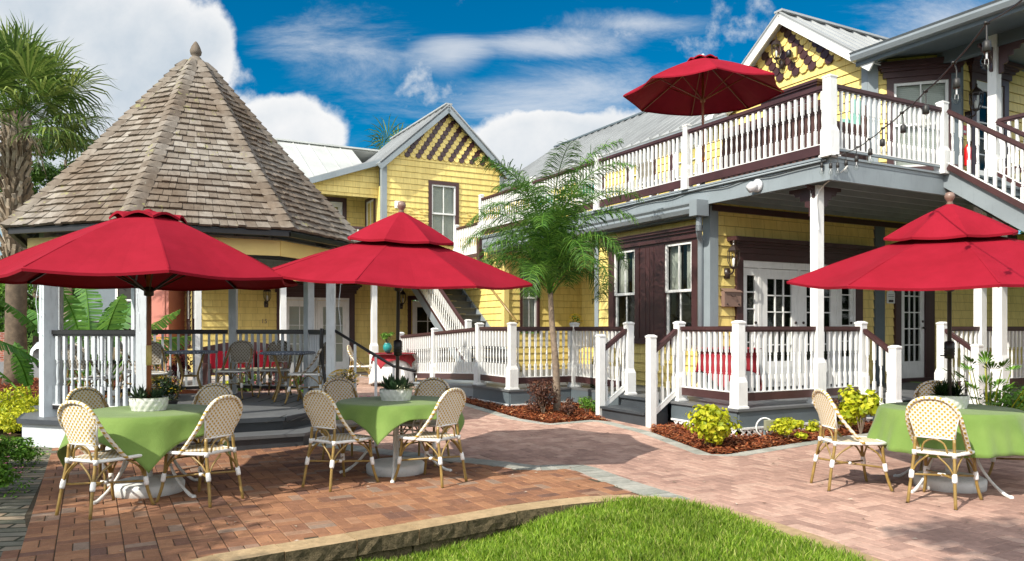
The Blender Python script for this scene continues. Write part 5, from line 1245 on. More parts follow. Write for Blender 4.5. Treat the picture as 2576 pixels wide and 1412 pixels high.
for i in range(420):
    a=rg.uniform(-1.6,.9); rr=rg.uniform(.03,.19); h=rg.uniform(.0,.09)*(1-(rr/.24)**2)+.10; leafstrap(m,(rr*math.cos(a)+.03,rr*math.sin(a),h),.018,rg.uniform(0,6.3),rg.uniform(0,1.3),.006,rg.random(),.3,2)
m.build('sedum',M['cream'],p2)
bowl(*T[2],'white quilted bowl with dark aloes on the right table, round the bronze pole',dict(n=8,k=44,L=(.14,.25),el=(.25,1.45),w=.008,c=.6,m='leaf_dark'),3,'dark spiky aloes in the bowl on the right table')
# ---- tables under red cloths on the porches
def redtable(u,v,z,label,half,seed,white=False,rt=.40,world=None):
    w_=world or HW(u,v)
    t=thing('cafe_table',label+', the table itself','table',(w_.x,w_.y,z)); m=MB(); m.lathe([(0,.70),(rt-.02,.70),(rt-.01,.735),(0,.735)],n=24); m.build('tabletop',M['iron'],t); m=MB(); m.lathe([(.2,0),(.2,.03),(.03,.05),(.03,.70)],n=16); m.build('pedestal',M['iron'],t)
    if white: cloth(w_.x,w_.y,0,'long white under-cloth below the red cloth near the back porch column',rt=rt,drop=.66,folds=12,seed=seed+1,mat='white',top=.742,name='under_cloth',grp=None,z=z,amp=.03)
    c=cloth(w_.x,w_.y,20,'red cloth on '+label,rt=rt+.012,half=half,folds=7,seed=seed,mat='reddk',top=.75,grp=None,z=z,amp=.02); return c
w1=at(1832,890,12.9); redtable(0,0,DZ,'the small table behind the right porch balusters',.80,3,rt=.44,world=Vector((w1.x,w1.y,0)))
w2=Vector(((988-1288)/1946*17.6,17.6,0)); redtable(0,0,gz(0,17.6),'the far table by the back porch column',.52,4,True,world=w2)
for dx,az,l in ((-.72,0,'pale rattan chair left of the far red-clothed table'),(.75,185,'pale rattan chair right of the far red-clothed table, behind the white ramp railing')):
    c=place(ch0,w2.x+dx,w2.y+.1,az,gz(0,17.6),l); c['group']='pale chairs at the far red-clothed table'
# ================================================================ plants
def leafball(m,rg,c,rad,n,size,fold=.25,up=.35,shell=.55,w=.5):
    for _ in range(n):
        while True:
            p=Vector((rg.uniform(-1,1),rg.uniform(-1,1),rg.uniform(-1,1)))
            if 1e-3<p.length<1: break
        q=p.normalized()*(shell+(1-shell)*rg.random()); pos=Vector((c[0]+q.x*rad[0],c[1]+q.y*rad[1],c[2]+q.z*rad[2]))
        nrm=(p.normalized()+Vector((rg.uniform(-.7,.7),rg.uniform(-.7,.7),rg.uniform(-.5,.7)+up))).normalized(); t=nrm.cross(Vector((rg.uniform(-1,1),rg.uniform(-1,1),rg.uniform(-1,1))))
        if t.length<.05: continue
        t.normalize(); b=nrm.cross(t); s=size*rg.uniform(.6,1.3); a=pos-t*s*.5; e=pos+t*s*.5
        m.add([a,pos-b*s*w*.5+nrm*s*fold*.3,e,pos+b*s*w*.5+nrm*s*fold*.3],[(0,1,2),(0,2,3)],rg.random())
def shrub(name,label,x,y,w,h,mat,n=900,leaf=.05,seed=1,clumps=9,group=None,z=None,cat='shrub',flowers=None,depth=None,lw=.5,stems=True):
    rg=random.Random(seed); z=gz(x,y)+.02 if z is None else z; t=thing(name,label,cat,(x,y,z),0,group); m=MB(); dp=depth or w
    for i in range(clumps):
        a=rg.uniform(0,6.28); rr=math.sqrt(rg.random())*.34; cz=rg.uniform(.22,.78)*h; k=1-(cz/h)*.45; r_=rg.uniform(.16,.30)
        c=(rr*w*math.cos(a)*k*1.1,rr*dp*math.sin(a)*k*1.1,cz); leafball(m,rg,c,(w*r_,dp*r_,h*r_*.9),n//clumps,leaf,shell=.45,w=lw)
    m.build('foliage',M[mat],t)
    if stems:
        m=MB()
        for i in range(7):
            a=rg.uniform(0,6.28); m.tube([(0,0,-.03),(.12*w*math.cos(a),.12*w*math.sin(a),.4*h),(.27*w*math.cos(a),.27*w*math.sin(a),.75*h)],[.008,.006,.003],5)
        m.build('stems',M['trunkg'],t)
    if flowers:
        m=MB()
        for i in range(flowers[1]):
            a=rg.uniform(0,6.28); e=rg.uniform(-.1,1.4); c=Vector((w*.5*math.cos(a)*math.cos(e),dp*.5*math.sin(a)*math.cos(e),h*.5+h*.48*math.sin(e))); s=flowers[2]
            for k in range(6):
                b=k*math.pi/3; u=Vector((math.cos(b),math.sin(b),.3*math.sin(b*2))); m.add([c,c+u*s+Vector((0,0,.2*s)),c+Vector((math.cos(b+.9),math.sin(b+.9),0))*s+Vector((0,0,.2*s))],[(0,1,2)],rg.random())
        m.build('flowers',M[flowers[0]],t)
    return t
LG='yellow-green shrubs along the porch'
def gr(px,py): return ray(px,py)
x,y=gr(1787,1130); shrub('coleus_shrub','largest yellow-green shrub, in front of the corner post of the white porch',x,y,.80,.56,'leaf_lime',1500,.07,1,15,LG,lw=.75)
x,y=gr(1980,1112); shrub('coleus_shrub','low yellow-green shrub right of the round flood light at the porch',x,y,.52,.30,'leaf_lime',620,.055,2,8,LG,lw=.7)
x,y=gr(2052,1096); shrub('coleus_shrub','smallest yellow-green shrub against the lattice, behind the left chair of the right table',x,y,.28,.22,'leaf_lime',260,.05,3,5,LG,lw=.7)
x,y=gr(2165,1095); shrub('coleus_shrub','tall yellow-green shrub at the foot of the right porch steps',x,y,.62,.66,'leaf_lime',1000,.085,4,11,LG,lw=.8)
x,y=gr(2110,1088); shrub('burgundy_shrub','dark reddish shrub tucked behind the rattan chair by the right porch steps',x,y,.3,.55,'leaf_burg',500,.045,44,7)
x,y=gr(1368,1050); shrub('burgundy_shrub','round burgundy shrub at the foot of the small palm',x,y+.15,.72,.62,'leaf_burg',2600,.04,5,16)
x,y=gr(1430,1052); shrub('burgundy_shrub','low dark burgundy shrub just right of the palm trunk',x,y,.42,.34,'leaf_burg',900,.04,6,9)
x,y=gr(1478,1048); shrub('green_shrub','bright green shrub left of the grey porch steps',x,y+.1,.46,.34,'leaf_green',1100,.035,7,9)
x,y=gr(1502,1020); shrub('green_shrub','tall narrow dark green shrub with pink blooms beside the porch stair post',x-.02,y,.30,.95,'leaf_dark',1300,.045,8,9,flowers=('pflower',10,.02))
# ---- pots of mums
def mum(x,y,z,w,label,plab,seed,n,fl=('yflower',180,.016)):
    t=thing('flower_pot',plab,'flower pot',(x,y,z)); m=MB(); m.lathe([(w*.22,0),(w*.32,.2),(w*.34,.21),(w*.34,.23),(w*.28,.23)],n=20); m.build('pot',M['black'],t)
    shrub('mum_plant',label,x,y,w,.36,'leaf_dark',n,.03,seed,9,cat='plant',z=z+.18,flowers=fl)
mum(-2.47,11.28,GD,.46,'round yellow-flowered mum on the gazebo deck corner, behind the middle table','black pot of the yellow-flowered mum at the right corner of the gazebo deck',21,1500,('yflower',330,.018))
mum(-4.36,9.72,GD,.46,'dark green mum with few yellow buds by the front gazebo post, behind the left table','black pot of the dark green mum by the front gazebo post',22,1600,('yflower',90,.014))
# ---- palm with feather leaves in the middle bed
def frond(m,rg,base,az,el,L,droop,n,leaf,wl,twist=0,rm=None):
    P=[];p=Vector(base);e=el;K=14
    for i in range(K+1):
        P.append(p.copy()); d=Vector((math.cos(az)*math.cos(e),math.sin(az)*math.cos(e),math.sin(e))); p=p+d*L/K; e-=droop/K*(.15+1.7*i/K)
    rm.tube(P,[.013*(1-.85*i/K)+.002 for i in range(K+1)],5)
    for i in range(n):
        t=.14+.86*i/n; f=t*K; k=min(int(f),K-1); q=P[k].lerp(P[k+1],f-k); d=(P[k+1]-P[k]).normalized(); s=d.cross(Vector((0,0,1)))
        if s.length<.1: s=Vector((-math.sin(az),math.cos(az),0))
        s.normalize(); up=s.cross(d)
        ll=leaf*(math.sin(math.pi*min(.97,.15+.8*t))**.7)*rg.uniform(.8,1.15)
        for sd in (-1,1):
            v=(s*sd*rg.uniform(.7,1)+d*rg.uniform(.35,.8)+up*rg.uniform(-.25,.5)).normalized(); a=q; b_=a+v*ll*.45; v2=(v+Vector((0,0,-rg.uniform(.3,.9)))).normalized(); c_=b_+v2*ll*.35; v3=(v2+Vector((0,0,-rg.uniform(.4,1.0)))).normalized(); e_=c_+v3*ll*.25
            wv=d*wl; r=rg.random(); m.add([a-wv*.5,a+wv*.5,b_+wv,b_-wv,c_+wv*.8,c_-wv*.8,e_],[(0,1,2,3),(3,2,4,5),(5,4,6)],r)
def feather_palm(x,y,z,H,label,seed,nf=16,L=1.55,leaf=.42,wl=.0065,spread=1.0,name='feather_palm',r=.06,lean=(0,0)):
    rg=random.Random(seed); t=thing(name,label,'palm tree',(x,y,z)); m=MB(); tr=[(0,0,-.05),(lean[0]*.3+.01,lean[1]*.3,H*.35),(lean[0]*.7-.01,lean[1]*.7,H*.7),(lean[0],lean[1],H)]
    m.tube(smooth(tr,5),[r*1.25-(r*.55)*i/15 for i in range(16)],10); m.build('trunk',M['trunkg'],t)
    m=MB(); m.tube([(lean[0],lean[1],H-.25),(lean[0],lean[1],H+.15),(lean[0],lean[1],H+.45)],[r*.9,r*.75,r*.3],9); m.build('crownshaft',M['leaf_queen'],t)
    m=MB(); rm=MB()
    for i in range(nf):
        az=i*2.399+rg.uniform(-.3,.3); u_=i/nf; el=1.48-spread*u_; frond(m,rg,(lean[0],lean[1],H+.25-.6*u_),az,el,L*(1.15-.38*u_)*rg.uniform(.9,1.1),1.5+2.0*u_+rg.uniform(-.15,.35),96,leaf,wl,rm=rm)
    m.build('fronds',M['leaf_queen'],t); rm.build('frond_stalks',M['leaf_green'],t); return t
px,py=ray(1402,1040); feather_palm(px,py,gz(px,py),2.25,'slender feathery palm growing from the mulch bed in front of the white railings',3,30,2.15,.45,.0068,.62,'small_palm',.055,(-.12,.0))
# ---- sabal palm on the left
def fan_leaf(m,rg,base,az,el,pl,R_,rm,seg=40,droop=.35,w=.026):
    d=Vector((math.cos(az)*math.cos(el),math.sin(az)*math.cos(el),math.sin(el))); hub=Vector(base)+d*pl; rm.tube([base,Vector(base)+d*pl*.5+Vector((0,0,.02)),hub],[.02,.014,.011],5)
    s=d.cross(Vector((0,0,1))); s.normalize(); up=s.cross(d)
    for i in range(seg):
        a=-2.25+4.5*i/(seg-1)+rg.uniform(-.03,.03); v=(d*math.cos(a)+s*math.sin(a)+up*.18*math.cos(a*1.5)).normalized(); L=R_*rg.uniform(.85,1.08)*(.72+.28*math.cos(a*.5)); wv=v.cross(up).normalized()*w
        p1=hub+v*L*.5; v2=(v+Vector((0,0,-droop*rg.uniform(.4,1.4)))).normalized(); p2=p1+v2*L*.3; v3=(v2+Vector((0,0,-droop*2*rg.uniform(.3,1.5)))).normalized(); p3=p2+v3*L*.25
        m.add([hub,p1-wv,p1+wv,p2-wv*.7,p2+wv*.7,p3],[(0,1,2),(1,3,4,2),(3,5,4)],rg.random())
def sabal(x,y,z,H,label,seed,nl=30,R_=.95,pl=1.1,name='fan_palm',trunk=.24,simple=False):
    rg=random.Random(seed); t=thing(name,label,'palm tree',(x,y,z))
    m=MB(); m.tube([(0,0,-.1),(0.02,0,.3),(.0,0,1.2),(.03,0,H*.5),(.0,0,H-.2),(0,0,H+.3)],[trunk*1.25,trunk*1.05,trunk*.9,trunk*.92,trunk*.95,trunk*.6],18); m.build('trunk',M['barkring'],t)
    if not simple:
        m=MB(); zz=H*.40; i=0
        while zz<H+.05:
            for k in range(7):
                a=k*2*math.pi/7+i*.45+rg.uniform(-.1,.1); c,s=math.cos(a),math.sin(a); r0=trunk*.9; L=rg.uniform(.16,.30); tw=rg.choice((-.6,.6)); b=(r0*c,r0*s,zz+rg.uniform(-.04,.04)); e=(b[0]+c*L*.42-s*tw*L*.6,b[1]+s*L*.42+c*tw*L*.6,b[2]+L)
                m.bar((b[0]*.9,b[1]*.9,b[2]-.05),e,.075*rg.uniform(.8,1.2),.03,up=(c,s,.2),rnd=rg.random())
            zz+=.085; i+=1
        m.build('leaf_boots',M['bark'],t)
    m=MB(); rm=MB()
    for i in range(nl):
        az=i*2.399+rg.uniform(-.2,.2); u=i/nl; el=1.4-1.6*u; fan_leaf(m,rg,(.06*math.cos(az),.06*math.sin(az),H+.15-.3*u),az,el,pl*rg.uniform(.75,1.15),R_*rg.uniform(.9,1.1),rm,40 if not simple else 16,.25+.3*u)
    m.build('fronds',M['leaf_fan'],t); rm.build('frond_stalks',M['leaf_green'],t)
    if not simple:
        m=MB()
        for i in range(60):
            a=rg.uniform(0,6.28); m.tube([(.2*math.cos(a),.2*math.sin(a),H-.1),(.5*math.cos(a),.5*math.sin(a),H-.2-rg.random()*.5),(.62*math.cos(a),.62*math.sin(a),H-.5-rg.random()*.8)],.006,4)
        m.build('dry_stalks',M['bark'],t)
    return t
sabal(-11.55,18.0,gz(0,18),6.05,'tall cabbage palm with a criss-cross bark trunk at the left edge',5,40,1.1,1.25)
sabal(-6.0,38,0,9.7,'distant palm crown just showing above the pale metal roof',9,16,1.1,.9,simple=True)
# ---- banana plants behind the gazebo
def banana(x,y,z,label,seed,n=12,H=1.0,L=1.5,W=.26):
    rg=random.Random(seed); t=thing('banana_plant',label,'plant',(x,y,z)); m=MB(); rm=MB()
    for i in range(n):
        az=i*2.399+rg.uniform(-.4,.4); el=1.45-.95*(i/n); base=Vector((.12*math.cos(az),.12*math.sin(az),0)); p=base.copy(); e=el; pts=[p.copy()]; h=H*rg.uniform(.6,1.1); K=10; LL=L*rg.uniform(.75,1.15)
        p=p+Vector((math.cos(az)*math.cos(el),math.sin(az)*math.cos(el),math.sin(el)))*h; rm.tube([base,p],[.03,.016],6); P=[p.copy()]; e=el
        for k in range(K): d=Vector((math.cos(az)*math.cos(e),math.sin(az)*math.cos(e),math.sin(e))); p=p+d*LL/K; P.append(p.copy()); e-=(.35+.5*rg.random())/K
        rm.tube(P,[.016*(1-k/(K+1))+.003 for k in range(K+1)],5)
        tw=rg.uniform(-.5,.5); s=Vector((-math.sin(az),math.cos(az),tw)).normalized()
        for sd in (-1,1):
            for k in range(K):
                for q in range(3):
                    t0=(k+q/3)/K; t1=(k+(q+1)/3)/K; a=P[k].lerp(P[k+1],q/3); b=P[k].lerp(P[k+1],(q+1)/3-.04*rg.random())
                    w0=W*math.sin(math.pi*min(1,.08+.92*t0))**.6*sd; w1=W*math.sin(math.pi*min(1,.08+.92*t1))**.6*sd; dr=Vector((0,0,-.10-.16*rg.random()*(1 if q else .3))); j=rg.uniform(-.02,.02)
                    m.add([a,b,b+s*w1+dr*abs(w1)*2,a+s*(w0+j)+dr*abs(w0)*2],[(0,1,2,3)],rg.random()*.5+.25*(i%3))
    m.build('leaves',M['leaf_ban'],t); rm.build('stalks',M['leaf_green'],t)
banana(-8.45,15.6,.15,'large banana plant with broad torn leaves behind the gazebo rail',4,15,1.15,1.55,.30)
banana(-9.0,14.6,.12,'lower banana plant at the left side of the gazebo',6,6,.5,.95,.17)
# ---- trees
def tree(x,y,z,H,cr,label,seed,mat='leaf_tree',n=9000,leaf=.13,name='tree',crowns=26,trunk=.16,low=.35,group='background trees',flat=.8):
    rg=random.Random(seed); t=thing(name,label,'tree',(x,y,z),0,group); m=MB(); top=H-cr*.6; m.tube([(0,0,-.2),(.1,0,H*.25),(-.05,.1,H*.5),(0,0,top)],[trunk,trunk*.8,trunk*.6,trunk*.3],9)
    for i in range(8):
        a=i*2.4; r_=cr*.75; z0=H*rg.uniform(low,.6); m.tube([(0,0,z0),(r_*.5*math.cos(a),r_*.5*math.sin(a),z0+r_*.35),(r_*math.cos(a),r_*math.sin(a),z0+r_*.5)],[trunk*.4,trunk*.25,.02],6)
    m.build('trunk',M['trunkg'],t); m=MB(); cz=H-cr*flat
    for i in range(crowns):
        while True:
            p=Vector((rg.uniform(-1,1),rg.uniform(-1,1),rg.uniform(-1,1)))
            if p.length<1: break
        c=(p.x*cr*.78,p.y*cr*.78,cz+p.z*cr*flat*.8); r_=cr*rg.uniform(.2,.36); leafball(m,rg,c,(r_,r_,r_*.75),n//crowns,leaf,shell=.35)
    m.build('crown',M[mat],t); return t
tree(-15.0,26,.3,8.4,2.6,'light green tree showing between the cabbage palm and the gazebo roof',3,n=9000,leaf=.16)
for i,(x,y,H,cr,l) in enumerate([(-18.5,30,5.0,2.6,'dense green tree behind the cabbage palm trunk'),(-21.5,28,5.2,2.6,'dense green tree at the far left edge'),(-15.6,31,4.6,2.3,'dark green tree behind the parked car'),(-13.4,32,4.8,2.2,'dark green tree left of the blue-grey house')]):
    tree(x,y,.3,H,cr,l,30+i,'leaf_green' if i<2 else 'leaf_dark',8000,.17,low=.2,flat=1.0)
# tree beyond the left edge of the view whose crown shades the patio
def shade_tree():
    rg=random.Random(12); t=thing('oak_tree','large spreading oak whose shade falls over the left of the patio','tree',(-9.2,-1.6,0)); m=MB(); m.tube([(0,0,-.2),(.1,.2,2),(.2,.4,3.6)],[.32,.27,.22],10)
    crowns=[(-8.15,1.5,5.0,1.55),(-7.3,1.0,4.8,1.35),(-6.75,.2,4.9,1.3),(-9.0,2.8,5.2,1.3),(-6.2,-.9,4.9,1.3),(-5.0,-.9,5.0,1.0),(-9.2,-.2,5.4,1.8),(-8.0,-1.0,5.5,1.8)]
    for cx,cy,cz,r_ in crowns: m.tube([(.2,.4,3.4),((cx+9.2)*.5,(cy+1.6)*.5,4.2),(cx+9.2,cy+1.6,cz)],[.16,.1,.04],7)
    m.build('trunk',M['trunkg'],t); m=MB()
    for cx,cy,cz,r_ in crowns:
        for k in range(9):
            a=rg.uniform(0,6.28); q=r_*rg.uniform(.2,.75); leafball(m,rg,(cx+9.2+q*math.cos(a),cy+1.6+q*math.sin(a),cz+rg.uniform(-.4,.4)),(r_*.42,r_*.42,r_*.3),260,.15,shell=.2)
    m.build('crown',M['leaf_tree'],t)
    t=thing('oak_tree','smaller oak behind the viewer shading the right of the patio and lawn','tree',(-3.5,-4.6,0)); m=MB(); m.tube([(0,0,-.2),(.1,.2,2),(.2,.4,3.6)],[.26,.2,.16],10)
    crowns=[(-.7,-.2,5.6,1.2),(.5,.6,5.8,1.2),(-1.6,-1.2,5.6,1.2),(1.5,-.3,5.8,1.1),(-1.2,.5,5.9,.8),(2.4,.8,6.0,1.0)]
    for cx,cy,cz,r_ in crowns: m.tube([(.2,.4,3.4),((cx+3.5)*.5,(cy+4.6)*.5,4.6),(cx+3.5,cy+4.6,cz)],[.12,.08,.03],7)
    m.build('trunk',M['trunkg'],t); m=MB()
    for cx,cy,cz,r_ in crowns:
        for k in range(8):
            a=rg.uniform(0,6.28); q=r_*rg.uniform(.1,.8); leafball(m,rg,(cx+3.5+q*math.cos(a),cy+4.6+q*math.sin(a),cz+rg.uniform(-.4,.4)),(r_*.42,r_*.42,r_*.3),150,.15,shell=.2)
    m.build('crown',M['leaf_tree'],t)
shade_tree()
# ---- left bed beside the patio
LB=[(-4.9,2.5)]+[tuple(p) for p in inset(E1,-.5)]+[(-6.1,10.3),(-9,11.8),(-12,11.8),(-12,2.5)]
grid_sheet('garden_bed',LB,'soil',.006)
def groundcover(name,poly,n,mat,label,zh,leaf,seed,cat='ground cover',fl=None):
    rg=random.Random(seed); m=MB(); xs=[p[0] for p in poly]; ys=[p[1] for p in poly]; c=0
    while c<n:
        x=rg.uniform(min(xs),max(xs)); y=rg.uniform(min(ys),max(ys))
        if not inpoly(x,y,poly): continue
        hh=zh*(.55+.45*math.sin(x*3.3+1)*math.sin(y*2.7))*rg.uniform(.4,1)+.02; leafball(m,rg,(x,y,hh),(.05,.05,.03),1,leaf,w=.6); c+=1
    o=m.build(name,M[mat]); o['kind']='stuff'; tag(o,label,cat)
BL='yellow-green bushes along the left side of the gazebo'
for i,(px_,py_,w_,h_) in enumerate([(15,1075,.9,.45),(75,1085,.8,.40),(95,1040,.7,.42),(20,1035,.8,.5),(-40,1060,.9,.5)]):
    x,y=ray(px_,py_+15); shrub('golden_bush',['yellow-green bush at the left edge beside the patio flagstones','low golden bush touching the white base of the gazebo','golden bush just left of the gazebo front post','golden bush at the left edge behind the nearest one','golden bush outside the left edge'][i],x,y,w_,h_,'leaf_lime',1500,.055,50+i,12,BL)
for i,(px_,py_,w_,h_,l) in enumerate([(55,1165,.75,.36,'dark green bush by the flagstones, in front of the golden bushes'),(5,1240,.6,.36,'green bush with pink flowers at the lower left edge'),(-10,1180,.8,.42,'green bush with pink flowers between the golden bushes and the lower left one')]):
    x,y=ray(px_,py_+10); shrub('flower_bush',l,x-.15,y,w_,h_,'leaf_green',1500,.045,60+i,11,'green bushes in the left bed',flowers=('pflower',6+8*i,.02) if i else None)
groundcover('ground_cover',[(-4.6,4.6),ray(60,1255),ray(100,1180),ray(150,1100),ray(60,1100),(-6.0,7.0),(-6.0,4.6)],1800,'leaf_green','low green ground cover between the left bushes and the flagstones',.05,.035,77)
# lawn strip and mulch behind
sl_poly=[ray(-120,1050),ray(112,1030),ray(112,975),ray(-120,990)]
P_=[(-12,11.8),(-6.35,11.0),(-7.2,14.6),(-13,14.6)]; grid_sheet('lawn_strip',P_,'turf',.012); blades('lawn_strip_grass',P_,14000,gz,.06,.12,'grass','narrow strip of lawn left of the gazebo',8,wd=.009)
P2=[(-16,14.6),(-7.2,14.6),(-8.2,19.5),(-17,19.5)]; grid_sheet('dark_mulch_bed',P2,'mulchdk',.014); chips([P2],160,'bed_mulch','mulch','dark wood mulch round the cabbage palm trunk','mulch',seed=6,ln=.12)
grid_sheet('road',[(-45,19.6),(-8.6,19.6),(-8.6,29),(-45,29)],'road',.01)
x,y=ray(95,955); shrub('round_bush','small round green bush on the mulch behind the gazebo front post',-10.1,17.2,.9,.55,'leaf_green',1400,.05,70,11)
# plants at the yellow wall behind the gazebo
for i,(px_,Y,w_,h_,mt,l,fl) in enumerate([(402,16.3,.7,1.15,'leaf_green','green shrub with bright yellow flowers behind the gazebo pole',('yflower',150,.045)),(455,16.6,.6,.95,'leaf_cro','dark maroon spiky-leaved plant by the back porch',None),(620,15.6,.7,.45,'leaf_green','low pink-flowered bed plant behind the gazebo deck',('pflower',70,.03)),(700,15.8,.8,.5,'leaf_cro','red-leaved cordyline behind the right gazebo table',None),(570,15.4,.6,.35,'leaf_lime','low lime plant behind the gazebo deck',None),(760,15.7,.6,.4,'leaf_green','green bed plant with pink blooms near the gazebo corner',('pflower',60,.03)),(915,12.6,.5,.3,'leaf_green','low flowering plant right of the gazebo hand rail',('pflower',50,.02))]):
    X=(px_-1288)/1946*Y; shrub('bed_plant',l,X,Y,w_,h_,mt,1000,.06,80+i,9,'plants in the narrow bed behind the gazebo',cat='plant',flowers=fl)
PB=[(-8.2,15.9),(-3.4,14.4),(-3.1,15.0),(-8.0,17.0)]; grid_sheet('mulch_bed',PB,'mulchbed',.013)
# big-leaved plant on the right
def philodendron(x,y,z):
    rg=random.Random(15); t=thing('philodendron','glossy cut-leaf plant by the right porch, behind the right table','plant',(x,y,z)); m=MB(); rm=MB()
    for i in range(46):
        az=rg.uniform(0,6.28); el=rg.uniform(.25,1.45); L=rg.uniform(.5,1.15); tip=Vector((math.cos(az)*math.cos(el),math.sin(az)*math.cos(el),math.sin(el)))*L; rm.tube([(0,0,0),tip*.6+Vector((0,0,.05)),tip],[.007,.006,.005],5)
        d=(tip.normalized()+Vector((0,0,-.7))).normalized(); s=d.cross(Vector((0,0,1))).normalized()
        for k in range(-4,5):
            a=k*.33; v=(d*math.cos(a)+s*math.sin(a)).normalized(); l=.17*(1-.09*abs(k))*rg.uniform(.85,1.1); wv=v.cross(Vector((0,0,1))).normalized()*.016
            for q in (-.5,0,.5):
                vv=(v+s*q*.35).normalized(); m.add([tip+v*l*.2,tip+v*l*.5+vv*l*.2-wv*.8,tip+v*l*.45+vv*l*.6,tip+v*l*.5+vv*l*.2+wv*.8],[(0,1,2,3)],rg.random())
    m.build('leaves',M['leaf_green'],t); rm.build('stalks',M['leaf_lime'],t)
philodendron(5.75,9.35,.0); shrub('green_shrub','leafy green shrub under the cut-leaf plant at the right edge',6.15,9.35,1.5,.85,'leaf_green',3600,.065,91,18)
# ================================================================ lamps, signs and small things
def on(F,s,y,z):  # world point from a wall frame of the house grid
    p=F@Vector((s,y,z)); q=HW(p.x,p.y,p.z); return q
def faceaz(F): # world rotation so that local -Y points out of the wall
    o=F.col[1].to_3d(); w_=Vector((o.x*HC-o.y*HS,o.x*HS+o.y*HC,0)); return math.atan2(w_.x,-w_.y)
def lamp(F,s,z,label,group='lantern wall lamps',sc_=1.0):
    t=thing('wall_lamp',label,'lamp',on(F,s,0,z),faceaz(F),group); k=sc_
    m=MB(); m.tube([(0,.0,0),(0,-.03*k,0)],[.055*k,.045*k],14); m.lathe([(.045*k,-.07*k),(.05*k,0),(.045*k,.07*k)],(0,-.012,0),12); m.tube(smooth([(0,-.03,0),(0,-.09*k,-.01),(0,-.13*k,.02),(0,-.14*k,.06*k)],4),.011*k,7); m.build('bracket',M['bronze'],t)
    c=(0,-.14*k,.05*k); m=MB(); m.lathe([(.02*k,0),(.045*k,.02*k),(.05*k,.03*k)],c,6,smooth=False); m.lathe([(.085*k,.235*k),(.088*k,.25*k),(.05*k,.30*k),(.018*k,.33*k),(.012*k,.35*k),(.018*k,.365*k),(.004*k,.39*k)],c,6,smooth=False)
    for i in range(6): a=i*math.pi/3; m.tube(smooth([(c[0]+.045*k*math.cos(a),c[1]+.045*k*math.sin(a),c[2]+.03*k),(c[0]+.078*k*math.cos(a),c[1]+.078*k*math.sin(a),c[2]+.11*k),(c[0]+.078*k*math.cos(a),c[1]+.078*k*math.sin(a),c[2]+.17*k),(c[0]+.08*k*math.cos(a),c[1]+.08*k*math.sin(a),c[2]+.24*k)],3),.006*k,5)
    m.build('cage',M['bronze'],t); m=MB(); m.lathe([(.042*k,.032*k),(.066*k,.11*k),(.068*k,.17*k),(.06*k,.235*k)],c,12); m.build('glass',M['bulbglass'],t); m=MB(); m.lathe([(.012*k,.03*k),(.02*k,.06*k),(.022*k,.12*k),(.012*k,.15*k),(0,.155*k)],c,8); m.build('bulb',M['white'],t)
F0=FV(0,0); 
lamp(F0,.36,2.42,'black lantern lamp beside the double glass doors above the mailbox',sc_=1.25)
lamp(FU(2.44),6.62,2.62,'black lantern lamp on the recessed yellow wall above the number 7',sc_=1.2)
lamp(FV(11.2,0),-5.05,2.12,'black lantern lamp above the number 15, left of the far double door',sc_=1.15)
lamp(FV(11.2,0),-1.30,2.12,'black lantern lamp above the number 11, right of the far double door',sc_=1.15)
lamp(FV(-1.78,0),4.22,5.15,'black lantern lamp by the upper right porch door',sc_=1.25)
lamp(F0,3.95,2.42,'dark lantern lamp left of the narrow glass door, half hidden by the right umbrella',sc_=1.1)
lamp(F0,6.2,2.42,'dark lantern lamp right of the narrow glass door under the right umbrella',sc_=1.1)
lamp(FU(2.92),1.10,6.72,'lantern lamp hanging at the peak of the scalloped gable on the right',sc_=1.2)
t=thing('flood_light','small black flood light beside the lantern on the scalloped gable','lamp',on(FU(2.94),.83,0,6.86),faceaz(FU(0))); m=MB(); m.cb((0,-.02,0),(.16,.04,.2)); m.build('mount',M['yellowflat'],t); m=MB(); m.tube([(0,-.04,0),(0,-.10,-.03)],.015,6); m.lathe([(.04,-.08),(.055,-.06),(.055,.03),(.03,.06)],(0,-.14,-.02),10); m.build('head',M['black'],t)
t=thing('mailbox','brown metal mailbox on the yellow wall below the lantern lamp','mailbox',on(F0,.42,0,1.86),faceaz(F0)); m=MB(); m.box((-.19,-.10,0),(.19,0,.26)); m.build('box',M['tan'],t); m=MB(); m.add([(-.2,-.12,.24),(.2,-.12,.24),(.2,-.005,.30),(-.2,-.005,.30),(-.2,-.12,.252),(.2,-.12,.252),(.2,-.005,.312),(-.2,-.005,.312)],[(0,3,2,1),(4,5,6,7),(0,1,5,4),(1,2,6,5),(2,3,7,6),(3,0,4,7)]); l=m.build('lid',M['tan'],t)
m=MB(); m.tube(smooth([(-.05,-.10,.2),(-.03,-.125,.17),(.03,-.125,.17),(.05,-.10,.2)],3),.006,5); m.build('handle',M['bronze'],t); m=MB(); m.tube([(-.13,-.10,.04),(-.13,-.112,.04)],.014,8); m.tube([(.13,-.10,.04),(.13,-.112,.04)],.014,8); m.build('rivets',M['bronze'],t)
t=thing('security_light','silver round motion light on the grey balcony beam','lamp',HW(-.20,-1.25,3.66),faceaz(FU(0)),None); m=MB(); m.tube([(0,0,0),(0,-.03,0),(0,-.05,0)],[.10,.10,.08],18); m.build('mount',M['chrome'],t); m=MB(); m.tube([(0,-.04,.0),(-.02,-.09,-.02),(-.06,-.15,-.06)],[.06,.085,.06],14); m.build('head',M['chrome'],t); m=MB(); m.tube([(-.06,-.152,-.06),(-.064,-.158,-.065)],[.048,.045],12); m.build('lens',M['bulbglass'],t)
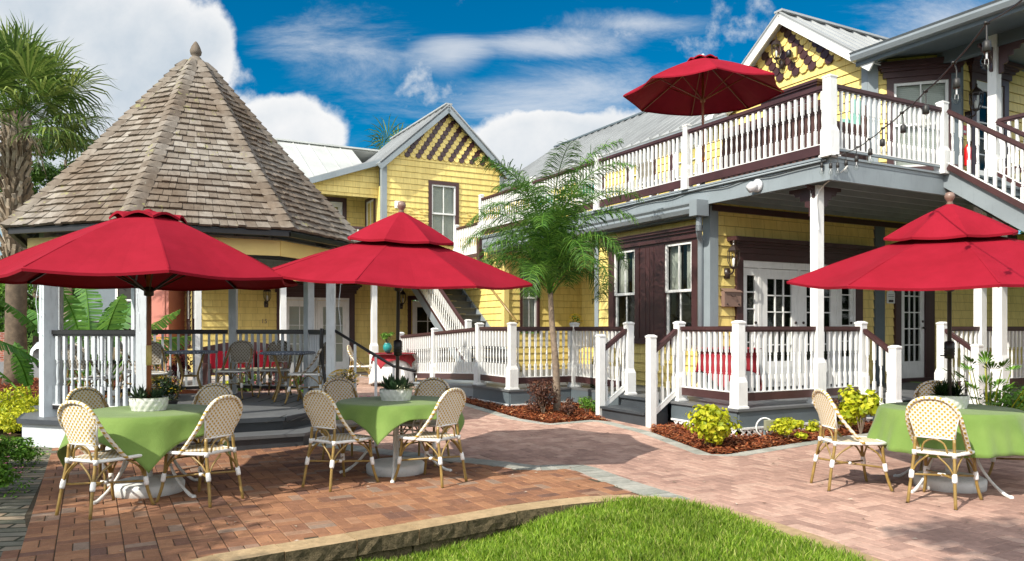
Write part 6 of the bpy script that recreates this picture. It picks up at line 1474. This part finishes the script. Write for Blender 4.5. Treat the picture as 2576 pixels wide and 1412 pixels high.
t=thing('wall_plaque','small white ornamental notice plaque between the grey board and the narrow glass door','sign',on(F0,4.66,.025,1.98),faceaz(F0)); m=MB(); m.box((-.12,-.012,0),(.12,0,.20)); m.plate([(-.12,.20),(-.09,.24),(-.06,.22),(-.03,.26),(0,.31),(.03,.26),(.06,.22),(.09,.24),(.12,.20)],-.012,0); m.build('panel',M['white'],t); m=MB(); m.box((-.07,-.016,.02),(.07,-.013,.07)); m.box((-.09,-.015,.13),(.09,-.013,.14)); m.box((-.08,-.015,.10),(.08,-.013,.105)); m.box((-.08,-.015,.165),(.08,-.013,.172)); m.build('print',M['bronze'],t)
t=thing('switch_box','small white switch box on the grey corner board','switch box',on(F0,4.27,.05,2.42),faceaz(F0)); m=MB(); m.box((-.045,-.03,-.07),(.045,0,.07)); m.build('cover',M['white'],t); m=MB(); m.box((-.01,-.04,-.02),(.01,-.03,.02)); m.build('toggle',M['bronze'],t)
t=thing('sensor_box','white sensor box on the gabled wall beside the grey corner board','sensor',on(FV(11.0,0),-1.5,.02,4.98),faceaz(FV(0))); m=MB(); m.box((-.07,-.08,-.1),(.07,0,.1)); m.build('case',M['white'],t); m=MB(); m.tube([(0,-.08,-.02),(0,-.12,-.06)],[.05,.04],10); m.build('lens',M['white'],t)
t=thing('cable_clip','small white cable hook sticking out of the yellow wall near the corner','hook',on(F0,.62,.02,3.02),faceaz(F0)); m=MB(); m.tube([(0,0,0),(-.03,-.08,.0),(.05,-.12,.005)],[.016,.016,.014],7); m.build('hook_arm',M['white'],t)
# electrical box and conduit on the porch skirting
t=thing('junction_box','grey electrical box on the dark skirting of the porch','electrical box',HW(.62,-2.235,.14),HA); m=MB(); m.box((-.17,-.09,0),(.17,0,.17)); m.build('case',M['grayfas'],t); m=MB(); m.tube([(.14,-.05,.17),(.12,-.06,.24)],.006,5); m.build('cable',M['white'],t)
p=ray(1920,1112); t=thing('garden_floodlight','round cream garden flood light with a white hoop beside the low yellow-green shrub','lamp',(p[0]+.1,p[1]+.25,gz(*p)),R(10)); m=MB(); m.tube([(.12*math.cos(R(a)),0,.16+.12*math.sin(R(a))) for a in range(-60,290,14)],.011,6,cap=True); m.build('hoop',M['white'],t); m=MB(); m.cb((.05,-.04,.19),(.13,.07,.13)); m.build('head',M['cream'],t); m=MB(); m.lathe([(.08,0),(.07,.03),(.02,.05),(.015,.14)],n=12); m.build('stake',M['grayfas'],t)
# cables on the balcony beam
def cable(pts,r,mat,name,label,n=5):
    m=MB(); m.tube(smooth([tuple(p) for p in pts],4),r,n); o=m.build(name,M[mat]); return tag(o,label,'cable')
rg=random.Random(9); cable([HW(-.22,v,3.78+rg.uniform(-.03,.02)) for v in [-2.4+.45*i for i in range(18)]],.009,'rubber','power_cable','black cable looping loosely along the grey beam under the balcony rail')
m=MB(); m.tube([HW(-.215,-2.5,3.815),HW(-.215,8.2,3.815)],.016,7); tag(m.build('conduit',M['gray']),'straight grey conduit along the top of the balcony beam','conduit')
cable([HW(.12,-2.56,3.80),HW(.05,-2.60,3.70),HW(-.02,-2.22,3.45),HW(-.03,-2.20,3.1),HW(.0,-2.20,2.9)],.010,'white','white_cable','white cable dropping from the deck edge onto the porch column')
cable([HW(2.5,-2.62,3.75),HW(2.62,-2.7,3.5),HW(2.75,-2.9,3.3),HW(3.1,-3.1,3.05)],.014,'rubber','black_hose','thick black cable hanging below the upper stairs at the right')
# string of bulbs from the deck corner toward the viewer
SP=[(2640,-60,3.3),(2482,58,4.5),(2400,158,5.1),(2328,230,5.8),(2269,284,6.6),(2221,323,7.4),(2187,350,8.2),(2158,370,9.0),(2130,383,9.8),(2106,390,10.35),(2088,392,10.55),(2068,391,10.7),(2040,395,11.0)]
SPW=[at(*q) for q in SP]
t=thing('string_lights','black festoon cord of clear bulbs sloping from the balcony corner to the top right','string lights',SPW[9],0); base=SPW[9]
m=MB(); pts=[]
for a,c in zip(SPW,SPW[1:]):
    for k in range(4): u=k/4; q=a.lerp(c,u); q.z-=.05*math.sin(math.pi*u)*(a-c).length*.3; pts.append(q-base)
pts.append(SPW[-1]-base); m.tube(pts,.0055,6); m.build('cord',M['rubber'],t)
for i,q in enumerate(SPW[1:]):
    q=q-base; a=rg.uniform(-.02,.02); m=MB(); m.tube([(q.x,q.y,q.z+.01),(q.x+a,q.y,q.z-.05),(q.x+a,q.y,q.z-.10)],.005,5); m.lathe([(.010,-.10),(.022,-.11),(.024,-.165),(.018,-.17)],(q.x+a,q.y,q.z),10); m.tube([(q.x-.015,q.y,q.z),(q.x+.015,q.y,q.z)],.011,6); s_=m.build('socket',M['rubber'],t)
    m=MB(); m.lathe([(.014,-.165),(.018,-.185),(.031,-.215),(.033,-.235),(.024,-.262),(.008,-.275),(0,-.277)],(q.x+a,q.y,q.z),14); m.build('bulb',M['bulbglass'],s_)
    m=MB(); m.tube([(q.x+a,q.y,q.z-.17),(q.x+a,q.y,q.z-.21)],.006,5); m.tube([(q.x+a-.01,q.y,q.z-.21),(q.x+a-.012,q.y,q.z-.24),(q.x+a+.012,q.y,q.z-.24),(q.x+a+.01,q.y,q.z-.21)],.0015,4); m.build('filament',M['chrome'],s_)
# balcony furniture
def wicker(u,v,rz,w,label,name='wicker_sofa'):
    t=thing(name,label,'sofa' if w>1 else 'armchair',HW(u,v,3.85),HA+rz); m=MB(); m.box((-w/2,-.02,0),(w/2,.75,.40)); m.build('frame',M['wicker'],t); m=MB(); m.box((-w/2-.02,-.10,.0),(w/2+.02,-.03,.92)); m.build('backrest',M['wicker'],t)
    for s in (-1,1): m=MB(); m.box((s*w/2-.06+.07*s,-.02,0),(s*w/2+.06+.07*s,.75,.62)); m.build('armrest',M['wicker'],t)
    m=MB(); m.box((-w/2+.04,.02,.405),(w/2-.04,.74,.52)); m.build('seat_cushion',M['aqua'],t)
    return t
wicker(.15,-1.2,-math.pi/2,1.9,'long dark brown wicker sofa with its back against the upper balcony balusters')
t=wicker(1.15,-2.0,0.6,.75,'wicker armchair with sea-green cushions near the balcony corner post','wicker_chair'); m=MB(); m.box((-.32,-.02,.53),(.32,.12,1.05)); m.build('back_cushion',M['aqua'],t); m=MB(); m.box((-.02,.15,.53),(.28,.28,.85)); m.build('pillow',M['aqua'],t)
for u,v,l in ((.5,4.2,'white balcony chair with a teal pillow behind the middle balusters'),(.45,2.0,'white balcony chair behind the balusters left of the wicker sofa'),(.5,6.0,'white balcony chair with a teal pillow beside the palm fronds')):
    t=thing('balcony_chair',l,'chair',HW(u,v,3.85),HA+random.uniform(-.4,.4),'white chairs on the upper balcony'); m=MB(); m.box((-.24,-.22,.42),(.24,.24,.45)); m.build('seat',M['iron'],t); m=MB(); 
    m.box((-.24,.22,.45),(.24,.25,.92)); m.build('backrest',M['iron'],t)
    for sx in (-1,1):
        for sy in (-1,1): m=MB(); m.tube([(sx*.22,sy*.2,0),(sx*.22,sy*.2,.42)],.014,6); m.build('leg',M['iron'],t)
    if 'teal' in l: m=MB(); m.box((-.18,.08,.46),(.18,.20,.80)); m.build('pillow',M['greenpot'],t)
# fire extinguisher by the upper door
t=thing('fire_extinguisher','red fire extinguisher on the upper porch wall behind the stair balusters','extinguisher',on(FV(-1.78,0),4.12,.09,4.28),HA); m=MB(); m.lathe([(.05,0),(.055,.02),(.055,.30),(.03,.35),(.018,.37)],n=14); m.build('cylinder',M['redext'],t); m=MB(); m.lathe([(.02,.37),(.02,.41)],n=8); m.bar((0,0,.42),(.09,-.03,.45),.02,.012); m.build('valve',M['black'],t); m=MB(); m.tube(smooth([(0,0,.40),(.07,0,.38),(.08,0,.15)],3),.008,5); m.build('hose',M['black'],t)
t=thing('safety_sign','small red and white sign above the fire extinguisher','sign',on(FV(-1.78,0),4.12,.03,4.83),HA); m=MB(); m.box((-.06,-.006,0),(.06,0,.16)); m.build('panel',M['redext'],t); m=MB(); m.box((-.035,-.009,.03),(.035,-.0065,.07)); m.build('band',M['white'],t)
# bench with red cushions behind the gazebo
bw=Vector(((618-1288)/1946*16.3,16.3,gz(0,16.3))); t=thing('garden_bench','dark bench with bright red cushions seen through the gazebo balusters','bench',bw,HA+.1); m=MB(); m.box((-.8,-.25,.38),(.8,.25,.43)); m.build('seat',M['brown'],t); m=MB(); m.plate([(-.8,.43),(.8,.43),(.8,.95),(.4,1.03),(0,1.06),(-.4,1.03),(-.8,.95)],.22,.26); m.build('backrest',M['brown'],t)
for s in (-1,1): m=MB(); m.box((s*.78-.03,-.25,0),(s*.78+.03,.25,.62)); m.build('armrest',M['brown'],t)
m=MB(); m.box((-.72,-.24,.44),(.72,.14,.50)); m.build('seat_cushion',M['cream'],t)
for s in (-.48,0,.48): m=MB(); m.box((s-.2,.08,.50),(s+.2,.2,.86)); m.build('pillow',M['red'],t)
# teal pot with a plant on the far red table
t=thing('plant_pot','teal glazed pot with a leafy plant on the far red-clothed table','flower pot',(w2.x-.12,w2.y,w2.z if False else gz(0,17.6)+.755)); m=MB(); m.lathe([(.05,0),(.10,.08),(.10,.16),(.07,.2),(.08,.22)],n=16); m.build('pot',M['greenpot'],t); shrub('pot_plant','leafy plant in the teal pot on the far red-clothed table',w2.x-.12,w2.y,.4,.28,'leaf_green',260,.06,5,5,cat='plant',z=gz(0,17.6)+.95)
# leaning bamboo pole by the ramp
a=at(1207,690,15.2); c_=at(1302,812,13.9); m=MB(); m.tube([a,a.lerp(c_,.5),c_],.022,8); tag(m.build('bamboo_pole',M['rattan']),'brown bamboo pole slanting down onto the white railing post left of the palm','pole')
# yellow flowers on the deck behind the rail
for px_,l in ((1447,'yellow orchid-like potted plant on the porch rail left of the brown window'),): q=at(px_,800,14.5); shrub('potted_flower',l,q.x,q.y,.35,.6,'leaf_green',200,.06,95,5,cat='plant',z=DZ+.75,flowers=('yflower',60,.03)); m=MB()
t=thing('plant_stand','slim plant stand holding the yellow potted flower on the porch deck','stand',(at(1447,800,14.5).x,14.5,DZ)); m=MB(); m.lathe([(.15,0),(.03,.04),(.025,.66),(.14,.70),(.14,.74)],n=14); m.build('column',M['iron'],t)
# black strap on the gazebo post, rocks by the base
x,y=gp(3,1.97); q=GC+Vector((x,y,0)); m=MB(); m.tube(smooth([(q.x-.12,q.y-.05,GD+1.13),(q.x-.13,q.y-.06,GD+.9),(q.x-.11,q.y-.06,GD+.6),(q.x-.07,q.y-.08,GD+.35),(q.x-.05,q.y-.1,GD+.2)],4),[.03]*8+[.022]*9,6); tag(m.build('black_strap',M['black']),'black strap hanging from the gazebo rail by the entrance post','strap')
rg=random.Random(31); x,y=ray(118,1112)
m=MB(); prf=[]; 
for i in range(9):
    r_=rg.uniform(.04,.11); c=(x+rg.uniform(-.2,.25),y+rg.uniform(-.1,.1),r_*.4); vs=[]; 
    for a_ in range(3):
        for j in range(6): t0=j*math.pi/3+a_*.4; rr=r_*(1.0,.95,.5)[a_]*rg.uniform(.8,1.1); vs.append((c[0]+rr*math.cos(t0),c[1]+rr*math.sin(t0),(0,r_*.5,r_*.85)[a_]))
    m.add(vs,[tuple(range(12,18))]+[(k*6+j,k*6+(j+1)%6,(k+1)*6+(j+1)%6,(k+1)*6+j) for k in (0,1) for j in range(6)],rg.random())
tag(m.build('rocks',M['mulch']),'small pile of red-brown rocks at the left corner of the gazebo base','rocks',kind='stuff')
# ---------------------------------------------------------------- far left: car, walls, houses
car=thing('parked_car','silver car parked behind the cabbage palm, front towards the camera','car',((148-1288)/1946*22.6,22.6,gz(0,22)),R(6))
def xsec(m,prof,half,rz_=.08,n=1):
    vs=[];N=len(prof)
    for sx,k in ((-1,0),(-1,1),(1,1),(1,0)):
        for y,z in prof: vs.append((sx*(half-(rz_ if k==0 else 0))*(1 if k else 1) if False else sx*half*(1 if k else .999),y,z))
    m.add(vs,[])
m=MB(); W=.86; st=[(-.05,.30,.62,.70),(.0,.28,.70,.80),(.25,.24,.80,.85),(.9,.22,.90,.86),(1.15,.22,.95,.87),(3.4,.22,.98,.87),(4.1,.26,.95,.85),(4.3,.35,.85,.78)]
vs=[];ring=[(-1,0),(-1.0,.45),(-.97,.75),(-.85,1.0),(0,1.05),(.85,1.0),(.97,.75),(1.0,.45),(1,0)]
for y,z0,z1,w_ in st:
    for a_,b_ in ring: vs.append((a_*w_,y,z0+(z1-z0)*b_))
n=len(ring); fs=[(i*n+j,i*n+j+1,(i+1)*n+j+1,(i+1)*n+j) for i in range(len(st)-1) for j in range(n-1)]+[tuple(range(n)),tuple(reversed(range((len(st)-1)*n,len(st)*n)))]+[((i+1)*n,(i+1)*n+n-1,i*n+n-1,i*n) for i in range(len(st)-1)]
m.add(vs,fs,.5,True); body=m.build('body',M['carpaint'],car)
m=MB(); rf=[(1.0,.95,.95,.80),(1.75,.95,1.42,.66),(2.1,.95,1.47,.64),(3.1,.95,1.44,.64),(3.9,.95,1.0,.74)]; vs=[]
for y,z0,z1,w_ in rf: vs+=[(-.82,y,z0),(-w_,y,z1),(w_,y,z1),(.82,y,z0)]
m.add(vs,[(i*4+j,i*4+j+1,(i+1)*4+j+1,(i+1)*4+j) for i in range(4) for j in range(3)]); m.build('windows',M['dark'],car)
m=MB(); 
for y,z0,z1,w_ in (): pass
m.add([(-.665,1.72,1.43),(.665,1.72,1.43),(.65,3.15,1.455),(-.65,3.15,1.455),(-.665,1.72,1.47),(.665,1.72,1.47),(.65,3.15,1.495),(-.65,3.15,1.495)],[(0,3,2,1),(4,5,6,7),(0,1,5,4),(1,2,6,5),(2,3,7,6),(3,0,4,7)])
for s in (-1,1): m.tube([(s*.80,1.0,.95),(s*.66,1.75,1.44)],.03,6)
m.build('roof',M['carpaint'],car)
m=MB(); m.plate([(-.45,.42),(.45,.42),(.38,.52),(-.38,.52)],-.09,-.04); m.build('grille',M['black'],car); m=MB(); m.plate([(-.40,.60),(.40,.60),(.43,.66),(-.43,.66)],-.07,-.02); m.build('grille',M['black'],car)
for s in (-1,1):
    m=MB(); m.tube([(s*.58,-.02,.66),(s*.60,.05,.68)],[.10,.12],12); m.build('headlight',M['bulbglass'],car)
    for y in (.75,3.35):
        m=MB(); m.tube([(s*.70,y,.31),(s*.88,y,.31)],.31,20); w_=m.build('wheel',M['rubber'],car); m=MB(); m.tube([(s*.875,y,.31),(s*.89,y,.31)],.19,16); m.build('rim',M['chrome'],w_)
    m=MB(); m.cb((s*.95,1.25,1.0),(.16,.1,.12)); m.build('mirror',M['carpaint'],car)
def simplewall(name,label,cat,x0,x1,y,z1,mat,dep=.3,wins=(),group=None,ht=None):
    t=thing(name,label,cat,((x0+x1)/2,y,0.2),0,group); cx=(x0+x1)/2; m=MB(); m.box((x0-cx,0,0),(x1-cx,dep,z1)); m.build('wall',M[mat],t)
    for wx,wz,ww,wh in wins:
        m=MB(); fx=wx-cx; m.box((fx-.08,-.06,wz-.08),(fx,.0-.003,wz+wh+.08)); m.box((fx+ww,-.06,wz-.08),(fx+ww+.08,-.003,wz+wh+.08)); m.box((fx,-.06,wz-.08),(fx+ww,-.003,wz)); m.box((fx,-.06,wz+wh),(fx+ww,-.003,wz+wh+.08)); m.box((fx,-.05,wz+wh/2-.03),(fx+ww,-.003,wz+wh/2+.03)); w_=m.build('window',M['white'],t); m=MB(); m.box((fx,-.03,wz),(fx+ww,-.012,wz+wh)); m.build('pane',M['dark'],w_)
    return t
k=26/1946
t=simplewall('side_house','blue-grey house with a white sash window behind the banana plant','house',(215-1288)*k,(352-1288)*k,26,5.0,'grayh',6,[((298-1288)*k,1.35,.72,1.75)])
m=MB(); m.add([(-1.3,-.3,5.0),(1.3,-.3,5.0),(1.3,3,6.2),(-1.3,3,6.2)],[(0,1,2,3)]); m.box((-1.2,-.35,4.9),(1.2,0,5.0)); m.build('roof',M['roofg'],t)
t=simplewall('pink_house','salmon pink stucco building at the left end of the yellow porch','house',(372-1288)*22/1946,(424-1288)*22/1946,22,4.3,'pink',5); m=MB(); m.box((-.5,-.15,4.3),(.5,5,4.45)); m.build('cornice',M['pink'],t); m=MB(); m.box((.12,-.03,.4),(.2,-.003,2.6)); m.build('pilaster',M['pink'],t)
simplewall('brick_wall','low old brick wall across the road at the far left edge','wall',-24,-17.2,27,1.15,'brickwall',.3)
t=thing('hedge','dark hedge and trees closing the view behind the road on the left','hedge',(-17,33,.3)); m=MB(); rg=random.Random(77)
for i in range(60): leafball(m,rg,(rg.uniform(-11,8),rg.uniform(-.6,.6),rg.uniform(.2,2.6)),(1.0,.7,.7),170,.22,shell=.3)
m.build('foliage',M['leaf_dark'],t); m=MB()
for i in range(8): m.tube([(-10+2.4*i,0,-.2),(-10+2.4*i,.1,1.6)],.06,6)
m.build('stems',M['trunkg'],t)
# far tree line so the horizon never shows bare ground
rg=random.Random(101)
for nm,y0,n_,lab,hh in (('far_woodland',95,26,'far dark tree line closing the view beyond the houses',6),('near_woodland',-19,20,'line of trees facing the houses, seen only in the window panes',7.5)):
    m=MB()
    for i in range(n_):
        x=(-75+i*6.2) if y0>0 else (-34+i*3.4); y=y0+rg.uniform(-3,3)
        for k in range(7): leafball(m,rg,(x+rg.uniform(-2.4,2.4),y+rg.uniform(-1.5,1.5),hh*rg.uniform(.12,.8)),(2.2,2.0,1.7),90,.75,shell=.3)
    if y0<0:
        for i in range(22):
            a=R(-70+i*7.5); x=6+29*math.cos(a); y=-2+24*math.sin(a)
            if y>22: continue
            for k in range(7): leafball(m,rg,(x+rg.uniform(-1.5,1.5),y+rg.uniform(-2,2),hh*rg.uniform(.1,.8)),(2.0,2.0,1.6),80,.75,shell=.3)
    tag(m.build(nm,M['leaf_dark']),lab,'woodland',kind='stuff')

# dry leaves and litter blown over the paving
rg=random.Random(55); m=MB()
for _ in range(420):
    y=4.2+8*rg.random()**1.2; x=rg.uniform(-4.6,5.5)*(y/8); 
    if inpoly(x,y,lawn) or not inpoly(x,y,court): continue
    s_=rg.uniform(.008,.028); a=rg.uniform(0,6.28); z=gz(x,y)+.018; c,d=math.cos(a)*s_,math.sin(a)*s_
    m.add([(x-c,y-d,z),(x-d*.4,y+c*.4,z+s_*.3),(x+c,y+d,z+.003),(x+d*.4,y-c*.4,z+s_*.15)],[(0,1,2,3)],rg.random())
o=m.build('fallen_leaves',M['bark']); tag(o,'tiny dry leaves scattered over the brick paving','fallen leaves',kind='stuff')
